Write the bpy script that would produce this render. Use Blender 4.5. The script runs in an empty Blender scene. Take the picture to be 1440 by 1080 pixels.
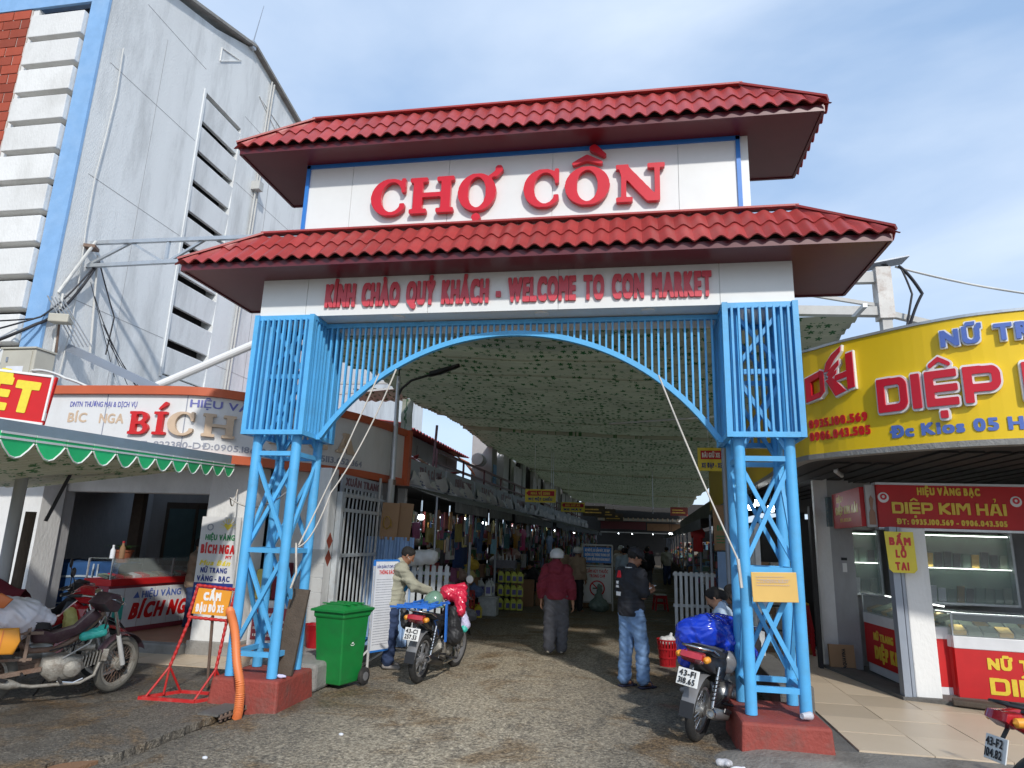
import bpy, math, random
import numpy as np
from mathutils import Vector, Matrix, Euler
random.seed(7); RS = np.random.RandomState(3)
SC = bpy.context.scene
COL = SC.collection
# ---------------- camera, world, sun, exposure ----------------
cd = bpy.data.cameras.new('camera'); cam = bpy.data.objects.new('camera', cd); COL.objects.link(cam)
R_, U_, F_ = Vector((0.9848314, 0.17050225, 0.03218843)), Vector((0.00805006, -0.23020685, 0.97310842)), Vector((-0.17332717, 0.95808861, 0.22808749))
m = Matrix((( R_[0], U_[0], -F_[0], 1.2815), (R_[1], U_[1], -F_[1], -6.780), (R_[2], U_[2], -F_[2], 1.78), (0, 0, 0, 1)))
cam.matrix_world = m
cd.sensor_width = 36; cd.lens = 23.166; cd.clip_end = 2000; cd.clip_start = 0.05
SC.camera = cam
SUN = Vector((0.49, -1.0, 0.77)).normalized()
w = bpy.data.worlds.new('World'); SC.world = w; w.use_nodes = True
nt = w.node_tree; bg = nt.nodes['Background']; N = nt.nodes.new; K = nt.links.new
sky = N('ShaderNodeTexSky'); sky.sky_type = 'NISHITA'; sky.sun_disc = False
sky.sun_elevation = math.asin(SUN.z); sky.sun_rotation = math.atan2(SUN.x, SUN.y); sky.air_density = 1.0; sky.dust_density = 1.2; sky.ozone_density = 1.5
tc = N('ShaderNodeTexCoord'); mp = N('ShaderNodeMapping'); mp.inputs['Scale'].default_value = (1.0, 1.0, 3.0); mp.inputs['Rotation'].default_value = (0.2, 0.3, 0.4)
n1 = N('ShaderNodeTexNoise'); n1.inputs['Scale'].default_value = 1.6; n1.inputs['Detail'].default_value = 7; n1.inputs['Roughness'].default_value = 0.5; n1.inputs['Distortion'].default_value = 0.25
cr = N('ShaderNodeMapRange'); cr.inputs[1].default_value = 0.36; cr.inputs[2].default_value = 0.70; cr.inputs[3].default_value = 0.0; cr.inputs[4].default_value = 0.58
mx = N('ShaderNodeMix'); mx.data_type = 'RGBA'
mx.inputs[7].default_value = (5.6, 6.2, 7.0, 1)
K(tc.outputs['Generated'], mp.inputs[0]); K(mp.outputs[0], n1.inputs['Vector']); K(n1.outputs['Fac'], cr.inputs[0]); K(cr.outputs[0], mx.inputs[0])
hz = N('ShaderNodeMix'); hz.data_type = 'RGBA'; hz.inputs[0].default_value = 0.70; hz.inputs[7].default_value = (2.5, 3.7, 5.6, 1); K(sky.outputs[0], hz.inputs[6]); K(hz.outputs[2], mx.inputs[6]); K(mx.outputs[2], bg.inputs[0]); bg.inputs[1].default_value = 0.15
sd = bpy.data.lights.new('sun', 'SUN'); so = bpy.data.objects.new('sun', sd); COL.objects.link(so)
sd.energy = 2.6; sd.angle = math.radians(2.0); sd.color = (1.0, 0.96, 0.90)
so.rotation_euler = SUN.to_track_quat('Z', 'Y').to_euler(); so.location = (8, -16, 14)
vs = SC.view_settings; vs.view_transform = 'Standard'; vs.look = 'None'; vs.exposure = 0.24; vs.gamma = 1.0; vs.use_curve_mapping = False
SC.display_settings.display_device = 'sRGB'
SC.render.engine = 'CYCLES'; SC.cycles.max_bounces = 7; SC.cycles.diffuse_bounces = 4

# ---------------- materials ----------------
M = {}
def mat(name, col, rough=0.6, metal=0.0, var=0.18, vs_=6.0, dirt=0.0, dcol=(0.10, 0.075, 0.05), ds=1.5, bump=0.0, bs=60.0, spec=0.5, emit=None, es=0, coat=0.0, trans=0.0, stretch=None, rand=0.0, chips=None):
    if name in M: return M[name]
    ma = bpy.data.materials.new(name); ma.use_nodes = True; t = ma.node_tree; n = t.nodes.new; k = t.links.new
    b = t.nodes['Principled BSDF']; M[name] = ma
    b.inputs['Roughness'].default_value = rough; b.inputs['Metallic'].default_value = metal
    b.inputs['Specular IOR Level'].default_value = spec; b.inputs['Coat Weight'].default_value = coat; b.inputs['Coat Roughness'].default_value = 0.08
    if trans: b.inputs['Transmission Weight'].default_value = trans
    tcn = n('ShaderNodeTexCoord'); src = tcn.outputs['Object']
    if stretch:
        mpn = n('ShaderNodeMapping'); mpn.inputs['Scale'].default_value = stretch; k(src, mpn.inputs[0]); src = mpn.outputs[0]
    c = (*col, 1)
    no = n('ShaderNodeTexNoise'); no.inputs['Scale'].default_value = vs_; no.inputs['Detail'].default_value = 5; k(src, no.inputs['Vector'])
    mix = n('ShaderNodeMix'); mix.data_type = 'RGBA'
    mix.inputs[6].default_value = tuple(x*(1-var) for x in col)+(1,); mix.inputs[7].default_value = tuple(min(1, x*(1+var*0.6)) for x in col)+(1,)
    k(no.outputs['Fac'], mix.inputs[0]); out = mix.outputs[2]
    if dirt > 0:
        n2 = n('ShaderNodeTexNoise'); n2.inputs['Scale'].default_value = ds; n2.inputs['Detail'].default_value = 8; n2.inputs['Roughness'].default_value = 0.7; k(src, n2.inputs['Vector'])
        r = n('ShaderNodeMapRange'); r.inputs[1].default_value = 0.48; r.inputs[2].default_value = 0.75; r.inputs[4].default_value = dirt; k(n2.outputs['Fac'], r.inputs[0])
        m2 = n('ShaderNodeMix'); m2.data_type = 'RGBA'; m2.inputs[7].default_value = (*dcol, 1); k(out, m2.inputs[6]); k(r.outputs[0], m2.inputs[0]); out = m2.outputs[2]
    if chips:
        n4 = n('ShaderNodeTexNoise'); n4.inputs['Scale'].default_value = chips[2]; n4.inputs['Detail'].default_value = 9; n4.inputs['Roughness'].default_value = 0.75; k(src, n4.inputs['Vector'])
        r4 = n('ShaderNodeMapRange'); r4.inputs[1].default_value = chips[1]; r4.inputs[2].default_value = chips[1]+0.02; r4.inputs[4].default_value = 0.85; k(n4.outputs['Fac'], r4.inputs[0])
        m4 = n('ShaderNodeMix'); m4.data_type = 'RGBA'; m4.inputs[7].default_value = (*chips[0], 1); k(out, m4.inputs[6]); k(r4.outputs[0], m4.inputs[0]); out = m4.outputs[2]
    if rand:
        oi = n('ShaderNodeObjectInfo'); r5 = n('ShaderNodeMapRange'); r5.inputs[3].default_value = 1-rand; r5.inputs[4].default_value = 1+rand*0.5; k(oi.outputs['Random'], r5.inputs[0])
        m5 = n('ShaderNodeMix'); m5.data_type = 'RGBA'; m5.blend_type = 'MULTIPLY'; m5.inputs[0].default_value = 1; k(out, m5.inputs[6]); k(r5.outputs[0], m5.inputs[7]); out = m5.outputs[2]
    k(out, b.inputs['Base Color'])
    if bump:
        n3 = n('ShaderNodeTexNoise'); n3.inputs['Scale'].default_value = bs; n3.inputs['Detail'].default_value = 4; k(src, n3.inputs['Vector'])
        bp = n('ShaderNodeBump'); bp.inputs['Strength'].default_value = bump; bp.inputs['Distance'].default_value = 0.02; k(n3.outputs['Fac'], bp.inputs['Height']); k(bp.outputs[0], b.inputs['Normal'])
    if emit:
        b.inputs['Emission Color'].default_value = (*emit, 1); b.inputs['Emission Strength'].default_value = es
    return ma
mat('blue_paint', (0.10, 0.43, 0.78), 0.42, dirt=0.38, dcol=(0.10, 0.22, 0.30), ds=4, bump=0.08, chips=((0.20, 0.09, 0.05), 0.70, 9.0), rand=0.12)
mat('white_panel', (0.78, 0.79, 0.77), 0.3, var=0.04, dirt=0.12, dcol=(0.45, 0.44, 0.40), ds=1.2)
mat('red_letter', (0.62, 0.010, 0.025), 0.35, var=0.12)
mat('red_letter_face', (0.66, 0.07, 0.09), 0.3, var=0.35, vs_=9)
mat('roof_red', (0.40, 0.050, 0.046), 0.45, var=0.3, vs_=5, dirt=0.55, dcol=(0.20, 0.075, 0.065), ds=4, rand=0.2, bump=0.06)
mat('roof_under', (0.20, 0.20, 0.21), 0.6, dirt=0.3)
mat('maroon', (0.12, 0.018, 0.026), 0.35, var=0.15)
mat('trim_blue', (0.03, 0.20, 0.62), 0.4)
mat('red_oxide', (0.30, 0.055, 0.04), 0.75, var=0.3, dirt=0.75, dcol=(0.13, 0.085, 0.07), ds=5, bump=0.5, bs=30)
mat('concrete', (0.30, 0.29, 0.27), 0.85, var=0.3, dirt=0.6, dcol=(0.10, 0.09, 0.08), ds=2.5, bump=0.5, bs=40)
mat('concrete_dark', (0.14, 0.135, 0.125), 0.8, var=0.3, dirt=0.6, dcol=(0.06, 0.05, 0.045), ds=2.5, bump=0.6, bs=40)
mat('wall_stucco', (0.75, 0.77, 0.77), 0.9, var=0.14, vs_=1.6, dirt=0.8, dcol=(0.40, 0.41, 0.41), ds=1.3, bump=0.5, bs=60, stretch=(1, 1, 0.22))
mat('wall_white', (0.76, 0.76, 0.74), 0.85, rand=.08, var=0.06, vs_=2, dirt=0.45, dcol=(0.42, 0.41, 0.38), ds=1.5, bump=0.35, bs=25, stretch=(1, 1, 0.5))
mat('wall_grey', (0.40, 0.40, 0.40), 0.9, var=0.12, dirt=0.5, dcol=(0.20, 0.19, 0.18), ds=1.4, bump=0.3, bs=25, stretch=(1, 1, 0.4))
mat('pale_blue_wall', (0.20, 0.38, 0.66), 0.8, var=0.1, dirt=0.3, dcol=(0.16, 0.26, 0.40), bump=0.3)
mat('brick_red', (0.42, 0.075, 0.035), 0.85, rand=.3, var=0.3, dirt=0.4, dcol=(0.25, 0.07, 0.05), bump=0.4)
mat('mortar', (0.62, 0.58, 0.54), 0.9)
mat('dark', (0.012, 0.012, 0.014), 0.8)
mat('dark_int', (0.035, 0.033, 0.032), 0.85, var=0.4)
mat('orange_trim', (0.55, 0.115, 0.04), 0.55, dirt=0.35, dcol=(0.30, 0.07, 0.04), ds=3)
mat('sign_white', (0.70, 0.70, 0.69), 0.4, var=0.06, dirt=0.35, dcol=(0.45, 0.42, 0.37), ds=2, stretch=(1, 1, 0.35))
mat('sign_cream', (0.62, 0.46, 0.32), 0.5, dirt=0.3)
mat('sign_red', (0.60, 0.012, 0.012), 0.35, var=0.15)
mat('sign_purple', (0.16, 0.17, 0.45), 0.5)
mat('sign_grey', (0.30, 0.32, 0.38), 0.5)
mat('yellow_sign', (0.86, 0.57, 0.006), 0.42, var=0.10, vs_=1.5, dirt=0.2, dcol=(0.50, 0.33, 0.03), ds=1.5, stretch=(1, 1, 0.4))
mat('yellow_text', (0.80, 0.58, 0.05), 0.4)
mat('yellow_bright', (0.82, 0.66, 0.05), 0.4)
mat('blue_text', (0.10, 0.17, 0.50), 0.4, var=0.2)
mat('navy', (0.02, 0.04, 0.22), 0.5)
mat('green_text', (0.02, 0.25, 0.08), 0.5)
mat('white_paint', (0.80, 0.80, 0.78), 0.4, var=0.05)
mat('white_dirty', (0.52, 0.52, 0.50), 0.6, dirt=0.5, dcol=(0.22, 0.19, 0.16), ds=3)
mat('steel_grey', (0.32, 0.36, 0.42), 0.4, metal=0.3, dirt=0.3)
mat('galv', (0.55, 0.58, 0.60), 0.4, metal=0.6, dirt=0.35, dcol=(0.25, 0.20, 0.16), ds=4)
mat('rusty', (0.24, 0.17, 0.13), 0.75, metal=0.3, dirt=0.8, dcol=(0.19, 0.07, 0.03), ds=5, bump=0.4)
mat('chrome', (0.62, 0.62, 0.62), 0.2, metal=1.0, var=0.2)
mat('alloy', (0.42, 0.42, 0.41), 0.42, metal=0.8, dirt=0.4)
mat('alloy_old', (0.34, 0.32, 0.28), 0.6, metal=0.4, dirt=0.9, dcol=(0.10, 0.065, 0.04), ds=14, bump=.3)
mat('tyre', (0.022, 0.022, 0.022), 0.85, dirt=0.5, dcol=(0.10, 0.085, 0.07), ds=7, bump=0.3)
mat('tyre_dusty', (0.11, 0.105, 0.09), 0.9, dirt=0.6, dcol=(0.22, 0.20, 0.16), ds=7, bump=0.3)
mat('black_plastic', (0.018, 0.018, 0.02), 0.38, dirt=0.25, dcol=(0.06, 0.05, 0.045))
mat('black_seat', (0.022, 0.022, 0.024), 0.55, bump=0.15, bs=90)
mat('seat_grey', (0.10, 0.10, 0.11), 0.6, bump=0.15, bs=90)
mat('glossy_black', (0.012, 0.012, 0.014), 0.18, coat=0.6, dirt=0.2, dcol=(0.05, 0.04, 0.04))
mat('purple_metal', (0.09, 0.05, 0.065), 0.4, metal=0.4, dirt=0.8, dcol=(0.16, 0.13, 0.12), ds=6)
mat('bike_red', (0.42, 0.012, 0.018), 0.22, coat=0.6, dirt=0.2)
mat('bike_silver', (0.45, 0.45, 0.47), 0.3, metal=0.5)
mat('lens_red', (0.45, 0.02, 0.03), 0.12, coat=0.7, var=0.4, vs_=30)
mat('plate', (0.75, 0.75, 0.72), 0.5, dirt=0.2)
mat('ink', (0.02, 0.02, 0.022), 0.6)
mat('bin_green', (0.010, 0.22, 0.045), 0.42, var=0.2, dirt=0.45, dcol=(0.03, 0.09, 0.04), ds=5)
mat('hose_orange', (0.72, 0.20, 0.06), 0.5, dirt=0.25)
mat('frame_red', (0.52, 0.02, 0.02), 0.45, dirt=0.35, dcol=(0.40, 0.25, 0.20), ds=12)
mat('sign_orange', (0.80, 0.33, 0.03), 0.45, dirt=0.2)
mat('skin', (0.36, 0.19, 0.115), 0.5, var=0.15, vs_=20)
mat('skin_tan', (0.27, 0.13, 0.075), 0.5, var=0.15, vs_=20)
mat('hair', (0.010, 0.008, 0.007), 0.8, bump=0.4, bs=120)
mat('khaki', (0.34, 0.33, 0.25), 0.85, var=0.12, bump=0.2, bs=200)
mat('bright_blue', (0.02, 0.30, 0.70), 0.7)
mat('jean_dark', (0.025, 0.045, 0.11), 0.85, bump=0.2, bs=200)
mat('jean_light', (0.20, 0.33, 0.55), 0.85, var=0.35, vs_=4, bump=0.2, bs=200)
mat('black_shirt', (0.016, 0.017, 0.022), 0.8, bump=0.15, bs=200)
mat('maroon_cloth', (0.17, 0.012, 0.028), 0.8, var=0.2, bump=0.25, bs=150)
mat('grey_cloth', (0.10, 0.10, 0.11), 0.85, var=0.2, bump=0.25, bs=200)
mat('blue_grey_cloth', (0.38, 0.48, 0.60), 0.8)
mat('tan_cloth', (0.30, 0.22, 0.15), 0.8)
mat('helmet_silver', (0.50, 0.52, 0.53), 0.25, coat=0.5)
mat('helmet_green', (0.16, 0.28, 0.20), 0.25, coat=0.6)
mat('helmet_grey', (0.17, 0.17, 0.175), 0.35, coat=0.3)
mat('cap_black', (0.012, 0.012, 0.016), 0.7)
mat('shoe', (0.30, 0.28, 0.27), 0.7, var=0.3)
mat('cream_clog', (0.72, 0.66, 0.54), 0.6)
mat('sandal', (0.03, 0.03, 0.06), 0.6)
mat('tarp_blue', (0.010, 0.045, 0.50), 0.16, coat=0.4, var=0.3)
mat('plastic_red', (0.60, 0.02, 0.06), 0.25, coat=0.3, var=0.25)
mat('plastic_white', (0.70, 0.68, 0.72), 0.3, coat=0.2)
mat('lavender', (0.60, 0.58, 0.80), 0.3)
mat('teal', (0.05, 0.50, 0.42), 0.4)
mat('blue_tool', (0.03, 0.17, 0.62), 0.5)
mat('cardboard', (0.36, 0.22, 0.12), 0.85, var=0.15, dirt=0.2, stretch=(1, 1, 1))
mat('cardboard2', (0.26, 0.15, 0.08), 0.85, var=0.2, dirt=0.3)
mat('wood_old', (0.10, 0.075, 0.055), 0.85, var=0.5, vs_=12, dirt=0.6, dcol=(0.03, 0.03, 0.03), stretch=(1, 6, 1), bump=0.4)
mat('blue_sheet', (0.26, 0.40, 0.62), 0.55, dirt=0.4, dcol=(0.35, 0.40, 0.48), ds=4)
mat('wrap_red', (0.34, 0.02, 0.04), 0.6, var=0.5, vs_=5, dirt=0.35, dcol=(0.55, 0.40, 0.40), ds=5)
mat('rope', (0.60, 0.56, 0.50), 0.9)
mat('cable', (0.02, 0.02, 0.025), 0.6)
mat('cable_white', (0.65, 0.65, 0.62), 0.5)
mat('beige_box', (0.52, 0.50, 0.42), 0.5, dirt=0.3)
mat('pot', (0.25, 0.07, 0.03), 0.8)
mat('leaf', (0.05, 0.12, 0.03), 0.6)
mat('sack', (0.16, 0.22, 0.19), 0.5, var=0.4, vs_=8)
mat('sack_white', (0.55, 0.56, 0.55), 0.5, var=0.2)
mat('awning_green', (0.03, 0.62, 0.20), 0.5, rand=.35)
mat('awning_grey', (0.12, 0.13, 0.135), 0.7, var=0.25, dirt=0.4, dcol=(0.25, 0.25, 0.24))
mat('awning_beam', (0.30, 0.37, 0.43), 0.5, dirt=0.3)
mat('banner_grey', (0.40, 0.43, 0.48), 0.6, var=0.2, dirt=0.5, dcol=(0.22, 0.25, 0.30), ds=3)
mat('banner_white', (0.70, 0.70, 0.72), 0.6, var=0.15)
mat('floor_tile', (0.60, 0.49, 0.36), 0.42, rand=.14, var=0.08, vs_=2, dirt=0.3, dcol=(0.36, 0.27, 0.18), ds=1.3)
mat('floor_tile_red', (0.42, 0.22, 0.13), 0.5, dirt=0.4)
mat('glass_green', (0.20, 0.30, 0.22), 0.05, var=0.5, vs_=3)
mat('counter_red', (0.55, 0.012, 0.014), 0.5)
mat('counter_white', (0.74, 0.75, 0.77), 0.3)
mat('gold', (0.75, 0.50, 0.12), 0.3, metal=0.9, var=0.4, vs_=40)
mat('jewel_tray', (0.30, 0.36, 0.25), 0.6, var=0.7, vs_=45)
mat('paper', (0.72, 0.74, 0.78), 0.7)
mat('plaque', (0.75, 0.48, 0.14), 0.4, var=0.2, vs_=3)
mat('striped', (0.02, 0.08, 0.22), 0.85, var=0.3)
mat('stripe_light', (0.35, 0.42, 0.48), 0.85)
mat('stool_red', (0.38, 0.01, 0.015), 0.35)
mat('stool_yellow', (0.62, 0.32, 0.02), 0.4)
mat('led', (0.9, 0.95, 0.9), 0.5, emit=(0.92, 1.0, 0.93), es=4.0)
mat('bulb', (0.95, 0.97, 1), 0.5, emit=(0.88, 0.95, 1.0), es=14.0)
mat('phone', (0.7, 0.75, 0.85), 0.2)
mat('drain', (0.05, 0.045, 0.04), 0.6, metal=0.5)
GC = {}
def gmat(rgb, rough=0.5):
    key = tuple(round(x, 2) for x in rgb)
    if key not in GC: GC[key] = mat('goods_%d' % len(GC), rgb, rough, var=0.45, vs_=14, dirt=0.25, dcol=tuple(x*0.25+0.05 for x in rgb), ds=18)
    return GC[key]

def glass_mat(name, col, rough=0.03, alpha=0.25):
    ma = bpy.data.materials.new(name); ma.use_nodes = True; t = ma.node_tree; b = t.nodes['Principled BSDF']
    b.inputs['Base Color'].default_value = (*col, 1); b.inputs['Roughness'].default_value = rough; b.inputs['Alpha'].default_value = alpha
    b.inputs['Specular IOR Level'].default_value = 0.8
    n = t.nodes.new('ShaderNodeTexNoise'); n.inputs['Scale'].default_value = 3; r = t.nodes.new('ShaderNodeMapRange'); r.inputs[3].default_value = rough; r.inputs[4].default_value = rough+0.08
    t.links.new(n.outputs[0], r.inputs[0]); t.links.new(r.outputs[0], b.inputs['Roughness'])
    M[name] = ma; return ma
glass_mat('glass', (0.55, 0.62, 0.60), alpha=0.22)
glass_mat('bag_clear', (0.75, 0.75, 0.78), rough=0.25, alpha=0.55)

def leaf_mat(name, base, leafc, scale, transl, facT):
    ma = bpy.data.materials.new(name); ma.use_nodes = True; t = ma.node_tree; n = t.nodes.new; k = t.links.new; b = t.nodes['Principled BSDF']; M[name] = ma
    tcn = n('ShaderNodeTexCoord'); mpn = n('ShaderNodeMapping'); mpn.inputs['Scale'].default_value = (scale, scale, 0); k(tcn.outputs['Object'], mpn.inputs[0])
    vo = n('ShaderNodeTexVoronoi'); vo.inputs['Scale'].default_value = 1; vo.inputs['Randomness'].default_value = 0.55; k(mpn.outputs[0], vo.inputs['Vector'])
    sb = n('ShaderNodeVectorMath'); sb.operation = 'SUBTRACT'; k(mpn.outputs[0], sb.inputs[0]); k(vo.outputs['Position'], sb.inputs[1])
    sx = n('ShaderNodeSeparateXYZ'); k(sb.outputs[0], sx.inputs[0])
    at = n('ShaderNodeMath'); at.operation = 'ARCTAN2'; k(sx.outputs[1], at.inputs[0]); k(sx.outputs[0], at.inputs[1])
    sc = n('ShaderNodeSeparateColor'); k(vo.outputs['Color'], sc.inputs[0])
    ph = n('ShaderNodeMath'); ph.operation = 'MULTIPLY_ADD'; k(sc.outputs[0], ph.inputs[0]); ph.inputs[1].default_value = 6.28; k(at.outputs[0], ph.inputs[2])
    m3 = n('ShaderNodeMath'); m3.operation = 'MULTIPLY'; k(ph.outputs[0], m3.inputs[0]); m3.inputs[1].default_value = 2.5
    co = n('ShaderNodeMath'); co.operation = 'COSINE'; k(m3.outputs[0], co.inputs[0])
    ab = n('ShaderNodeMath'); ab.operation = 'ABSOLUTE'; k(co.outputs[0], ab.inputs[0])
    rr = n('ShaderNodeMath'); rr.operation = 'MULTIPLY_ADD'; k(ab.outputs[0], rr.inputs[0]); rr.inputs[1].default_value = 0.25; rr.inputs[2].default_value = 0.15
    lt = n('ShaderNodeMath'); lt.operation = 'LESS_THAN'; k(vo.outputs['Distance'], lt.inputs[0]); k(rr.outputs[0], lt.inputs[1])
    mix = n('ShaderNodeMix'); mix.data_type = 'RGBA'; mix.inputs[6].default_value = (*base, 1); mix.inputs[7].default_value = (*leafc, 1); k(lt.outputs[0], mix.inputs[0])
    no = n('ShaderNodeTexNoise'); no.inputs['Scale'].default_value = 1.3; no.inputs['Detail'].default_value = 6; k(tcn.outputs['Object'], no.inputs['Vector'])
    mr = n('ShaderNodeMapRange'); mr.inputs[3].default_value = 0.6; mr.inputs[4].default_value = 1.2; k(no.outputs['Fac'], mr.inputs[0])
    mu = n('ShaderNodeMix'); mu.data_type = 'RGBA'; mu.blend_type = 'MULTIPLY'; mu.inputs[0].default_value = 1; k(mix.outputs[2], mu.inputs[6]); k(mr.outputs[0], mu.inputs[7])
    k(mu.outputs[2], b.inputs['Base Color']); b.inputs['Roughness'].default_value = 0.5
    tr = n('ShaderNodeBsdfTranslucent'); mt = n('ShaderNodeMix'); mt.data_type = 'RGBA'; mt.blend_type = 'MULTIPLY'; mt.inputs[0].default_value = 1; k(mu.outputs[2], mt.inputs[6]); mt.inputs[7].default_value = (*transl, 1)
    k(mt.outputs[2], tr.inputs[0]); ms = n('ShaderNodeMixShader'); ms.inputs[0].default_value = facT; k(b.outputs[0], ms.inputs[1]); k(tr.outputs[0], ms.inputs[2]); k(ms.outputs[0], t.nodes['Material Output'].inputs[0])
    return ma
leaf_mat('leaf_roofing', (0.46, 0.47, 0.38), (0.018, 0.12, 0.035), 7.8, (0.27, 0.29, 0.23), 0.36)
leaf_mat('leaf_awning', (0.50, 0.46, 0.36), (0.05, 0.16, 0.05), 7.0, (0.5, 0.55, 0.4), 0.25)

def ground_mat():
    ma = bpy.data.materials.new('asphalt_muddy'); ma.use_nodes = True; t = ma.node_tree; n = t.nodes.new; k = t.links.new; b = t.nodes['Principled BSDF']; M['asphalt'] = ma
    tcn = n('ShaderNodeTexCoord'); P = tcn.outputs['Object']
    def noise(s, d=6, r=0.6, vec=P, dist=0):
        a = n('ShaderNodeTexNoise'); a.inputs['Scale'].default_value = s; a.inputs['Detail'].default_value = d; a.inputs['Roughness'].default_value = r; a.inputs['Distortion'].default_value = dist; k(vec, a.inputs['Vector']); return a.outputs['Fac']
    def rng(x, a, c, lo=0., hi=1.):
        r = n('ShaderNodeMapRange'); r.inputs[1].default_value = a; r.inputs[2].default_value = c; r.inputs[3].default_value = lo; r.inputs[4].default_value = hi; k(x, r.inputs[0]); return r.outputs[0]
    def mixc(f, a, c):
        x = n('ShaderNodeMix'); x.data_type = 'RGBA'
        k(f, x.inputs[0])
        if isinstance(a, tuple): x.inputs[6].default_value = (*a, 1)
        else: k(a, x.inputs[6])
        if isinstance(c, tuple): x.inputs[7].default_value = (*c, 1)
        else: k(c, x.inputs[7])
        return x.outputs[2]
    def mth(op, a, c):
        x = n('ShaderNodeMath'); x.operation = op
        for i, v in enumerate((a, c)):
            if isinstance(v, (int, float)): x.inputs[i].default_value = v
            else: k(v, x.inputs[i])
        return x.outputs[0]
    fine = noise(70, 4, 0.7); big = noise(0.7, 5); mid = noise(3.0, 8, 0.7, dist=0.4)
    vo = n('ShaderNodeTexVoronoi'); vo.inputs['Scale'].default_value = 62; k(P, vo.inputs['Vector'])
    base = mixc(rng(fine, 0.35, 0.7), (0.050, 0.047, 0.043), (0.15, 0.137, 0.118))
    scx = n('ShaderNodeSeparateColor'); k(vo.outputs['Color'], scx.inputs[0])
    spk = mth('MULTIPLY', rng(scx.outputs[0], 0.86, 0.9), rng(vo.outputs['Distance'], 0.45, 0.25))
    base = mixc(spk, base, (0.30, 0.27, 0.22))
    agg = rng(scx.outputs[1], 0.0, 1.0, 0.55, 1.35)
    f2 = noise(22, 6, 0.75)
    # stretched along the traffic direction
    mpn = n('ShaderNodeMapping'); mpn.inputs['Scale'].default_value = (1.5, 0.35, 1); mpn.inputs['Rotation'].default_value = (0, 0, 0.25); k(P, mpn.inputs[0])
    trk = noise(2.2, 8, 0.72, mpn.outputs[0], 0.8)
    sx = n('ShaderNodeSeparateXYZ'); k(P, sx.inputs[0])
    # dusty track: strongest along a curving path through the arch
    px = mth('ADD', sx.outputs[0], mth('MULTIPLY', sx.outputs[1], 0.02))
    d = mth('ABSOLUTE', mth('ADD', px, 0.25), 0)
    band = rng(d, 2.5, 0.4)
    band = mth('MULTIPLY', band, rng(sx.outputs[1], 11.0, 4.5, 0.1, 1.0))
    dust = mth('MULTIPLY', rng(mth('ADD', mth('ADD', mth('MULTIPLY', trk, 0.55), mth('MULTIPLY', mid, 0.40)), mth('MULTIPLY', f2, 0.50)), 0.50, 0.74), rng(band, 0, 1, 0.16, 1.0))
    dustc = mixc(rng(f2, 0.35, 0.65), (0.28, 0.225, 0.15), (0.70, 0.60, 0.44))
    c1 = mixc(mth('MULTIPLY', dust, 0.92), base, dustc)
    mud = mth('MULTIPLY', rng(noise(1.0, 8, 0.7, P, 0.8), 0.50, 0.62), 0.72)
    c2 = mixc(mud, c1, mixc(rng(f2, 0.4, 0.6), (0.09, 0.050, 0.022), (0.30, 0.185, 0.075)))
    wet = mth('MULTIPLY', rng(noise(0.55, 4), 0.5, 0.62), rng(d, 0.8, 2.2))
    c3 = mixc(mth('MULTIPLY', wet, 0.45), c2, (0.028, 0.024, 0.02))
    mm = n('ShaderNodeMix'); mm.data_type = 'RGBA'; mm.blend_type = 'MULTIPLY'; mm.inputs[0].default_value = 1; k(c3, mm.inputs[6]); k(agg, mm.inputs[7]); c3 = mm.outputs[2]
    k(c3, b.inputs['Base Color'])
    k(rng(wet, 0, 1, 0.85, 0.22), b.inputs['Roughness'])
    h = mth('ADD', mth('MULTIPLY', fine, 0.5), mth('MULTIPLY', mid, 1.0)); h = mth('ADD', h, mth('MULTIPLY', rng(vo.outputs['Distance'], 0.5, 0.0), 0.5))
    bp = n('ShaderNodeBump'); bp.inputs['Strength'].default_value = 0.8; bp.inputs['Distance'].default_value = 0.03; k(h, bp.inputs['Height']); k(bp.outputs[0], b.inputs['Normal'])
ground_mat()

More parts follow.
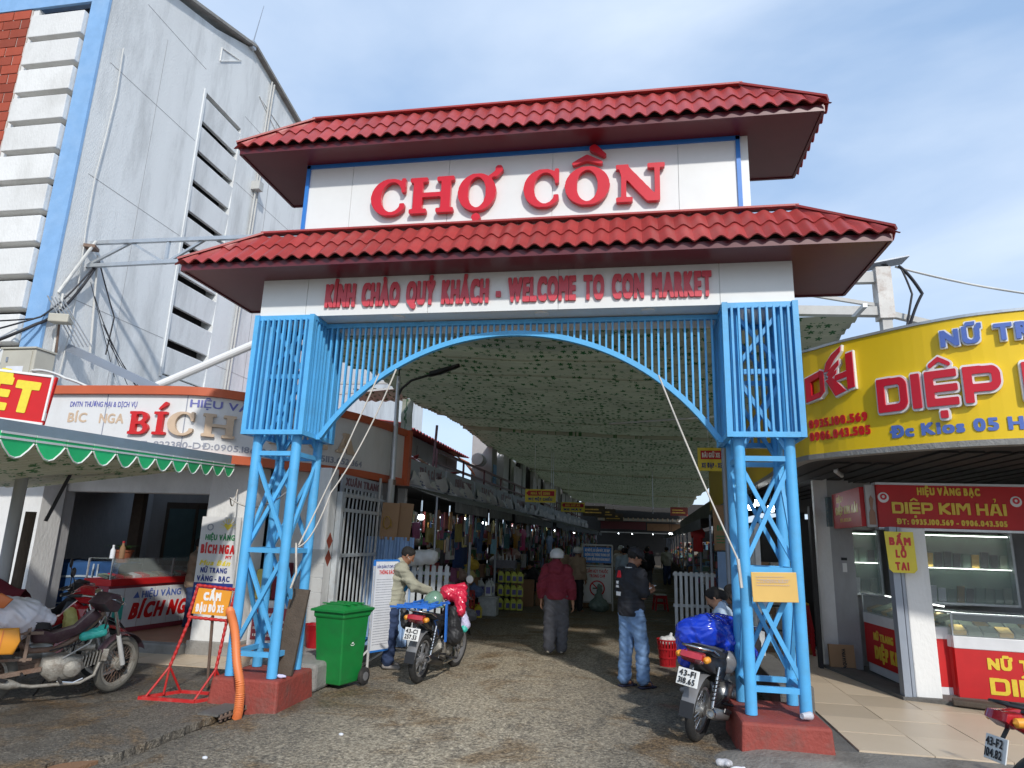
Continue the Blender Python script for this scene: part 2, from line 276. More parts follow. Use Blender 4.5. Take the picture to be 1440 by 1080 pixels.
# ---------------- mesh helpers ----------------
def V(*a): return Vector(a)
class MB:
    def __init__(s): s.v = []; s.f = []; s.mi = []; s.cur = 0
    def add(s, vs, fs):
        o = len(s.v); s.v += [tuple(x) for x in vs]; s.f += [tuple(i+o for i in f) for f in fs]; s.mi += [s.cur]*len(fs); return s
    def box(s, x0, x1, y0, y1, z0, z1):
        return s.add([(x0,y0,z0),(x1,y0,z0),(x1,y1,z0),(x0,y1,z0),(x0,y0,z1),(x1,y0,z1),(x1,y1,z1),(x0,y1,z1)],
                     [(0,3,2,1),(4,5,6,7),(0,1,5,4),(1,2,6,5),(2,3,7,6),(3,0,4,7)])
    def rbox(s, c, size, rz=0, rx=0, ry=0):
        M3 = Euler((rx, ry, rz)).to_matrix(); h = [x/2 for x in size]; vs = []
        for z in (-1, 1):
            for x, y in ((-1,-1),(1,-1),(1,1),(-1,1)): vs.append(Vector(c)+M3 @ Vector((x*h[0], y*h[1], z*h[2])))
        return s.add(vs, [(0,3,2,1),(4,5,6,7),(0,1,5,4),(1,2,6,5),(2,3,7,6),(3,0,4,7)])
    def beam(s, a, b, w, h=None, up=(0,0,1)):
        h = h or w; a = Vector(a); b = Vector(b); d = (b-a).normalized(); u = Vector(up)
        if abs(d.dot(u)) > 0.99: u = Vector((0,1,0))
        x = d.cross(u).normalized(); y = x.cross(d)
        vs = [p+x*(i*w/2)+y*(j*h/2) for p in (a, b) for i, j in ((-1,-1),(1,-1),(1,1),(-1,1))]
        return s.add(vs, [(0,3,2,1),(4,5,6,7),(0,1,5,4),(1,2,6,5),(2,3,7,6),(3,0,4,7)])
    def tube(s, a, b, r, r2=None, n=12, cap=True):
        r2 = r if r2 is None else r2
        return s.path([a, b], [r, r2], n, cap)
    def path(s, pts, r, n=8, cap=True):
        pts = [Vector(p) for p in pts]; rs = r if isinstance(r, (list, tuple)) else [r]*len(pts)
        o = len(s.v); vs = []; px = None
        for i, p in enumerate(pts):
            d = (pts[min(i+1, len(pts)-1)]-pts[max(i-1, 0)]).normalized()
            if px is None:
                u = Vector((0,0,1)) if abs(d.z) < 0.9 else Vector((0,1,0)); px = d.cross(u).normalized()
            px = (px-d*px.dot(d)).normalized(); py = d.cross(px)
            for j in range(n):
                a = 2*math.pi*j/n; vs.append(p+px*math.cos(a)*rs[i]+py*math.sin(a)*rs[i])
        fs = [(i*n+j, i*n+(j+1)%n, (i+1)*n+(j+1)%n, (i+1)*n+j) for i in range(len(pts)-1) for j in range(n)]
        if cap: fs += [tuple(reversed(range(n))), tuple(range((len(pts)-1)*n, len(pts)*n))]
        return s.add(vs, fs)
    def lathe(s, prof, c=(0,0,0), ax='z', n=20, close=False):
        c = Vector(c); vs = []
        for r, z in prof:
            for j in range(n):
                a = 2*math.pi*j/n; x, y = r*math.cos(a), r*math.sin(a)
                vs.append(c+{'z': Vector((x,y,z)), 'y': Vector((y,z,x)), 'x': Vector((z,x,y))}[ax])
        m_ = len(prof); fs = []
        for i in range(m_ if close else m_-1):
            i2 = (i+1) % m_
            for j in range(n): fs.append((i*n+j, i*n+(j+1)%n, i2*n+(j+1)%n, i2*n+j))
        if not close:
            if prof[0][0] > 1e-6: fs.append(tuple(reversed(range(n))))
            if prof[-1][0] > 1e-6: fs.append(tuple(range((m_-1)*n, m_*n)))
        return s.add(vs, fs)
    def prism(s, poly, z0, z1):
        n = len(poly); vs = [(x, y, z0) for x, y in poly]+[(x, y, z1) for x, y in poly]
        return s.add(vs, [tuple(reversed(range(n))), tuple(range(n, 2*n))]+[(i, (i+1)%n, n+(i+1)%n, n+i) for i in range(n)])
    def pillow(s, poly, w, y0=0.0, k=0.82, taper=None):
        # side-view polygon (x,z) given thickness in y with rounded rims
        cx = sum(p[0] for p in poly)/len(poly); cz = sum(p[1] for p in poly)/len(poly); n = len(poly); vs = []
        for yy, kk in ((-w, k), (-w*0.72, 0.96), (0, 1.0), (w*0.72, 0.96), (w, k)):
            for i, (x, z) in enumerate(poly):
                t = taper[i] if taper else 1.0
                vs.append((cx+(x-cx)*kk, y0+yy*t, cz+(z-cz)*kk))
        fs = [tuple(range(n)), tuple(reversed(range(4*n, 5*n)))]
        for l in range(4):
            for i in range(n): fs.append((l*n+i, (l+1)*n+i, (l+1)*n+(i+1)%n, l*n+(i+1)%n))
        return s.add(vs, fs)
    def grid(s, fn, nu, nv, closeu=False):
        vs = [fn(i/nu, j/nv) for i in range(nu+1) for j in range(nv+1)]
        return s.add(vs, [(i*(nv+1)+j, (i+1)*(nv+1)+j, (i+1)*(nv+1)+j+1, i*(nv+1)+j+1) for i in range(nu) for j in range(nv)])
    def mesh(s, name='m', smooth=False):
        me = bpy.data.meshes.new(name); me.from_pydata(s.v, [], s.f)
        if smooth is True: me.shade_smooth()
        if any(s.mi): me.polygons.foreach_set('material_index', s.mi)
        me.update(); return me
def fixn(me):
    import bmesh
    b = bmesh.new(); b.from_mesh(me); bmesh.ops.recalc_face_normals(b, faces=b.faces); b.to_mesh(me); b.free()
def smooth_by_angle(me, ang=40):
    me.shade_smooth()
    try: me.set_sharp_from_angle(angle=math.radians(ang))
    except Exception: pass
def link(name, me, material, parent=None, loc=(0,0,0), rot=None, sm=0):
    if sm: smooth_by_angle(me, sm)
    if material is not None and len(me.materials) == 0:
        for x in (material if isinstance(material, (list, tuple)) else [material]): me.materials.append(M[x] if isinstance(x, str) else x)
    o = bpy.data.objects.new(name, me); COL.objects.link(o); o.location = loc
    if rot: o.rotation_euler = rot
    if parent: o.parent = parent
    return o
def part(name, mb, material, parent, loc=(0,0,0), rot=None, sm=0, bev=0, label=None, kind=None):
    me = mb if isinstance(mb, bpy.types.Mesh) else mb.mesh(name)
    if not isinstance(mb, bpy.types.Mesh): fixn(me)
    o = link(name, me, material, parent, loc, rot, sm)
    if bev:
        md = o.modifiers.new('bevel', 'BEVEL'); md.width = bev; md.segments = 2; md.limit_method = 'ANGLE'; md.angle_limit = math.radians(40)
    if label: o['label'] = label
    if kind: o['kind'] = kind
    return o
def thing(name, label, cat, loc=(0,0,0), rz=0, group=None):
    o = bpy.data.objects.new(name, None); COL.objects.link(o); o.location = loc; o.rotation_euler = (0,0,rz); o.empty_display_size = 0.1
    o['label'] = label; o['category'] = cat
    if group: o['group'] = group
    return o
def tag(o, label, cat, group=None):
    o['label'] = label; o['category'] = cat
    if group: o['group'] = group
    return o
def struct(o): o['kind'] = 'structure'; return o
def copy_tree(o, parent=None):
    c = o.copy(); COL.objects.link(c); c.parent = parent
    for ch in list(o.children): copy_tree(ch, c)
    return c
def poly_arc(c, r, a0, a1, n): return [(c[0]+r*math.cos(math.radians(a0+(a1-a0)*i/n)), c[1]+r*math.sin(math.radians(a0+(a1-a0)*i/n))) for i in range(n+1)]

# ---------------- implicit surfaces (people, bags, cloth) ----------------
def sdf_mesh(prims, vox=0.01, k=0.02, wr=None, cut=None, name='m', smoothit=1):
    """prims: (a, b, ra, rb[, flat(axis, factor)][, k]) tapered capsules. Smooth union -> surface nets"""
    A = []
    for p in prims:
        a, b, ra, rb = p[:4]; flat = p[4] if len(p) > 4 else None; kk = p[5] if len(p) > 5 else k
        A.append((np.array(a, float), np.array(b, float), ra, rb, flat, kk))
    rm = max(max(p[2], p[3]) for p in A)
    lo = np.min([np.minimum(p[0], p[1])-max(p[2], p[3])*1.35 for p in A], 0)-3*vox-0.01; hi = np.max([np.maximum(p[0], p[1])+max(p[2], p[3])*1.35 for p in A], 0)+3*vox+0.01
    n = np.ceil((hi-lo)/vox).astype(int)+1; D = np.full(n, 1.0, np.float32)
    for a, b, ra, rb, flat, kk in A:
        mg = max(ra, rb)*1.3+kk+3*vox
        i0 = np.maximum(0, np.floor((np.minimum(a, b)-mg-lo)/vox).astype(int)); i1 = np.minimum(n, np.ceil((np.maximum(a, b)+mg-lo)/vox).astype(int)+1)
        xs = [lo[i]+vox*np.arange(i0[i], i1[i]) for i in range(3)]
        P = np.stack(np.meshgrid(*xs, indexing='ij'), -1).astype(np.float32)
        d = b-a; L = float(d @ d)
        t = np.clip(((P-a) @ d)/L, 0, 1) if L > 1e-9 else np.zeros(P.shape[:3])
        q = P-(a+t[..., None]*d)
        if flat is not None:
            ax = np.array(flat[0], float); ax /= np.linalg.norm(ax); q = q+(q @ ax)[..., None]*ax*(flat[1]-1)
        dist = np.sqrt((q*q).sum(-1))-(ra+(rb-ra)*t)
        sl = tuple(slice(i0[i], i1[i]) for i in range(3)); o = D[sl]
        h = np.clip(0.5+0.5*(o-dist)/kk, 0, 1); D[sl] = o*(1-h)+dist*h-kk*h*(1-h)
    if wr or cut:
        xs = [lo[i]+vox*np.arange(n[i]) for i in range(3)]; X, Y, Z = np.meshgrid(*xs, indexing='ij')
        if wr:
            amp, fr = wr[:2]; s = wr[2] if len(wr) > 2 else 1.0
            u = X*fr+1.7*np.sin(Z*fr*0.45+Y*fr*0.3); v_ = Y*fr+1.5*np.sin(Z*fr*0.6+X*fr*0.35+1.0); z_ = Z*fr*s+1.6*np.sin(X*fr*0.5)+1.3*np.cos(Y*fr*0.55)
            if len(wr) > 3: D = D+amp*(1.1-np.abs(np.sin(u+.8*z_))-np.abs(np.sin(v_*.9+z_*1.2+2))*.8-.5*np.abs(np.sin(1.9*u-1.6*z_+v_)))*wr[3]
            D = D+amp*(np.sin(u+0.8*z_)*0.5+np.sin(v_*0.9+z_*1.3+2)*0.5+0.4*np.sin(2.1*u-1.7*z_+v_))
        for (pt, nn) in (cut or []):
            nn = np.array(nn, float); nn /= np.linalg.norm(nn)
            D = np.maximum(D, (X-pt[0])*nn[0]+(Y-pt[1])*nn[1]+(Z-pt[2])*nn[2])
    ins = D < 0; nx, ny, nz = D.shape
    c = np.zeros((nx-1, ny-1, nz-1), int)
    for dx in (0, 1):
        for dy in (0, 1):
            for dz in (0, 1): c += ins[dx:nx-1+dx, dy:ny-1+dy, dz:nz-1+dz]
    act = (c > 0) & (c < 8); idx = -np.ones(act.shape, int); I = np.argwhere(act); idx[act] = np.arange(len(I))
    S = np.zeros((len(I), 3)); W = np.zeros(len(I))
    cor = [(a, b, c_) for a in (0, 1) for b in (0, 1) for c_ in (0, 1)]
    for e0 in cor:
        for ax in range(3):
            if e0[ax]: continue
            e1 = list(e0); e1[ax] = 1
            d0 = D[I[:, 0]+e0[0], I[:, 1]+e0[1], I[:, 2]+e0[2]]; d1 = D[I[:, 0]+e1[0], I[:, 1]+e1[1], I[:, 2]+e1[2]]
            cr_ = (d0 < 0) != (d1 < 0); t = np.where(cr_, d0/np.where(cr_, d0-d1, 1), 0)
            p = np.array(e0, float)[None]+0; p = np.repeat(p, len(I), 0); p[:, ax] += t
            S[cr_] += p[cr_]; W[cr_] += 1
    Vt = lo+(I+S/W[:, None])*vox; F = []
    for ax in range(3):
        a1, a2 = (ax+1) % 3, (ax+2) % 3
        s0 = [slice(None)]*3; s1 = [slice(None)]*3; s0[ax] = slice(0, -1); s1[ax] = slice(1, None)
        ch = ins[tuple(s0)] != ins[tuple(s1)]; E_ = np.argwhere(ch); sgn = ins[tuple(s0)][ch]
        ok = (E_[:, a1] > 0) & (E_[:, a2] > 0) & (E_[:, a1] < D.shape[a1]-1) & (E_[:, a2] < D.shape[a2]-1); E_ = E_[ok]; sgn = sgn[ok]
        def g(o1, o2):
            q = E_.copy(); q[:, a1] += o1; q[:, a2] += o2; return idx[q[:, 0], q[:, 1], q[:, 2]]
        q = np.stack([g(-1, -1), g(0, -1), g(0, 0), g(-1, 0)], 1); q[~sgn] = q[~sgn][:, ::-1]; F.append(q)
    F = np.concatenate(F)
    me = bpy.data.meshes.new(name); me.vertices.add(len(Vt)); me.vertices.foreach_set('co', Vt.astype(np.float32).ravel())
    me.loops.add(F.size); me.loops.foreach_set('vertex_index', F.ravel().astype(np.int32)); me.polygons.add(len(F))
    me.polygons.foreach_set('loop_start', np.arange(0, F.size, 4, dtype=np.int32)); me.polygons.foreach_set('loop_total', np.full(len(F), 4, np.int32))
    me.update(calc_edges=True); me.shade_smooth(); return me

# ---------------- lettering: glyph outlines traced from masks ----------------
GRES = 72.0
def disc(r): 
    R = int(math.ceil(r)); return [(i, j) for i in range(-R, R+1) for j in range(-R, R+1) if i*i+j*j <= r*r+0.1]
def contour(mask, xs=1.0):
    A_ = np.pad(mask.astype(float), 3)
    for _ in range(2):
        B = A_.copy(); B[1:-1, 1:-1] = (A_[1:-1, 1:-1]*4+A_[:-2, 1:-1]*2+A_[2:, 1:-1]*2+A_[1:-1, :-2]*2+A_[1:-1, 2:]*2+A_[:-2, :-2]+A_[:-2, 2:]+A_[2:, :-2]+A_[2:, 2:])/16; A_ = B
    A_ = A_-0.5001; nxt = {}
    H_, W_ = A_.shape; ins = A_ > 0
    c = ins[:-1, :-1]*1+ins[:-1, 1:]*2+ins[1:, 1:]*4+ins[1:, :-1]*8
    def pt(e):
        (y0, x0), (y1, x1) = e; a, b = A_[y0, x0], A_[y1, x1]; t = a/(a-b); return (x0+(x1-x0)*t-3, y0+(y1-y0)*t-3)
    T = {1: [(3, 0)], 2: [(0, 1)], 3: [(3, 1)], 4: [(1, 2)], 5: [(3, 2), (1, 0)], 6: [(0, 2)], 7: [(3, 2)], 8: [(2, 3)], 9: [(2, 0)], 10: [(0, 3), (2, 1)], 11: [(2, 1)], 12: [(1, 3)], 13: [(1, 0)], 14: [(0, 3)]}
    for y, x in np.argwhere((c > 0) & (c < 15)):
        E4 = [((y, x), (y, x+1)), ((y, x+1), (y+1, x+1)), ((y+1, x), (y+1, x+1)), ((y, x), (y+1, x))]
        for a, b in T[int(c[y, x])]: nxt[E4[a]] = E4[b]
    loops = []
    while nxt:
        s = next(iter(nxt)); L = []; e = s
        while e in nxt:
            n_ = nxt.pop(e); L.append(pt(e)); e = n_
        if len(L) < 6: continue
        # simplify
        def rdp(p, eps):
            if len(p) < 3: return p
            a, b = np.array(p[0]), np.array(p[-1]); d = b-a; l = np.hypot(*d); q = np.array(p)-a
            ds = np.abs(q[:, 0]*d[1]-q[:, 1]*d[0])/l if l > 1e-9 else np.hypot(q[:, 0], q[:, 1])
            i = int(ds.argmax())
            if ds[i] < eps: return [p[0], p[-1]]
            return rdp(p[:i+1], eps)[:-1]+rdp(p[i:], eps)
        h = len(L)//2; L = rdp(L[:h+1], 0.3)[:-1]+rdp(L[h:]+[L[0]], 0.3)[:-1]
        if len(L) >= 3: loops.append(L)
    return loops
def loops_mesh(loops, sc, ox, oy, bevel=0.0):
    c = bpy.data.curves.new('g', 'CURVE'); c.dimensions = '2D'; c.fill_mode = 'BOTH'; c.extrude = 0.5
    for L in loops:
        s = c.splines.new('POLY'); s.points.add(len(L)-1); s.use_cyclic_u = True
        for i, (x, y) in enumerate(L): s.points[i].co = ((x-ox)*sc, (y-oy)*sc, 0, 1)
    o = bpy.data.objects.new('g', c); me = bpy.data.meshes.new_from_object(o)
    for v in me.vertices: v.co.z += 0.5
    bpy.data.objects.remove(o); bpy.data.curves.remove(c); return me
GL = {}
CAP = None
def sans_mask(ch, xs, bold, boldv=None):
    c = bpy.data.curves.new('t', 'FONT'); c.body = ch; c.size = 1; c.resolution_u = 6; o = bpy.data.objects.new('t', c); me = bpy.data.meshes.new_from_object(o)
    bpy.data.objects.remove(o); bpy.data.curves.remove(c)
    me.calc_loop_triangles(); co = np.array([v.co[:2] for v in me.vertices]) if len(me.vertices) else np.zeros((0, 2))
    if not len(co): return None
    co = co*GRES; co[:, 0] *= xs; pad = int(bold)+3
    mn = np.floor(co.min(0)).astype(int)-pad; mxx = np.ceil(co.max(0)).astype(int)+pad; Wd, Hh = (mxx-mn)
    m_ = np.zeros((Hh, Wd), bool); yy, xx = np.mgrid[0:Hh, 0:Wd]; xx = xx+mn[0]; yy = yy+mn[1]
    for t in me.loop_triangles:
        a, b, c_ = (co[i] for i in t.vertices); l = np.floor(np.minimum(np.minimum(a, b), c_)).astype(int)-mn; h = np.ceil(np.maximum(np.maximum(a, b), c_)).astype(int)-mn+1
        sl = (slice(max(0, l[1]), h[1]), slice(max(0, l[0]), h[0])); X, Y = xx[sl], yy[sl]
        e = [(q[0]-p[0])*(Y-p[1])-(q[1]-p[1])*(X-p[0]) for p, q in ((a, b), (b, c_), (c_, a))]
        m_[sl] |= ((e[0] >= 0) & (e[1] >= 0) & (e[2] >= 0)) | ((e[0] <= 0) & (e[1] <= 0) & (e[2] <= 0))
    bpy.data.meshes.remove(me)
    if bold > 0:
        o_ = m_.copy()
        bb = int(round(bold)); b2 = max(0, bb-1) if boldv is None else int(boldv)
        if boldv is None:
            for i, j in disc(bold*.8): o_ |= np.roll(np.roll(m_, i, 0), j, 1)
        q_ = m_.copy()
        for j in range(-bb, bb+1): q_ |= np.roll(m_, j, 1)
        m_ = q_.copy()
        for i in range(-b2, b2+1): m_ |= np.roll(q_, i, 0)
        m_ |= o_
    return m_, mn
CAPH = 0.70
def glyph(ch, style):
    """returns (mesh, width) in units of cap height; style=(kind, xscale, bold)"""
    key = (ch, style)
    if key in GL: return GL[key]
    if style[0] == 'serif': r = serif_glyph(ch)
    elif style[0] == 'square': r = square_glyph(ch, style[2])
    else:
        q = sans_mask(ch, *style[1:])
        if q is None: r = (None, 0.35*style[1])
        else:
            m_, mn = q; loops = contour(m_); x0 = min(p[0] for L in loops for p in L); x1 = max(p[0] for L in loops for p in L)
            r = (loops_mesh(loops, 1/(CAPH*GRES), x0, -mn[1]), (x1-x0)/(CAPH*GRES))
    GL[key] = r; return r
def serif_glyph(ch):
    S_ = 64.0; base = {'Ợ': 'O', 'Ồ': 'O', 'Í': 'I', 'Á': 'A'}.get(ch, ch); Wt = {'C': 1.0, 'H': 1.18, 'O': 1.02, 'N': 1.18, 'B': 1.0, 'I': 0.58, 'G': 1.05, 'A': 1.12}[base]
    ww = int((Wt+0.6)*S_); hh = int(2.2*S_); Y, X = np.mgrid[0:hh, 0:ww]; X = X/S_-0.2; Y = Y/S_-0.5
    def bx(x0, x1, y0, y1): return (X >= x0) & (X <= x1) & (Y >= y0) & (Y <= y1)
    def el(cx, cy, rx, ry): return ((X-cx)/rx)**2+((Y-cy)/ry)**2 <= 1
    st, se = 0.25, 0.11
    if base == 'H': m_ = bx(.09, .09+st, 0, 1) | bx(Wt-.09-st, Wt-.09, 0, 1) | bx(.2, Wt-.2, .45, .57) | bx(0, .47, 0, se) | bx(0, .47, 1-se, 1) | bx(Wt-.47, Wt, 0, se) | bx(Wt-.47, Wt, 1-se, 1)
    elif base == 'I': m_ = bx(.165, .165+st, 0, 1) | bx(0, .58, 0, se) | bx(0, .58, 1-se, 1)
    elif base == 'O': m_ = el(.51, .5, .51, .53) & ~el(.51, .5, .24, .43)
    elif base in 'CG':
        m_ = el(.53, .5, .53, .53) & ~el(.57, .5, .29, .43) & ~((X > .62) & (Y > .3) & (Y < .70)) & ~((X > 0.9))
        m_ |= bx(.82, .93, .62, 1.02)
        if base == 'G': m_ |= bx(.72, .72+.22, 0.03, .42) | bx(.56, 1.02, .36, .46)
        else: m_ |= (bx(.80, .93, .1, .3) & el(.53, .5, .53, .53))
    elif base == 'N':
        dg = (np.abs((X-.09)-(1-Y)*(Wt-.36)) < .17)
        m_ = bx(.12, .25, 0, 1) | bx(Wt-.25, Wt-.12, 0, 1) | (dg & bx(.09, Wt-.12, 0, 1)) | bx(0, .40, 0, se) | bx(0, .3, 1-se, 1) | bx(Wt-.42, Wt, 1-se, 1)
    elif base == 'B':
        m_ = bx(.09, .09+st, 0, 1) | bx(0, .5, 0, se) | bx(0, .5, 1-se, 1)
        for cy, ry, rx in ((.74, .27, .40), (.27, .28, .46)):
            m_ |= ((el(.5, cy, rx, ry) | bx(.2, .5, cy-ry, cy+ry)) & (X > .2)) & ~(((el(.46, cy, rx-.2, ry-.1)) | bx(.34, .46, cy-ry+.1, cy+ry-.1)) & (X > .34))
        m_ &= (Y >= 0) & (Y <= 1)
    elif base == 'A':
        t = np.clip(Y, 0, 1); xl = .12+t*.42; xr = Wt-.30-t*.38
        m_ = ((np.abs(X-xl) < .06) | (np.abs(X-xr-.02) < .15)) & (Y >= 0) & (Y <= 1) | bx(.3, .8, .26, .37) | bx(0, .36, 0, se) | bx(Wt-.5, Wt, 0, se)
    def seg(a, b, r0, r1):
        a = np.array(a); b = np.array(b); d = b-a; t = np.clip(((X-a[0])*d[0]+(Y-a[1])*d[1])/(d@d), 0, 1); return np.hypot(X-a[0]-t*d[0], Y-a[1]-t*d[1]) < r0+(r1-r0)*t
    if ch == 'Ợ': m_ |= seg((.86, .92), (1.06, 1.06), .05, .06) | el(1.08, 1.14, .10, .09) | seg((1.13, 1.08), (1.0, .93), .05, .03); m_ |= el(.51, -.20, .12, .11)
    if ch == 'Ồ': m_ |= seg((.20, 1.12), (.50, 1.27), .045, .08) | seg((.50, 1.27), (.82, 1.12), .08, .045) | seg((.66, 1.53), (.90, 1.32), .10, .045)
    if ch == 'Í': m_ |= seg((.2, 1.12), (.46, 1.36), .04, .09)
    loops = contour(m_); return (loops_mesh(loops, 1/S_, .2*S_, .5*S_), Wt)
def square_glyph(ch, grow=0):
    S_ = 60.0; base = {'Ệ': 'E', 'Ả': 'A'}.get(ch, ch); Wt = {'D': 1.15, 'I': .30, 'E': 1.05, 'P': 1.15, 'K': 1.10, 'M': 1.35, 'H': 1.10, 'A': 1.20}[base]
    ww = int((Wt+0.6)*S_); hh = int(2.2*S_); Y, X = np.mgrid[0:hh, 0:ww]; X = X/S_-0.3; Y = Y/S_-0.5; t = .27; u = .21
    def bx(x0, x1, y0, y1): return (X >= x0) & (X <= x1) & (Y >= y0) & (Y <= y1)
    def rr_(x0, x1, y0, y1, r):
        dx = np.maximum(np.maximum(x0+r-X, X-(x1-r)), 0)*(X > (x0+x1)/2); dy = np.maximum(np.maximum(y0+r-Y, Y-(y1-r)), 0)
        return bx(x0, x1, y0, y1) & ~((np.hypot(dx, dy) > r) & (X > (x0+x1)/2))
    def seg(a, b, r): a = np.array(a); b = np.array(b); d = b-a; q = np.clip(((X-a[0])*d[0]+(Y-a[1])*d[1])/(d@d), 0, 1); return np.hypot(X-a[0]-q*d[0], Y-a[1]-q*d[1]) < r
    if base == 'D': m_ = rr_(0, Wt, 0, 1, .3) & ~rr_(t, Wt-t, u, 1-u, .1)
    elif base == 'I': m_ = bx(0, Wt, 0, 1)
    elif base == 'E': m_ = bx(0, Wt, 0, u) | bx(0, Wt, 1-u, 1) | bx(0, Wt, .40, .60) | bx(0, t, 0, 1)
    elif base == 'P': m_ = bx(0, t, 0, 1) | (rr_(0, Wt, .30, 1, .3) & ~rr_(t, Wt-t, .30+u, 1-u, .08))
    elif base == 'K': m_ = bx(0, t, 0, 1) | ((np.abs(Y-.5-(X-t)*.62) < .17) & (X > t-.05) | (np.abs(Y-.5+(X-t)*.62) < .17) & (X > t-.05)) & bx(0, Wt, 0, 1)
    elif base == 'M': m_ = bx(0, t, 0, 1) | bx(Wt-t, Wt, 0, 1) | (np.abs(Y-1+.18-(-np.abs(X-Wt/2)*-1.1-.0)*1.0+.32) < .20) & bx(.1, Wt-.1, 0, 1)
    elif base == 'H': m_ = bx(0, t, 0, 1) | bx(Wt-t, Wt, 0, 1) | bx(0, Wt, .40, .60)
    elif base == 'A': m_ = ((np.abs(X-.16-Y*(Wt/2-.28)) < .16) | (np.abs(X-(Wt-.16)+Y*(Wt/2-.28)) < .16)) & bx(0, Wt, 0, 1) | bx(.25, Wt-.25, .2, .36)
    if ch == 'Ệ': m_ |= seg((.22, 1.17), (.52, 1.34), .065) | seg((.52, 1.34), (.84, 1.17), .065) | bx(.40, .66, -.36, -.14)
    if ch == 'Ả': m_ |= seg((.52, 1.42), (.68, 1.42), .05) | seg((.68, 1.42), (.68, 1.30), .05) | seg((.68, 1.30), (.60, 1.16), .05)
    if grow:
        o_ = m_.copy(); g_ = int(grow)
        for i, j in disc(g_): o_ |= np.roll(np.roll(m_, i, 0), j, 1)
        m_ = o_
    loops = contour(m_); x0 = min(p[0] for L in loops for p in L); x1 = max(p[0] for L in loops for p in L)
    return (loops_mesh(loops, 1/S_, x0, .5*S_), (x1-x0)/S_)
def text_layout(s, style, gap=0.12, space=0.45):
    x = 0; out = []
    for ch in s:
        if ch == ' ': x += space*style[1] if style[0] != 'serif' else space; continue
        me, w_ = glyph(ch, style); out.append((ch, me, x, w_)); x += w_+gap
    return out, x-gap
def frame(P, xd, up):
    xd = Vector(xd).normalized(); up = Vector(up).normalized(); n_ = xd.cross(up).normalized(); return xd, up, n_
def text(s, P, cap, xd=(1,0,0), up=(0,0,1), width=None, style=('sans', 1.0, 3), material='ink', parent=None, depth=0.004, letters=True, gap=0.12, shear=0, align='l', name=None, fit=False, space=.45):
    out, W = text_layout(s, style, gap, space); sx = cap if width is None else width/W
    xd, up, n_ = frame(P, xd, up); P = Vector(P)
    if align == 'c': P = P-xd*(W*sx/2)
    objs = []
    if letters:
        for ch, me, x, w_ in out:
            o = bpy.data.objects.new(name or 'letter', me)
            if len(me.materials) == 0: me.materials.append(None)
            COL.objects.link(o); q = P+xd*(x*sx)
            X = xd*sx; Yv = up*cap+xd*(shear*cap); Z = n_*depth
            mm = Matrix(((X[0], Yv[0], Z[0], q[0]), (X[1], Yv[1], Z[1], q[1]), (X[2], Yv[2], Z[2], q[2]), (0, 0, 0, 1)))
            o.parent = parent
            if shear: # bake shear
                m2 = me.copy(); m2.transform(mm); o.data = m2
            else: o.matrix_local = mm
            o.material_slots[0].link = 'OBJECT'; o.material_slots[0].material = M[material]; objs.append(o)
        return objs
    vs = []; fs = []
    for ch, me, x, w_ in out:
        o_ = len(vs)
        for v in me.vertices:
            c = v.co; vs.append(tuple(P+xd*((x+c.x)*sx+shear*c.y*cap)+up*(c.y*cap)+n_*(c.z*depth)))
        fs += [tuple(i+o_ for i in p.vertices) for p in me.polygons]
    me = bpy.data.meshes.new('lettering'); me.from_pydata(vs, [], fs); me.update()
    o = link(name or 'lettering', me, material, parent); o['kind'] = 'stuff'; return o
def scribble(P, w_, h, xd, up, parent, material='ink', rows=6, th=0.35, seed=1):
    """rows of unreadable small print as short raised dashes"""
    r = random.Random(seed); xd, up, n_ = frame(P, xd, up); P = Vector(P); mb = MB()
    for i in range(rows):
        y = h*(1-(i+0.7)/rows); x = 0; hh = h/rows*th; end = w_*(0.75+0.25*r.random())
        while x < end:
            l = min(w_*(0.02+0.05*r.random()), end-x); a = P+xd*x+up*y+n_*0.001
            mb.add([a, a+xd*l, a+xd*l+up*hh, a+up*hh, a+n_*.001, a+xd*l+n_*.001, a+xd*l+up*hh+n_*.001, a+up*hh+n_*.001], [(4,5,6,7),(0,1,5,4),(1,2,6,5),(2,3,7,6),(3,0,4,7)]); x += l+w_*0.015
    o = part('small_print', mb, material, parent); o['kind'] = 'stuff'; return o
# ================= GROUND =================
def height(x, y): return 0.0
mb = MB(); mb.grid(lambda u, v: (-400+800*u, -400+800*v, -0.03), 1, 1)
g = part('ground', mb, 'asphalt', None); struct(g)
# near road as a finer, slightly uneven sheet
def roadz(x, y):
    z = 0.012*math.sin(x*1.3+0.6*y)*math.cos(y*0.7)+0.006*math.sin(3.1*x+2.2*y+1)
    gx_ = -2.62+0.10*(y+1.2)*0.35  # gutter line
    if y < 1.4:
        d = x-gx_; z += -0.035*math.exp(-(d/0.16)**2)
        if d < 0: z += 0.0
    return z
mb = MB(); mb.grid(lambda u, v: (-12+24*u, -9+29*v, roadz(-12+24*u, -9+29*v)), 200, 190)
g = part('road', mb, 'asphalt', None); struct(g); g.data.shade_smooth()
mb = MB(); mb.grid(lambda u, v: (-9+18*u, 20+60*v, 0.0), 1, 1); struct(part('market_lane', mb, 'asphalt', None))
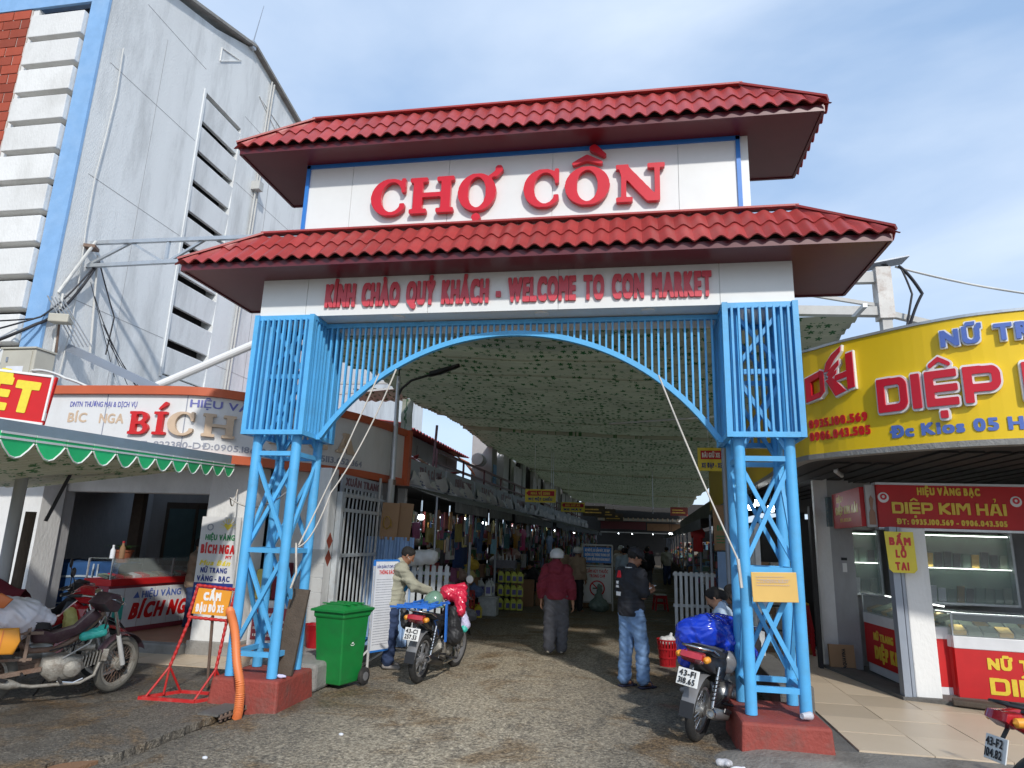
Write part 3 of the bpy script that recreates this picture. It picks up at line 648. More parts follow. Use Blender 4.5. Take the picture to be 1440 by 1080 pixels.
# raised asphalt slab left of the gutter with a broken edge
r = random.Random(14); ed = []
ex_ = lambda y: -2.62+.10*(y+1.2)*.35-.02*(y+1.2)**2
y = 1.45
while y > -6:
    x = ex_(y)+r.uniform(-.018, .018)
    if -2.25 < y < -1.75: x -= .30*math.sin((y+2.25)/.5*math.pi)
    ed.append((x-.03, y)); y -= .06
poly = ed+[(ed[-1][0], -9), (-14, -9), (-14, 1.45)]; poly.reverse()
struct(part('asphalt_slab', MB().prism(poly, -.02, .045), 'asphalt', None))
struct(part('broken_patch', MB().prism([(-3.3, -2.3), (-2.80, -2.25), (-2.75, -1.7), (-3.05, -1.65)], -.02, .016), 'red_earth' if 'red_earth' in M else mat('red_earth', (.28, .15, .08), .8, var=.4, dirt=.4, bump=.6), None))
# broken kerb patch of exposed earth along the gutter
# loose grit: real small stones
mb = MB(); r = random.Random(5)
for i in range(1500):
    x = r.gauss(-0.3, 2.6); y = r.uniform(-3.6, 6)
    if i < 500: x = -2.62+r.gauss(0, .16)+0.035*(y+1.2); y = r.uniform(-3.0, 1.2)
    if x > 2.1 and y > -.4: continue
    s = r.uniform(.002, .0065)
    mb.rbox((x, y, roadz(x, y)+s*.3), (s*2, s*1.5, s), r.uniform(0, 3), r.uniform(-.4, .4))
tag(part('gravel', mb, mat('grit', (.20, .18, .15), .9, var=.7, vs_=3), None, kind='stuff'), 'loose grit scattered over the muddy asphalt', 'gravel')
# litter: scraps
r = random.Random(9)
for i, (x, y, c, lab) in enumerate([(-2.05, -1.5, 'paper', 'white paper scrap in the gutter'), (-1.3, -.6, 'paper', 'small crumpled white scrap on the wet asphalt'), (2.05, -.55, 'bag_clear', 'crumpled clear plastic bag by the right pedestal')]):
    s = .014 if i < 2 else .045
    me = sdf_mesh([((-s, 0, s*.6), (s*.8, s*.3, s*.5), s*.7, s*.6), ((0, s, s*.6), (s*.2, -s*.9, s*.7), s*.6, s*.5)], .006 if i < 2 else .01, .02, wr=(s*.12, 1.2/s))
    tag(link('plastic_bag' if i == 2 else 'paper_scrap', me, c, None, (x, y, roadz(x, y))), lab, 'bag' if i == 2 else 'litter')
# drain grate under the kerb
d = thing('drain_grate', 'rusty kerb drain with dark slots beside the orange hose', 'drain', (-2.72, -0.22, 0.042), -0.05)
mb = MB(); mb.box(-.06, .16, -.32, .32, .0, .018); part('cover', mb, 'concrete_dark', d)
mb = MB(); mb.box(.161, .168, -.30, .30, -.05, .012); part('opening', mb, 'dark', d)
for i in range(9):
    mb = MB(); mb.box(.166, .182, -.29+i*.066, -.27+i*.066, -.05, .014); part('bar', mb, 'rusty', d)
mb = MB(); mb.box(.168, .19, -.31, .31, -.022, -.008); part('bar', mb, 'rusty', d)

# ================= LEFT TOWER BLOCK (white building) =================
B = thing('office_block', 'tall white rendered building with blue corner and louvred slabs, left', 'building', (-9, 2.88, 0))
# side wall polygon in (y,z) with recess for the slats
def yzpoly(poly, x0, x1):
    b_ = MB(); n = len(poly); vs = [(x0, y, z) for y, z in poly]+[(x1, y, z) for y, z in poly]
    b_.add(vs, [tuple(range(n)), tuple(reversed(range(n, 2*n)))]+[(i, (i+1)%n, n+(i+1)%n, n+i) for i in range(n)]); return b_
W0, W1, Wb, Wt_ = 3.08, 4.62, 5.1, 12.35   # recess y range, z range
for poly in ([(0.0, 0), (W0, 0), (W0, 14.2), (0, 13.3)], [(W0, 0), (W1, 0), (W1, Wb), (W0, Wb)], [(W0, Wt_), (W1, Wt_), (W1, 14.9), (W0, 14.2)], [(W1, 0), (22, 0), (22, 11.4), (W1, 14.9)]):
    part('wall', yzpoly(poly, 0, -.35), 'wall_stucco', B)
mb = MB(); mb.box(-.36, -.34, W0, W1, Wb, Wt_); part('recess', mb, 'dark', B)
npit = 9
for i in range(npit):
    z0 = Wb+(Wt_-Wb)*i/npit
    mb = MB(); mb.rbox((-.07, (W0+W1)/2, z0+.36), (.10, W1-W0+.02, .61), 0, 0, .07); part('louvre_slab', mb, 'wall_stucco', B, bev=.012)
# raised margin round the slats
mb = MB(); mb.box(-.02, .025, W0-.07, W0, Wb-.05, Wt_+.05); part('window_frame', mb, 'wall_stucco', B)
# grooves (formwork lines)
mb = MB()
for z in (5.9, 8.4, 10.9, 12.9): mb.box(.0, .004, .25 if z < 12 else .9, W0-.12, z, z+.012); mb.box(0, .004, W1+.1, 12, z-.1, z-.088)
mb.box(0, .003, 1.6, 1.61, 2, 12.6); mb.box(0, .004, 6.2, 6.22, 2, 13.6)
part('groove', mb, 'wall_grey', B)
# triangular relief under the roof edge
mb = MB()
for (a, b_, c) in (((3.4, 13.9), (4.2, 14.15), (3.4, 13.5)), ((5.2, 13.8), (6.6, 13.6), (6.4, 13.3))):
    for p, q in ((a, b_), (b_, c), (c, a)): mb.beam((.01, p[0], p[1]), (.01, q[0], q[1]), .025)
part('relief', mb, 'wall_white', B)
# roof edge coping
mb = MB(); mb.beam((-.1, -.1, 13.33), (-.1, W1, 14.95), .5, .08); mb.beam((-.1, W1, 14.95), (-.1, 22, 11.45), .5, .08); part('coping', mb, 'concrete', B)
mb = MB(); mb.box(-.34, .02, -.02, .34, 0, 13.3); 
mb = MB(); mb.box(-.40, .012, -.06, -.001, 3, 12.148); part('corner_strip', mb, 'trim_lblue' if 'trim_lblue' in M else mat('trim_lblue', (0.24, 0.44, 0.72), 0.8, dirt=.3, dcol=(.35, .45, .55), bump=.2), B)
mb = MB(); mb.box(-6, .012, -.06, -.001, 12.15, 13.3); part('roof_beam', mb, 'trim_lblue', B)
# front: slab bands
mb = MB(); mb.box(-6, -.40, .15, .3, 2.5, 12.2); part('front_recess', mb, 'dark', B)
mb = MB(); mb.box(-6, -.36, .3, .4, 0, 13.2); part('wall', mb, 'wall_white', B)
for i in range(15):
    z1 = 11.86-i*.645
    mb = MB(); mb.box(-1.66, -.42, -.16, .12, z1-.52, z1); part('louvre_slab', mb, 'wall_white', B, bev=.015)
mb = MB(); mb.box(-1.75, -.40, .10, .14, 2.5, 12.14); part('front_recess', mb, 'dark', B)
mb = MB(); mb.box(-1.80, -1.662, -.02, .14, 2.5, 12.14); part('pilaster', mb, 'wall_white', B)
mb = MB(); mb.box(-6, -1.81, -.03, .13, 2.5, 12.14); part('brick_backing', mb, 'mortar', B)
r = random.Random(2); bm_ = None
for row in range(40):
    z = 12.12-row*.217
    for k_ in range(6):
        x = -1.87-.42*k_-(.21 if row % 2 else 0)
        w2 = .392
        if row % 2 and k_ == 0:
            mbh = MB(); mbh.box(-.19, 0, -.018, 0, -.202, 0)
            part('brick', mbh, 'brick_red', B, (-1.83, -.03, z)); 
        if bm_ is None: mbh = MB(); mbh.box(-w2, 0, -.018, 0, -.196, 0); bm_ = mbh.mesh('brick'); fixn(bm_); bm_.materials.append(M['brick_red'])
        if row > 34: continue
        o = link('brick', bm_, 'brick_red', B, (x+.03, -.03-r.uniform(0, .006), z))
# pipes down the side wall
for (y, x) in ((5.3, .06), (5.42, .06)):
    mb = MB(); mb.tube((x, y, 3.5), (x, y+(.35 if y > 4.9 else 0), 14.6 if y > 4.9 else 12), .035 if y < 5 else .028, n=8); part('drainpipe', mb, 'white_dirty', B)
mb = MB(); mb.path([(.05, 0.42+.06*math.sin(i*1.3), 4.4+i*1.0) for i in range(8)], .012, 6); part('cable', mb, 'cable_white', B)
mb = MB(); mb.box(.0, .25, 5.4, 5.6, 11.0, 11.25); part('junction_box', mb, 'white_dirty', B)
# lattice openings of the rear wing behind the gate eave
mb = MB(); mb.box(.0, .006, 6.4, 14, 10.3, 11.0)
mb2 = MB(); mb2.box(.0, .012, 6.2, 15, 9.55, 9.95)
for i in range(16):
    y = 6.6+i*.62
    o = MB(); o.box(0, .10, y, y+.42, 9.35+0*i, 10.0); part('lattice_block', o, 'brick_backing' if False else 'sign_cream', B)
part('lattice_recess', mb2, 'dark', B)

# antenna mast and tv aerial on the block
a = thing('roof_antenna', 'thin metal rod antenna on the white building roof edge', 'antenna', (-8.95, 7.4, 14.9))
mb = MB(); mb.tube((0, 0, 0), (.05, .2, 1.5), .018, .008, 6); part('rod', mb, 'steel_grey', a)
mb = MB(); mb.box(-.08, .08, -.08, .08, -.1, .12); part('bracket', mb, 'galv', a)
a = thing('tv_aerial', 'grey aerial with thin prongs fixed at the blue corner', 'aerial', (-8.95, 3.15, 5.35))
mb = MB(); mb.rbox((.22, -.25, 0), (.34, .2, .16), .3); part('housing', mb, 'beige_box', a, bev=.02)
for i in range(5):
    mb = MB(); x = .05+i*.085; mb.tube((x, -.45, .38-.02*i), (x+.22, .12, -.42), .011, n=6); part('prong', mb, 'galv', a)
mb = MB(); mb.tube((.1, -.15, -.05), (0, 0, -.55), .02, n=6); part('mast', mb, 'rusty', a)
e = thing('electric_box', 'beige metal electrical cabinet high on the building corner', 'electric box', (-9.02, 2.80, 4.35))
mb = MB(); mb.box(-.34, .34, -.30, 0.1, -.33, .33); part('cabinet', mb, 'beige_box', e, bev=.015)
mb = MB(); mb.box(-.36, .36, -.33, .10, .331, .36); part('lid', mb, 'beige_box', e)
mb = MB(); mb.box(-.28, .28, -.315, -.302, -.29, .29); part('door', mb, 'beige_box', e)
mb = MB(); mb.box(-.18, .16, -.321, -.316, -.2, .02); part('label_plate', mb, 'paper', e)
mb = MB(); mb.box(-.20, -.17, -.335, -.316, .1, .18); part('latch', mb, 'steel_grey', e)

# trusses & pipes between the block and the canopy
t = thing('steel_truss', 'galvanised steel truss bridging from white wall to market canopy', 'truss', (-9, 3.5, 7.0))
mb = MB(); mb.beam((0, 0, .12), (5.2, -.2, -.05), .07); part('top_chord', mb, 'galv', t)
mb = MB(); mb.beam((0, 0, -.36), (5.2, -.2, -.42), .07); part('bottom_chord', mb, 'galv', t)
for i in range(6):
    x0, x1 = i*.87, (i+1)*.87; za, zb = (-.36, .1) if i % 2 == 0 else (.1, -.38)
    mb = MB(); mb.beam((x0, -.01, za), (x1, -.04*i, zb-.02), .045); part('web', mb, 'galv', t)
mb = MB(); mb.beam((1.75, -.06, -.38), (1.75, -.06, .08), .05); part('web', mb, 'galv', t)
mb = MB(); mb.rbox((.10, -.08, -.02), (.2, .24, .06), .4); part('rusty_plate', mb, 'rusty', t)
b_ = tag(part('wall_pipe', MB().tube((-6.9, 3.3, 4.2), (-4.6, 3.3, 5.15), .07, n=12), 'white_paint', None), 'long white pipe slanting up from the shop roof to the canopy', 'pipe')
b_ = tag(part('steel_channel', MB().beam((-8.9, 3.35, 4.95), (-6.6, 3.1, 4.05), .10, .14), 'steel_grey', None), 'grey steel channel slanting down to the orange shop fascia', 'beam')
mb = MB(); r = random.Random(3)
mb.path([(-9.3+i*.18, 2.55+.05*math.sin(i), 4.02-.012*i+.03*math.sin(i*1.7)-.0012*i*i) for i in range(18)], [.095+.02*math.sin(i*2.3) for i in range(18)], 10)
tag(part('wrapped_pipe', mb, 'wrap_red', None, sm=60), 'pipe wrapped in faded red cloth running above the shop sign', 'pipe')

# overhead cables (each a curve of its own)
def cable(pts, rad, material, label, sag=0.0, n=14, cat='cable', group='tangled overhead cables'):
    P = [Vector(p) for p in pts]; out = []
    for a_, b_ in zip(P[:-1], P[1:]):
        for i in range(n): t_ = i/n; q = a_.lerp(b_, t_); q.z -= sag*4*t_*(1-t_); out.append(q)
    out.append(P[-1]); o = part('cable', MB().path(out, rad, 6), material, None, sm=60); tag(o, label, cat, group); return o
cable([(-11, 1.0, 3.9), (-9.0, 2.7, 5.2), (-8.85, 3.6, 6.75)], .028, 'cable', 'thick black cable climbing past the aerial to the truss', .25)
cable([(-11.5, .8, 3.9), (-9.0, 2.75, 5.35), (-8.85, 3.6, 6.8)], .016, 'cable', 'thin black cable beside the thick one climbing to the truss', .12)
cable([(-12, 1.2, 5.1), (-9.1, 2.7, 5.3)], .014, 'cable', 'thin black cable reaching the aerial from the far left', .15)
cable([(-8.9, 3.6, 6.9), (-8.75, 4.1, 5.8), (-8.7, 4.0, 5.0)], .014, 'cable', 'black cable hanging down the white wall from the truss', .02)
cable([(-8.9, 3.6, 6.9), (-8.9, 3.85, 4.9)], .022, 'cable_white', 'white conduit dropping from the truss to the channel', 0)
cable([(-8.95, 3.05, 5.9), (-8.95, 3.1, 4.3)], .022, 'cable_white', 'white conduit beside the electrical cabinet', 0)
cable([(-9.2, 2.6, 4.15), (-8.6, 2.5, 4.3), (-8.0, 2.5, 4.15), (-7.2, 2.4, 3.85), (-6.8, 2.4, 3.72)], .025, 'cable_white', 'white cable looped over the red wrapped pipe', -.03)
cable([(-8.8, 3.4, 7.1), (-9.0, 3.0, 5.9)], .03, 'cable_white', 'short white tube slanting at the truss foot', 0)
for i in range(5):
    cable([(-8.85+.05*i, 3.5+.1*i, 6.3-.25*i), (-8.6+.1*i, 4.2+.25*i, 4.6-.1*i)], .007, 'cable', ['leftmost', 'second from left', 'middle', 'second from right', 'rightmost'][i]+' of the fine black wires fanned over the white wall', .05*i)
# ================= MARKET GATE =================
G = thing('market_gate', 'blue steel market gate with two red tiled roofs and white sign boards over the lane', 'gate', (0, 0, 0))
LX = (2.36, 2.83); LY = (0.0, 0.52); ZB = 0.30; ZBOX = 2.84; ZF = 4.205; ZFT = 4.71
for sx in (-1, 1):
    px0, px1 = (sx*2.23, sx*2.97); x0, x1 = min(px0, px1), max(px0, px1)
    YF_ = -.10 if sx < 0 else -.28
    mb = MB(); mb.add([(x0-.02, YF_-.03, -.05), (x1+.02, YF_-.03, -.05), (x1+.02, .70, -.05), (x0-.02, .70, -.05), (x0, YF_, ZB-.005), (x1, YF_, ZB-.005), (x1, .66, ZB-.005), (x0, .66, ZB-.005)], [(0,3,2,1),(4,5,6,7),(0,1,5,4),(1,2,6,5),(2,3,7,6),(3,0,4,7)])
    part('pedestal', mb, 'red_oxide', G, bev=.025)
    T_ = part('tower', MB().box(sx*2.6-.02, sx*2.6+.02, .5, .52, ZF-.1, ZF-.02), 'blue_paint', G)
    for lx in LX:
        for ly in LY:
            mb = MB(); mb.tube((sx*lx, ly, ZB), (sx*lx, ly, ZF), .054, n=20); part('leg', mb, 'blue_paint', T_, sm=50)
    faces = [((sx*LX[0], LY[0]), (sx*LX[1], LY[0])), ((sx*LX[0], LY[1]), (sx*LX[1], LY[1])), ((sx*LX[0], LY[0]), (sx*LX[0], LY[1])), ((sx*LX[1], LY[0]), (sx*LX[1], LY[1]))]
    for a, b_ in faces:
        for z in (.52, 1.57, 2.62, 3.5):
            mb = MB(); mb.beam((a[0], a[1], z), (b_[0], b_[1], z), .045, .05); part('rung', mb, 'blue_paint', T_)
        for z0, z1, fl in ((.56, 1.53, 0), (1.61, 2.58, 1), (2.66, 3.46, 0), (3.54, 4.16, 1)):
            p, q = (a, b_) if fl else (b_, a)
            mb = MB(); mb.beam((p[0], p[1], z0), (q[0], q[1], z1), .035, .04); part('brace', mb, 'blue_paint', T_)
            if a[1] == b_[1]:
                mb = MB(); mb.beam((q[0], q[1]+.045, z0), (p[0], p[1]+.045, z1), .035, .04); part('brace', mb, 'blue_paint', T_)
    # louvred box round the tower head
    BX = part('louvre_box', MB().box(sx*2.6-.33, sx*2.6+.33, -.12, -.07, ZF-.06, ZF-.002), 'blue_paint', G)
    xa, xb, ya, yb = sx*2.6-.34, sx*2.6+.34, -.12, .64
    for (p, q) in (((xa, ya), (xb, ya)), ((xa, yb), (xb, yb)), ((xa, ya), (xa, yb)), ((xb, ya), (xb, yb))):
        for z in ((ZBOX, ZF-.028) if not (p[1] == ya and q[1] == ya) else (ZBOX,)):
            mb = MB(); mb.beam((p[0], p[1], z), (q[0], q[1], z), .052, .052); part('frame', mb, 'blue_paint', BX)
        L_ = math.hypot(q[0]-p[0], q[1]-p[1]); nb = 10
        for i in range(1, nb):
            t_ = i/nb; x, y = p[0]+(q[0]-p[0])*t_, p[1]+(q[1]-p[1])*t_
            mb = MB(); mb.beam((x, y, ZBOX+.02), (x, y, ZF-.05), .022, .045, up=(0, 1, 0) if p[1] == q[1] else (1, 0, 0)); part('bar', mb, 'blue_paint', BX)
    for x in (xa, xb):
        for y in (ya, yb):
            mb = MB(); mb.beam((x, y, ZBOX-.026), (x, y, ZF-.003), .056); part('corner_post', mb, 'blue_paint', BX)
# arched grille
AY = 0.22
AG = part('arch_grille', MB().beam((-2.26, AY, 4.165), (2.26, AY, 4.165), .05, .05), 'blue_paint', G)
Rr = 2.63; zc = 4.03-Rr
def arcz(x): return zc+math.sqrt(max(0, Rr*Rr-x*x))
mb = MB(); xs = [-2.2+4.4*i/48 for i in range(49)]; prof = [Vector((x, AY, arcz(x))) for x in xs]
for a, b_ in zip(prof[:-1], prof[1:]): 
    pass
vs = []; 
for p in prof:
    d = Vector((p.x, 0, p.z-zc)).normalized(); vs += [p-d*.028+Vector((0, -.03, 0)), p+d*.028+Vector((0, -.03, 0)), p+d*.028+Vector((0, .03, 0)), p-d*.028+Vector((0, .03, 0))]
mb.add(vs, [(i*4+j, i*4+(j+1)%4, (i+1)*4+(j+1)%4, (i+1)*4+j) for i in range(48) for j in range(4)]+[(0, 1, 2, 3), (192, 195, 194, 193)]); part('arch_rib', mb, 'blue_paint', AG)
for sx in (-1, 1):
    mb = MB(); mb.beam((sx*2.19, AY, arcz(2.19)-.02), (sx*2.27, AY, arcz(2.19)-.02), .055); part('arch_foot', mb, 'blue_paint', AG)
nb = 64
for i in range(1, nb):
    x = -2.24+4.48*i/nb
    if abs(x) > 2.19: continue
    mb = MB(); mb.beam((x, AY, arcz(x)+.02), (x, AY, 4.145), .020, .036, up=(0, 1, 0)); part('bar', mb, 'blue_paint', AG)
# fascia with the welcome line
FX = 2.96
mb = MB(); mb.box(-FX, FX, -.055, .70, ZF+.001, ZFT+.0); FB = part('fascia_board', mb, 'white_panel', G)
mb = MB(); mb.box(-FX, -2.395, -.062, -.056, ZF, ZFT); mb2 = MB(); xs = [-FX, -2.39, -.92, .545, 2.23, FX]
for a, b_ in zip(xs[:-1], xs[1:]):
    part('panel', MB().box(a+.003, b_-.003, -.068, -.0555, ZF-.002, ZFT), 'white_panel', FB)
for x in (-1.3, .35, 1.5):
    part('downlight', MB().lathe([(0, 0), (.07, 0), (.08, .012), (0, .012)], (x, .06, ZF-.012), n=20), 'white_paint', FB)
text('KÍNH CHÀO QUÝ KHÁCH - WELCOME TO CON MARKET', (-2.15, -.072, 4.31), .255, width=4.30, style=('sans', 1.0, 6, 3), material='red_letter_face', parent=FB, depth=.028, gap=.06, space=.8)
# upper board
UX = 2.60
mb = MB(); mb.box(-UX, UX, 0.0, .62, 5.16, 6.30); UB = part('sign_board', mb, 'white_panel', G)
xs = [-UX, -1.99, -.78, .45, 1.85, UX]
for a, b_ in zip(xs[:-1], xs[1:]): part('panel', MB().box(a+.003, b_-.003, -.012, -.0005, 5.2, 6.24), 'white_panel', UB)
for a, b_ in (((-2.57, -.02, 5.2), (-2.57, -.02, 6.2)), ((2.49, -.02, 5.2), (2.49, -.02, 6.2)), ((-2.595, -.02, 6.155), (2.515, -.02, 6.155))):
    part('border_strip', MB().beam(a, b_, .045, .03, up=(0, 1, 0)), 'trim_blue', UB)
for ch, x0, x1 in (('C', -1.70, -1.25), ('H', -1.22, -.69), ('Ợ', -.64, -.19), ('C', .13, .56), ('Ồ', .60, 1.10), ('N', 1.17, 1.70)):
    me, w_ = glyph(ch, ('serif',)); 
    sx_ = (x1-x0)/w_
    o = bpy.data.objects.new('letter', me)
    if len(me.materials) == 0: me.materials.append(M['red_letter'])
    COL.objects.link(o); o.parent = UB; o.matrix_local = Matrix(((sx_, 0, 0, x0), (0, 0, -.055, -.035), (0, .45, 0, 5.425), (0, 0, 0, 1)))
    md = o.modifiers.new('bevel', 'BEVEL'); md.width = .006; md.segments = 2; md.limit_method = 'ANGLE'; md.angle_limit = 1.0
# tiled roofs
def roof(name, ez, ex, ey0, ey1, rz, rx, ry0, ry1, cw, rows):
    """frustum roof: eave rectangle at ez, upper rectangle at rz; wavy metal tiles"""
    RF = part(name, MB().add([(-ex+.05, ey0+.05, ez-.03), (ex-.05, ey0+.05, ez-.03), (ex-.05, ey1-.05, ez-.03), (-ex+.05, ey1-.05, ez-.03), (-rx, ry0+.02, rz-.05), (rx, ry0+.02, rz-.05), (rx, ry1-.02, rz-.05), (-rx, ry1-.02, rz-.05)], [(4,5,6,7),(0,1,5,4),(1,2,6,5),(2,3,7,6),(3,0,4,7)]), 'roof_under', G)
    part('soffit', MB().box(-ex+.06, ex-.06, ey0+.06, ey1-.06, ez-.055, ez-.032), 'maroon', RF)
    for a, b_ in (((-ex+.04, ey0+.04), (ex-.04, ey0+.04)), ((ex-.04, ey0+.04), (ex-.04, ey1-.04)), ((ex-.04, ey1-.04), (-ex+.04, ey1-.04)), ((-ex+.04, ey1-.04), (-ex+.04, ey0+.04))):
        part('eave_board', MB().beam((a[0], a[1], ez-.03), (b_[0], b_[1], ez-.03), .03, .075), 'maroon', RF)
    shared = {}
    def slope(e0, e1, r0, r1, cols, stuff=False):
        e0, e1, r0, r1 = map(Vector, (e0, e1, r0, r1)); X = (e1-e0).normalized(); Lw = (e1-e0).length
        m0 = r0-e0; a0 = m0.dot(X); a1 = (r1-e0).dot(X); Yv = (m0-X*a0); Ls = Yv.length; Yv.normalize(); Z = X.cross(Yv).normalized()
        if Z.z < 0: Z = -Z
        cw_ = Lw/cols; rl = Ls/rows; J = MB()
        for j in range(rows):
            for i in range(cols):
                u0, u1 = i*cw_, (i+1)*cw_; v0, v1 = j*rl, (j+1)*rl+.03
                if j == rows-1: v1 = (j+1)*rl
                lo_ = a0*(v0/Ls); hi_ = Lw+(a1-Lw)*(v0/Ls)
                if u1 < lo_-.001 or u0 > hi_+.001: continue
                clipd = u0 < a0*(v1/Ls) or u1 > Lw+(a1-Lw)*(v1/Ls)
                nu = 8; vs = []; 
                for q in range(3):
                    for k_ in range(nu+1):
                        s = k_/nu; u = u0+cw_*s; v = v0+(v1-v0)*(q/2)
                        wv = .5-.5*math.cos(2*math.pi*s); wv = wv**.8
                        h = .037*wv+.020*(1-(v-v0)/(v1-v0)); 
                        vv = v-(.022*(1-wv) if q == 0 and False else 0)+(-.028*(1-wv) if q == 0 else 0)
                        ul, uh = a0*max(0, vv)/Ls, Lw+(a1-Lw)*max(0, vv)/Ls; uc = min(max(u, ul), uh)
                        vs.append((uc-u0, vv-v0, h+.004)); 
                n1_ = nu+1; bot = [(x, y+(.001), z-.014) for x, y, z in vs]; allv = vs+bot; o_ = len(vs)
                fs = [(q*n1_+k_, q*n1_+k_+1, (q+1)*n1_+k_+1, (q+1)*n1_+k_) for q in range(2) for k_ in range(nu)]
                fs += [(o_+q*n1_+k_, o_+(q+1)*n1_+k_, o_+(q+1)*n1_+k_+1, o_+q*n1_+k_+1) for q in (0, 1) for k_ in range(nu)]
                fs += [(k_, o_+k_, o_+k_+1, k_+1) for k_ in range(nu)]
                key = (round(cw_, 4), round(rl, 4), j == rows-1)
                mm = Matrix(((X[0], Yv[0], Z[0], 0), (X[1], Yv[1], Z[1], 0), (X[2], Yv[2], Z[2], 0), (0, 0, 0, 1)))
                pos = e0+X*u0+Yv*v0; mm.translation = pos
                if stuff:
                    J.add([mm @ Vector(v) for v in allv], fs); continue
                if clipd or key not in shared:
                    b2 = MB(); b2.add(allv, fs); me = b2.mesh('roof_tile'); smooth_by_angle(me, 50); me.materials.append(M['roof_red'])
                    if not clipd: shared[key] = me
                else: me = shared[key]
                o = bpy.data.objects.new('roof_tile', me); COL.objects.link(o); o.parent = RF; o.matrix_local = mm
        if stuff: part('roof_tile', J, 'roof_red', RF, kind='stuff', sm=50)
    nF = int(round(2*ex/cw)); nS = max(3, int(round((ey1-ey0)/cw)))
    slope((-ex, ey0, ez), (ex, ey0, ez), (-rx, ry0, rz), (rx, ry0, rz), nF)
    slope((ex, ey0, ez), (ex, ey1, ez), (rx, ry0, rz), (rx, ry1, rz), nS)
    slope((-ex, ey1, ez), (-ex, ey0, ez), (-rx, ry1, rz), (-rx, ry0, rz), nS)
    slope((ex, ey1, ez), (-ex, ey1, ez), (rx, ry1, rz), (-rx, ry1, rz), nF, True)
    # ridge cap and hip caps
    def capn(a, b_): 
        a, b_ = Vector(a), Vector(b_); part('ridge_cap', MB().beam(a+Vector((0, 0, .045)), b_+Vector((0, 0, .045)), .11, .022), 'roof_red', RF)
    capn((-rx-.02, ry0, rz+.012), (rx+.02, ry0, rz+.012)); capn((-ex, ey0, ez+.012), (-rx, ry0, rz+.012)); capn((ex, ey0, ez+.012), (rx, ry0, rz+.012)); capn((ex, ey1, ez), (rx, ry1, rz)); capn((-ex, ey1, ez), (-rx, ry1, rz))
    if name == 'upper_roof': part('top_sheet', MB().box(-rx, rx, ry0, ry1, rz-.02, rz+.03), 'roof_red', RF)
    else: part('top_sheet', MB().box(-rx, rx, ry0+.03, ry1, rz-.03, rz-.004), 'roof_under', RF)
roof('lower_roof', 4.715, 3.80, -.51, 1.02, 5.205, 3.03, -.075, .70, .168, 2)
roof('upper_roof', 6.235, 3.33, -.41, .97, 6.74, 2.54, -.05, .66, .168, 2)
# hanging ropes from the arch
def rope(pts, label, sag=.1, rad=.009):
    o = cable(pts, rad, 'rope', label, sag, cat='rope', group=None); o.name = 'rope'
rope([(-1.50, .1, 3.55), (-2.17, -.08, 1.64)], 'white rope tied to left tower pulled straight from the arch', .05)
rope([(-1.30, .1, 3.60), (-1.9, .0, 2.2), (-2.17, -.08, 1.62)], 'slack white rope curving from the arch to the left tower', .12)
rope([(1.60, .1, 3.5), (2.29, -.06, 1.66)], 'white rope slanting from the arch to the right tower', .04)
rope([(-2.2, -.085, 1.66), (-2.16, -.09, 1.35), (-2.21, -.08, 1.2)], 'bundle of knotted rope ends hanging on the left tower', 0, .012)
rope([(2.29, -.08, 1.66), (2.31, -.085, 1.4)], 'short knotted rope end on the right tower', 0, .016)
rope([(-2.35, 0, 2.25), (-3.6, .8, 2.16), (-4.4, 2.2, 2.35)], 'white cord sagging from left tower to the shop pillar', .16)
P_ = thing('notice_plaque', 'small orange yellow notice plaque on the right blue tower', 'sign', (2.60, -.10, 1.42))
mb = MB(); mb.rbox((0, 0, 0), (.40, .02, .265), 0, 0, -.03); part('plate', mb, 'plaque', P_, bev=.004)
scribble((-.16, -.0125, .0), .32, .10, (1, 0, .03), (-.03, 0, 1), P_, 'sign_cream', 4, .3)
text('THÔNG BÁO', (-.13, -.0125, .045), .022, width=.25, parent=P_, material='sign_cream', letters=False, depth=.001)
p = thing('timber_plank', 'dark weathered plank leaning on the left blue tower', 'plank', (-2.28, .18, 0))
mb = MB(); mb.add([(-.15, -.02, .30), (.05, -.02, .30), (.12, .06, 1.16), (-.09, .06, 1.17), (-.15, .02, .30), (.05, .02, .30), (.12, .10, 1.16), (-.09, .10, 1.17)], [(0,1,2,3),(7,6,5,4),(0,4,5,1),(1,5,6,2),(2,6,7,3),(3,7,4,0)])
part('board', mb, 'wood_old', p)
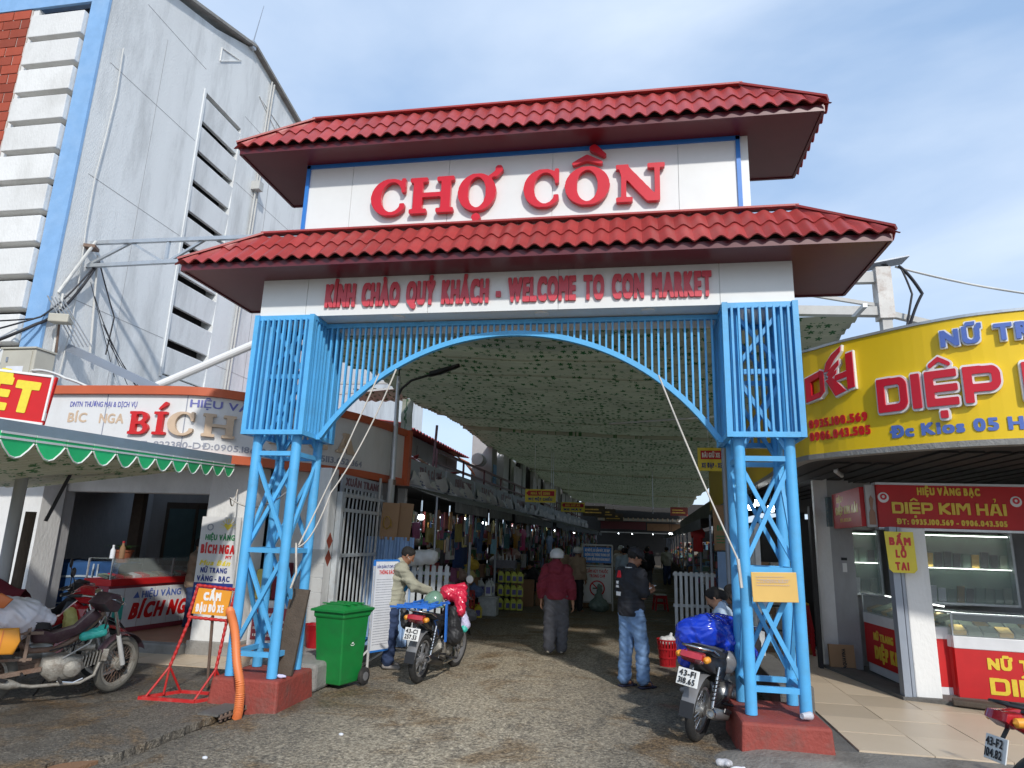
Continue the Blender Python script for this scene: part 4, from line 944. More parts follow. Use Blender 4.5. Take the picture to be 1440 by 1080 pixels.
# ================= LEAF-PRINT CANOPY =================
def SX(x, y): return x+0.028*y
bays = [(1.75, 12.4), (12.4, 24.0), (24.0, 36.0), (36.0, 50.0)]
CN = thing('market_canopy', 'long leaf-patterned corrugated canopy covering the market lane', 'canopy', (0, 0, 0))
r = random.Random(4)
for bi, (y0, y1) in enumerate(bays):
    z0, z1 = 5.0-.02*bi, 5.0-.02*bi+.06
    y = y0; k_ = 0
    while y < y1-.05:
        L_ = min(1.05, y1-y); xl = -4.05+r.uniform(-.10, .12); xr = 4.40+r.uniform(-.06, .1)
        if bi == 0 and y < 3.0: xl, xr = -4.15, 4.12
        ns = max(4, int(L_/.0625)); rows = []
        def fn(u, v, y=y, L_=L_, xl=xl, xr=xr, k_=k_):
            yy = y+L_*1.03*u; x = SX(xl+(xr-xl)*v, yy)
            t_ = (yy-y0)/(y1-y0); z = z0+(z1-z0)*t_+.018*math.sin(2*math.pi*(yy)/.25)-.06*math.sin(math.pi*v)-.36*v-.12*math.sin(math.pi*t_)+(.014*(1-u))+.014*math.sin(2.3*x+1.7*yy)+.010*math.sin(5.1*x-2.9*yy)
            return (x, yy, z)
        mb = MB(); mb.grid(fn, ns, 16); me = mb.mesh('roofing_sheet', True); link('roofing_sheet', me, 'leaf_roofing', CN)
        y += L_; k_ += 1
    # purlins and rafters
    for xq, dz in ((-3.9, .07), (4.2, -.20)):
        part('purlin', MB().beam((SX(xq, y0), y0, z0+dz), (SX(xq, y1), y1, z1+dz), .05, .05), 'galv', CN)
    # strip closing the step between bays; its brighter sheet imitates light at the seam
    if bi: part('step_strip', MB().grid(lambda u, v: (SX(-4+8.4*u, y0), y0-.03, z0-.36*u-.06*math.sin(math.pi*u)-.02+.12*v), 20, 1), 'leaf_awning', CN)
for (x, y, z0, z1, lab) in ((-1.35, 16, 2.8, 4.95, 0), (-1.28, 16, 2.8, 4.95, 0), (2.2, 20, 2.9, 4.95, 1)):
    part('hanger', MB().tube((x, y, z0), (x, y, z1), .012, n=6), 'galv', CN)
part('tie_rod', MB().tube((.9, 6.5, 4.1), (3.4, 6.5, 4.28), .02, n=6), 'galv', CN)
part('hanging_sheet', MB().grid(lambda u, v: (-4.05+.28*u, 8.0+.02*math.sin(v*9), 4.95-.75*v), 4, 10), 'leaf_roofing', CN)
# side posts of the canopy
for x, y in ((-3.95, 8.2), (-3.9, 16), (-3.7, 24), (4.75, 9), (4.9, 18), (5.2, 27)):
    part('post', MB().tube((x, y, 0), (x, y, 5.0 if x < 0 else 4.65), .05, n=10), 'galv', CN)
# small second canopy piece left
tag(part('roofing_offcut', MB().grid(lambda u, v: (-5.6+1.5*u, 8.6+.5*v, 5.35-.22*v+.02*math.sin(u*37)), 40, 2), 'leaf_roofing', None, sm=60), 'small offcut of leaf-print roofing on a bracket by the white wall', 'roofing')
t = thing('wall_bracket', 'white steel bracket on the wall carrying roofing offcut', 'bracket', (-6.0, 8.6, 5.5))
part('arm', MB().beam((-.2, 0, 0), (2.0, 0, 0), .06), 'white_dirty', t); part('arm', MB().beam((-.2, 0, -.3), (2.0, 0, -.1), .05), 'white_dirty', t); part('plate', MB().box(-.24, -.2, -.1, .1, -.4, .15), 'rusty', t)

# steel frame right of the gate
t = thing('steel_gantry', 'rust-streaked white steel post and beams rising behind yellow sign', 'frame', (4.90, 2.9, 0))
part('post', MB().beam((0, 0, 2.9), (0, 0, 5.1), .13), 'white_dirty', t)
part('post_cap', MB().beam((0, 0, 4.98), (0, 0, 5.75), .20), 'rusty' if False else mat('white_rust', (0.66, .64, .6), .6, dirt=.8, dcol=(.24, .10, .04), ds=4, bump=.2), t)
part('beam', MB().beam((-.1, 0, 5.62), (-2.3, -.1, 5.60), .10, .16), 'white_dirty', t)
part('beam', MB().beam((-.1, 0, 5.10), (-3.0, -.2, 5.15), .12, .13), 'white_dirty', t)
part('brace', MB().beam((-.1, 0, 5.2), (-1.9, -.1, 5.55), .05), 'white_dirty', t)
part('beam', MB().beam((.1, 0, 5.05), (2.6, 0, 4.3), .08, .08), 'white_dirty', t)
part('cap_plate', MB().rbox((.10, 0, 5.84), (.50, .3, .02), 0, .0, -.18), 'steel_grey', t)
cable([(5.1, 2.8, 5.75), (5.35, 2.75, 5.3), (5.1, 2.75, 4.7), (4.95, 2.7, 4.3)], .022, 'cable', 'thick black cable looping down the rusty white post', -.05)
cable([(5.12, 2.8, 5.75), (5.22, 2.75, 5.3), (5.0, 2.75, 4.3)], .015, 'cable', 'thinner black cable beside the loop on the rusty post', -.03)
cable([(5.1, 2.9, 5.78), (8.5, 3.5, 5.35), (14, 4, 5.6)], .016, 'cable_white', 'pale cable stretching right from the rusty post over the yellow sign', .12)
cable([(3.4, 2.9, 5.85), (4.2, 2.85, 6.02), (5.0, 2.9, 5.8)], .016, 'cable', 'black cable arching from the gate roof to the rusty post', 0)
# ================= LEFT: GOLD SHOP WITH ORANGE-TRIMMED FASCIA =================
def smoothpath(pts, n=10):
    out = []
    P = [np.array(p, float) for p in pts]; P = [2*P[0]-P[1]]+P+[2*P[-1]-P[-2]]
    for i in range(1, len(P)-2):
        for j in range(n):
            t = j/n; a, b_, c, d = P[i-1:i+3]; out.append(.5*((2*b_)+(-a+c)*t+(2*a-5*b_+4*c-d)*t*t+(-a+3*b_-3*c+d)*t**3))
    out.append(P[-2]); return [(float(p[0]), float(p[1])) for p in out]
class Pth:
    def __init__(s, pts): s.p = pts; s.s = [0]; [s.s.append(s.s[-1]+math.hypot(b_[0]-a[0], b_[1]-a[1])) for a, b_ in zip(pts[:-1], pts[1:])]; s.L = s.s[-1]
    def at(s, q):
        q = min(max(q, 0), s.L-1e-4); i = max(j for j in range(len(s.s)-1) if s.s[j] <= q); a, b_ = s.p[i], s.p[i+1]; l = s.s[i+1]-s.s[i]; t = (q-s.s[i])/l
        return (a[0]+(b_[0]-a[0])*t, a[1]+(b_[1]-a[1])*t), ((b_[0]-a[0])/l, (b_[1]-a[1])/l)
    def nearx(s, x): # arc length where path x passes x
        for i in range(len(s.p)-1):
            a, b_ = s.p[i], s.p[i+1]
            if (a[0]-x)*(b_[0]-x) <= 0 and abs(a[0]-b_[0]) > 1e-9: return s.s[i]+(x-a[0])/(b_[0]-a[0])*(s.s[i+1]-s.s[i])
        return 0
def band(path, q0, q1, z0, z1, thick, off=0.0, n=None):
    n = n or max(2, int((q1-q0)/.1)); mb = MB(); vs = []
    for i in range(n+1):
        (x, y), (tx, ty) = path.at(q0+(q1-q0)*i/n); nx, ny = ty, -tx
        for o_, z in ((off, z0), (off, z1), (off-thick, z1), (off-thick, z0)): vs.append((x+nx*o_, y+ny*o_, z))
    fs = [(i*4+j, i*4+(j+1)%4, (i+1)*4+(j+1)%4, (i+1)*4+j) for i in range(n) for j in range(4)]+[(0, 1, 2, 3), (n*4+3, n*4+2, n*4+1, n*4)]
    return mb.add(vs, fs)
def text_path(s, path, q0, z, cap, width=None, style=('sans', 1.0, 3), material='ink', parent=None, depth=.004, off=0.0, gap=.12, letters=True, skip=(), mats=None, name='letter', back=None):
    out, W = text_layout(s, style, gap); sx = cap if width is None else width/W
    for i, (ch, me, x, w_) in enumerate(out):
        if i in skip: continue
        (px_, py_), (tx, ty) = path.at(q0+(x+w_/2)*sx); n_ = Vector((ty, -tx, 0)); X = Vector((tx, ty, 0))
        gm_, gw_, gl = me, w_, 0
        for (mname, dep, grow) in ([(back, depth*.7, .035)] if back else [])+[(mats[i] if mats else material, depth, 0)]:
            if grow: me, w_ = glyph(ch, (style[0], style[1], style[2]+4))
            else: me, w_ = gm_, gw_
            o = bpy.data.objects.new(name if not grow else 'letter_rim', me)
            if len(me.materials) == 0: me.materials.append(None)
            COL.objects.link(o); o.parent = parent
            cg = 1; q = Vector((px_, py_, z))+n_*off-X*(w_/2*sx); Xs = X*sx*cg; Ys = Vector((0, 0, cap*cg)); Zs = n_*dep
            o.matrix_local = Matrix(((Xs[0], Ys[0], Zs[0], q[0]), (Xs[1], Ys[1], Zs[1], q[1]), (Xs[2], Ys[2], Zs[2], q[2]), (0, 0, 0, 1)))
            o.material_slots[0].link = 'OBJECT'; o.material_slots[0].material = M[mname]
            if not letters: o['kind'] = 'stuff'
FP = Pth(smoothpath([(-9.0, 1.22), (-7.6, 1.27), (-6.3, 1.30), (-5.2, 1.36), (-4.62, 1.48), (-4.2, 1.84), (-3.75, 2.38), (-3.33, 3.06), (-3.08, 3.85), (-2.90, 5.15)], 8))
S = thing('gold_shop', 'white corner gold shop with curved orange trimmed fascia behind the left tower', 'shop', (0, 0, 0))
FS = part('fascia', band(FP, .2, FP.L, 2.80, 3.60, .12), 'sign_white', S)
part('fascia_trim', band(FP, .2, FP.L, 3.60, 3.72, .22, .06), 'orange_trim', S)
part('fascia_trim', band(FP, .2, FP.L, 2.68, 2.80, .20, .05), 'orange_trim', S)
part('end_post', MB().box(-2.98, -2.80, 5.10, 5.26, 2.681, 3.719), 'orange_trim', S)
for x in (-7.0, -6.05, -4.85):
    q = FP.nearx(x); part('panel_joint', band(FP, q, q+.014, 2.80, 3.60, .005, .003, 2), 'sign_grey', S)
(px_, py_), _ = FP.at(FP.L-.55); q = FP.L-.55; part('panel_joint', band(FP, q, q+.014, 2.80, 3.60, .005, .003, 2), 'sign_grey', S)
pts = [FP.at(.2+(FP.L-.3)*i/40)[0] for i in range(41)]+[(-7, 5.2), (-9.0, 5.2)]
part('roof_slab', MB().prism([(p[0]-.06, p[1]+.12) for p in pts], 3.66, 3.70), 'concrete', S)
part('ceiling', MB().prism([(p[0]-.05, p[1]+.10) for p in pts], 2.72, 2.76), 'wall_grey', S)
ser = ('serif',)
for ch, q, mname in (('B', -5.62, 'sign_red'), ('Í', -5.26, 'sign_red'), ('C', -5.05, 'sign_cream'), ('H', -4.62, 'sign_cream'), ('N', -3.95, 'sign_cream'), ('G', -3.60, 'sign_cream'), ('A', -3.335, 'sign_cream')):
    q0 = FP.nearx(q); wd = {'B': .31, 'Í': .19, 'C': .38, 'H': .44, 'N': .42, 'G': .40, 'A': .44}[ch]
    text_path(ch, FP, q0, 3.03, .32, width=wd, style=ser, material=mname, parent=FS, depth=.05, off=.004)
text_path('DNTN THƯƠNG MẠI & DỊCH VỤ', FP, FP.nearx(-6.62), 3.42, .075, width=1.05, style=('sans', 1, 1.2), material='sign_purple', parent=FS, off=.002)
text_path('BÍC', FP, FP.nearx(-6.62), 3.20, .13, width=.30, style=('sans', 1, 2.5), material='sign_cream', parent=FS, off=.002)
text_path('NGA', FP, FP.nearx(-6.12), 3.19, .13, width=.38, style=('sans', 1, 2.5), material='sign_cream', parent=FS, off=.002)
text_path('HIỆU VÀNG', FP, FP.nearx(-4.80), 3.44, .105, width=1.1, style=('sans', 1.3, 2.2), material='sign_purple', parent=FS, off=.002)
text_path('ĐT: 822380-DĐ:0905.186.184 FAX:', FP, FP.nearx(-5.55), 2.855, .085, width=2.35, style=('sans', 1.1, 1.4), material='sign_grey', parent=FS, off=.002)
text_path('05113.652.364', FP, FP.nearx(-3.50), 2.855, .095, width=1.0, style=('sans', 1, 1.8), material='sign_grey', parent=FS, off=.002)
# walls
part('wall', MB().box(-9.0, -7.45, 2.35, 2.55, 0, 2.72), 'wall_grey', S)
part('lintel', MB().box(-7.45, -4.85, 2.36, 2.56, 2.28, 2.72), 'wall_white', S, bev=.02)
part('pillar', MB().box(-4.93, -4.22, 2.30, 2.78, 0, 2.715), 'wall_white', S, bev=.03)
part('pillar_base', MB().box(-4.96, -4.19, 2.27, 2.81, 0, .22), 'concrete', S, bev=.02)
part('wall', MB().box(-9.0, -3.2, 6.2, 6.35, 0, 2.72), 'wall_grey', S)
part('wall', MB().box(-9.0, -8.9, 2.55, 6.2, 0, 2.72), 'wall_grey', S)
part('wall', MB().box(-4.9, -4.75, 2.78, 6.2, 0, 2.72), 'wall_grey', S)
part('wall', MB().box(-4.22, -3.30, 2.86, 2.98, 0, 2.715), 'wall_white', S)
part('side_pillar', MB().box(-3.28, -3.02, 2.36, 2.62, 0, 2.71), 'wall_white', S, bev=.02)
part('side_pillar', MB().box(-3.16, -2.96, 4.62, 4.9, 0, 2.71), 'wall_grey', S)
part('floor_slab', MB().box(-9.0, -3.1, 2.36, 6.2, -.02, .17), 'floor_tile_red', S)
part('step', MB().box(-9.0, -4.97, 2.16, 2.36, -.02, .165), 'concrete', S, bev=.02)
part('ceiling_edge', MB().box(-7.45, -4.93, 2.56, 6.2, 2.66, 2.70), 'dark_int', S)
# diamond tiles on the side pillar
for i in range(2):
    o = MB(); c = (-3.02, 2.49, 1.66-.24*i); o.add([(c[0]+.004, c[1]-.10, c[2]), (c[0]+.004, c[1], c[2]-.12), (c[0]+.004, c[1]+.10, c[2]), (c[0]+.004, c[1], c[2]+.12), (c[0]-.002, c[1]-.10, c[2]), (c[0]-.002, c[1], c[2]-.12), (c[0]-.002, c[1]+.10, c[2]), (c[0]-.002, c[1], c[2]+.12)], [(0,1,2,3),(4,7,6,5),(0,4,5,1),(1,5,6,2),(2,6,7,3),(3,7,4,0)]); part('wall_tile', o, 'brick_red', S)
for i in range(7):
    part('wall_tile', MB().box(-3.29, -3.01, 2.352, 2.36, .15+i*.20, .34+i*.20), 'white_dirty', S)
# floor tiles strip in front (individual tiles)
PV = thing('tiled_forecourt', 'strip of worn beige tiles in front of gold shop', 'pavement', (0, 0, 0)); PV['kind'] = 'structure'; del PV['category']; del PV['label']
tm = MB().box(0, .293, 0, .293, -.02, 0).mesh('tile'); fixn(tm); tm.materials.append(M['floor_tile']); r = random.Random(8)
for i in range(14):
    for j in range(3):
        o = link('tile', tm, None, PV, (-7.4+i*.3, 1.55+j*.3-.02*(i > 12), .035+r.uniform(-.002, .002)))
part('tile_bed', MB().box(-7.45, -3.15, 1.50, 2.5, -.03, .018), 'concrete_dark', PV, bev=.01)
struct(part('side_step', MB().box(-3.3, -2.45, 1.15, 2.35, -.02, .25), 'concrete', None, bev=.03))

# interior: counters
C_ = thing('shop_counter', 'white panelled counter lettered BÍCH NGA with red top and glass case', 'counter', (-6.48, 2.44, .175), math.atan2(2.0, .30))
Lc = 2.35
# local: x along the counter, front faces -y
part('base', MB().box(0, Lc, 0, .5, 0, .70), 'maroon_trim' if 'maroon_trim' in M else mat('maroon_trim', (.30, .05, .07), .5), C_)
n = 8
for i in range(n): part('panel', MB().box(i*Lc/n+.006, (i+1)*Lc/n-.006, -.012, -.001, .07, .66), 'counter_white', C_, bev=.002)
part('top_rail', MB().box(-.01, Lc+.01, -.04, .52, .70, .80), 'counter_red', C_, bev=.01)
part('plinth', MB().box(0, Lc, -.02, -.001, 0, .065), 'maroon_trim', C_)
for a in ((0, 0), (Lc, 0), (0, .48), (Lc, .48), (Lc/2, 0)): part('case_post', MB().beam((a[0], a[1], .8), (a[0], a[1], 1.10), .02), 'galv', C_)
part('glass_case', MB().box(0, Lc, -.005, .005, .805, 1.10), 'glass', C_); part('glass_case', MB().box(0, Lc, -.005, .49, 1.10, 1.108), 'glass', C_)
r = random.Random(6)
for i in range(14):
    part('jewel_tray', MB().rbox((.12+i*.165, .22, .835), (.13, .2, .04), r.uniform(-.1, .1), .2), r.choice(['jewel_tray', 'gold', 'sign_red', 'paper']), C_)
text('HIỆU VÀNG', (.62, -.0125, .50), .10, width=.80, style=('sans', 1, 2.2), material='blue_text', parent=C_, depth=.003)
text('BÍCH NGA', (.42, -.0125, .20), .22, width=1.35, style=('sans', .8, 3.5), material='sign_red', parent=C_, depth=.004, shear=.25)
for x in (.46, 1.52):
    part('logo', MB().add([(x, -.014, .50), (x+.12, -.014, .50), (x+.07, -.014, .60), (x, -.0125, .50), (x+.12, -.0125, .50), (x+.07, -.0125, .60)], [(0,1,2),(0,3,4,1),(1,4,5,2),(2,5,3,0)]), 'blue_text', C_)
part('sticker', MB().box(.12, .30, -.016, -.0125, .20, .52), 'teal', C_)
t = thing('cloth_covered_case', 'display case draped with blue striped cloth in the shop', 'display case', (-7.15, 3.0, .175))
def drape(u, v):
    # u along width, v: 0 back top -> 1 front bottom
    x = -.95+1.45*u
    if v < .35: y, z = .35-.55*v/.35, 1.02
    else: y, z = -.22+.03*math.sin(u*26)*((v-.35)), 1.02-1.0*(v-.35)/.65
    return (x, y, z+.012*math.sin(9*u+5*v))
part('cloth', MB().grid(drape, 40, 24), 'striped', t, sm=60)
part('case_body', MB().box(-.92, .47, -.18, .33, 0, 1.0), 'dark_int', t)
for z in (.30, .36, .78): part('stripe', MB().grid(lambda u, v, z=z: (-.95+1.45*u, -.228+.03*math.sin(u*26)*((1.02-z)*.65)-.004, z+.012*math.sin(9*u+5*(.35+.65*(1.02-z)))+.03*v), 40, 1), 'stripe_light', t)
for x in (.05, .13): part('stripe', MB().grid(lambda u, v, x=x: (x+.03*v, -.235+.03*math.sin(((x+.95)/1.45)*26)*(u*.65)-.004, 1.0-1.0*u), 12, 1), 'stripe_light', t)
# plant and bottles on the case
t = thing('potted_plant', 'spiky green plant in terracotta pot on the cloth covered case', 'plant', (-6.78, 3.0, 1.20))
part('pot', MB().lathe([(0, 0), (.09, 0), (.13, .17), (.145, .17), (.145, .2), (.12, .2), (.11, .17), (0, .16)], n=20), 'pot', t, sm=50)
r = random.Random(4); mb = MB()
for i in range(46):
    a = r.uniform(0, 6.28); l = r.uniform(.2, .42); w_ = .01; p = [(math.cos(a)*l*s, math.sin(a)*l*s, .17+.30*s*(1-s*.75)) for s in (0, .35, .7, 1)]
    dx, dy = -math.sin(a)*w_, math.cos(a)*w_
    mb.add([(q[0]+s*dx*(1-k/3.2), q[1]+s*dy*(1-k/3.2), q[2]) for k, q in enumerate(p) for s in (-1, 1)], [(2*k, 2*k+1, 2*k+3, 2*k+2) for k in range(3)])
part('leaves', mb, 'leaf', t)
def bottle(loc, h, rr, body, cap, label, group=None, cat='bottle'):
    t = thing('bottle', label, cat, loc, 0, group)
    part('body', MB().lathe([(0, 0), (rr, 0), (rr, h*.6), (rr*.45, h*.78), (rr*.4, h*.9), (0, h*.9)], n=14), body, t, sm=50)
    part('cap', MB().lathe([(0, h*.9), (rr*.48, h*.9), (rr*.48, h), (0, h)], n=12), cap, t); return t
bottle((-6.48, 2.6, 1.285), .26, .04, 'cardboard2', 'stool_red', 'brown sauce bottle standing on the glass counter')
bottle((-6.56, 2.5, 1.285), .20, .035, 'paper', 'paper', 'white bottle beside the brown one on glass counter')
t = thing('back_window', 'dark framed window at the back of the gold shop', 'window', (-7.75, 6.18, 1.55))
part('frame', MB().box(-.75, .75, -.05, 0, -.55, .75), 'wood_old', t); part('pane', MB().box(-.66, -.03, -.06, -.052, -.45, .62), 'teal_glass' if 'teal_glass' in M else mat('teal_glass', (.10, .17, .18), .15), t); part('pane', MB().box(.03, .66, -.06, -.052, -.45, .62), 'teal_glass', t)
part('mullion', MB().box(-.03, .03, -.08, -.04, -.5, .7), 'wood_old', t)
t = thing('door_post', 'brown wooden post inside the gold shop opening', 'post', (-7.35, 3.9, .17)); part('post', MB().box(-.1, .1, -.06, .06, 0, 2.5), 'wood_old', t)
t = thing('wall_plaque', 'red shop notice with gold lettering on the inner wall', 'sign', (-5.7, 4.9, 1.62), .3)
part('board', MB().rbox((0, 0, 0), (.46, .02, .58), 0, 0, .08), 'counter_red', t)
text('HIỆU VÀNG', (-.13, -.012, .2), .04, width=.26, parent=t, material='gold', letters=False, depth=.002)
text('BÍCH NGA', (-.19, -.012, .10), .07, width=.38, parent=t, material='gold', letters=False, depth=.002)
scribble((-.18, -.0115, -.24), .36, .28, (1, 0, 0), (0, 0, 1), t, 'sign_cream', 6, .25)
t = thing('wall_fan', 'black fan mounted on the inner wall of gold shop', 'fan', (-6.35, 5.9, 2.25))
part('cage', MB().lathe([(.02, -.08), (.18, -.05), (.21, 0), (.18, .05), (.02, .06)], ax='y', n=24), 'black_plastic', t, sm=60); part('bracket', MB().beam((0, .05, 0), (0, .28, -.3), .05), 'black_plastic', t)
# hanging sign board on the pillar
t = thing('pillar_sign', 'tall white and blue BÍCH NGA sign board fixed on shop pillar', 'sign', (-4.60, 2.22, 0))
part('board', MB().rbox((0, 0, 1.36), (.62, .03, 1.18), 0, 0, 0), 'sign_white', t); part('band', MB().box(-.31, .31, -.019, -.0155, .77, 1.02), 'navy', t)
z = 1.70
text('HIỆU VÀNG', (-.22, -.0165, 1.62), .075, width=.47, style=('sans', .8, 3.2), material='green_text', parent=t, depth=.003)
text('BÍCH NGA', (-.27, -.0165, 1.435), .115, width=.54, style=('sans', .62, 3.5), material='sign_red', parent=t, depth=.003)
text('MY', (.14, -.0165, 1.36), .045, width=.10, style=('sans', .9, 3), material='sign_red', parent=t, depth=.003)
text('Mua Bán', (-.26, -.0165, 1.265), .07, width=.48, style=('sans', .9, 2.5), material='yellow_bright', parent=t, depth=.004, shear=.3)
text('NỮ TRANG', (-.23, -.0165, 1.16), .07, width=.42, style=('sans', .8, 3.2), material='navy', parent=t, depth=.003)
text('VÀNG - BẠC', (-.27, -.0165, 1.045), .07, width=.52, style=('sans', .8, 3.2), material='navy', parent=t, depth=.003)
scribble((-.28, -.0195, .80), .54, .2, (1, 0, 0), (0, 0, 1), t, 'paper', 3, .35)
mb = MB()
for i in range(9):
    a = math.pi*i/8; mb.beam((.12+.07*math.cos(a), -.017, 1.80+.07*math.sin(a)), (.12+.13*math.cos(a), -.017, 1.80+.13*math.sin(a)), .012, .003)
part('sun_emblem', mb.add([(.05, -.019, 1.83), (.12, -.019, 1.76), (.19, -.019, 1.83), (.16, -.019, 1.86), (.12, -.019, 1.84), (.08, -.019, 1.86)], [(0,1,2,3,4,5)]), 'yellow_bright', t)
part('emblem', MB().lathe([(.035, -.002), (.05, -.002), (.05, .002), (.035, .002)], (-.16, -.018, 1.80), ax='y', n=16, close=True), 'sign_grey', t)

# grille gate
t = thing('steel_grille_gate', 'pale grey barred steel gate open beside the side shop doorway', 'gate', (-2.98, 2.66, 0), 0)
def LB(a, b_, w_, name='bar', h=None): part(name, MB().beam(a, b_, w_, h), 'grille_grey' if 'grille_grey' in M else mat('grille_grey', (.52, .56, .58), .5, dirt=.5, dcol=(.30, .20, .12), ds=4), t)
LB((0, 0, .35), (0, 0, 2.38), .085, 'post'); LB((.02, 1.75, .35), (.02, 1.75, 2.36), .05, 'post')
for z in (.42, .62, 1.45, 2.12, 2.34): LB((0, 0, z), (.02, 1.75, z), .05, 'rail', .05)
for i in range(11): y = .15+i*.15; LB((0, y, .44), (.02, y, 2.10), .022); LB((.0, y, 2.12), (.02, y, 2.44), .02, 'finial')
t = thing('faded_shop_sign', 'faded grey sign with dark red lettering above the steel grille', 'sign', (-3.02, 2.75, 2.50))
part('board', MB().box(-.03, 0, 0, 1.7, -.16, .16), 'banner_grey', t)
text('XUÂN TRANG', (.002, .12, .0), .11, xd=(0, 1, 0), up=(0, 0, 1), width=1.45, style=('sans', 1, 4), material='maroon', parent=t, depth=.004)
scribble((.001, .1, -.13), 1.45, .09, (0, 1, 0), (0, 0, 1), t, 'ink', 1, .6)
# interior behind the grille
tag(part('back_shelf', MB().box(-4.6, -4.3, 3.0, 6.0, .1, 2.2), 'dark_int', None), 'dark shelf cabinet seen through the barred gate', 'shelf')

# lamp post
t = thing('street_lamp', 'slim grey street lamp leaning over the lane with long black head', 'street lamp', (-2.83, 4.4, 0))
part('pole', MB().path([(0, 0, 0), (.0, 0, 2.6), (-.02, 0, 4.60)], [.06, .052, .035], 12), 'galv', t, sm=50)
part('collar', MB().tube((0, 0, 2.63), (0, 0, 2.72), .068), 'rusty', t)
part('arm', MB().path([(-.02, 0, 4.20), (.05, 0, 4.37), (.22, 0, 4.52), (.58, 0, 4.63)], .024, 8), 'black_plastic', t, sm=50)
part('lamp_head', MB().pillow([(.54, 4.59), (.75, 4.635), (1.12, 4.78), (1.16, 4.83), (1.06, 4.80), (.75, 4.72), (.56, 4.67)], .08), 'black_plastic', t, sm=60)
part('tip', MB().tube((-.02, 0, 4.6), (-.02, 0, 4.80), .015), 'black_plastic', t)
for (x, y, r_, lab) in ((-2.84, 4.3, .045, 'pale vertical pipe just left of the street lamp'), (-2.97, 4.15, .022, 'thin vertical pipe beside the thicker pale pipe')):
    tag(part('standpipe', MB().tube((x, y, 0), (x+.02, y, 2.72), r_), 'white_dirty', None, sm=50), lab, 'pipe')

# ================= RIGHT: YELLOW CORNER SHOP =================
YP = Pth(smoothpath([(3.9, 16), (3.62, 9.0), (3.42, 4.5), (3.32, 1.95), (3.55, 1.30), (3.98, .80), (4.45, .38), (4.98, .12), (6.0, -.12), (7.4, -.3)], 8))
S2 = thing('jewellery_shop', 'corner jewellery shop under a curved yellow sign right of the gate', 'shop', (0, 0, 0))
YF = part('yellow_fascia', band(YP, 0, YP.L, 2.86, 4.11, .10), 'yellow_sign', S2)
part('fascia_edge', band(YP, 0, YP.L, 4.112, 4.14, .12, .015), 'galv', S2); part('fascia_edge', band(YP, 0, YP.L, 2.80, 2.858, .14, .01), 'concrete', S2)
for x in (5.42,): q = YP.nearx(x); part('panel_joint', band(YP, q, q+.012, 2.87, 4.10, .004, .002, 2), 'cardboard', S2)
q3 = YP.nearx(3.98)
def qx(x):
    for i in range(len(YP.p)-1):
        a, b_ = YP.p[i], YP.p[i+1]
        if a[1] < 2.0 and a[0] <= x <= b_[0]: return YP.s[i]+(x-a[0])/(b_[0]-a[0])*(YP.s[i+1]-YP.s[i])
TS = ('sans', 1.25, 5.5)
text_path('NỮ TRANG', YP, qx(4.46), 3.83, .155, width=1.30, style=('sans', 1.1, 3.6), material='blue_text', parent=YF, depth=.05, off=.003, back='white_paint', gap=.16)
text_path('DIỆP KIM HẢI', YP, qx(3.98), 3.22, .36, width=3.0, style=('square', 1, 0), material='red_letter', parent=YF, depth=.06, off=.003, back='white_paint', gap=.16)
text_path('0935.100.569', YP, qx(3.40)+.02, 3.17, .092, width=.74, style=('sans', .9, 4), material='sign_red', parent=YF, depth=.008, off=.002)
text_path('0906.043.505', YP, qx(3.40)+.02, 3.02, .092, width=.76, style=('sans', .9, 4), material='sign_red', parent=YF, depth=.008, off=.002)
text_path('Đc Kios 05 Hùng Vương', YP, qx(4.03), 2.95, .115, width=2.1, style=('sans', 1.1, 4.5), material='blue_text', parent=YF, depth=.008, off=.002)
# DKH monogram with a wing
def poly_on(path, q0, z0, poly, d, material, name='logo', off=0.004, k=1.0):
    mb = MB(); n = len(poly); vs = []
    for dd in (off, off+d):
        for u, v in poly:
            (x, y), (tx, ty) = path.at(q0+u*k); vs.append((x+ty*dd, y-tx*dd, z0+v*k))
    mb.add(vs, [tuple(range(n)), tuple(reversed(range(n, 2*n)))]+[(i, n+i, n+(i+1)%n, (i+1)%n) for i in range(n)]); part(name, mb, material, YF)
lg = [[(0, .02), (.0, .46), (.30, .54), (.30, .44), (.11, .38), (.11, .13), (.30, .17), (.30, .07)],
      [(.31, .08), (.31, .56), (.40, .52), (.40, .16)],
      [(.44, .34), (.60, .04), (.80, .10), (.56, .38)],
      [(.60, .30), (.62, .40), (.83, .44), (.83, .74), (.95, .76), (.95, .14), (.83, .12), (.83, .34)],
      [(.42, .50), (.47, .66), (.58, .78), (.76, .90), (.74, .80), (.62, .68), (.50, .50)],
      [(.46, .44), (.56, .56), (.70, .66), (.70, .58), (.60, .48), (.50, .40)],
      [(.47, .37), (.56, .45), (.66, .50), (.64, .43), (.54, .36)]]
for P_ in lg:
    cx = sum(p[0] for p in P_)/len(P_); cy = sum(p[1] for p in P_)/len(P_)
    big = []
    for x, y in P_:
        d = math.hypot(x-cx, y-cy); big.append((x+(x-cx)/d*.032, y+(y-cy)/d*.032))
    q0 = qx(3.40)+.05
    poly_on(YP, q0, 3.46, big, .045, 'white_paint', 'logo_rim', .003, .66); poly_on(YP, q0, 3.46, P_, .055, 'red_letter', 'logo', .004, .66)
pts = [YP.at(YP.L*i/60)[0] for i in range(61)]+[(9, -.3), (9, 16)]
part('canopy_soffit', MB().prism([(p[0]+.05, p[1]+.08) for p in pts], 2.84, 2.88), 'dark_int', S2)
part('canopy_roof', MB().prism([(p[0]+.05, p[1]+.08) for p in pts], 4.06, 4.09), 'concrete', S2)
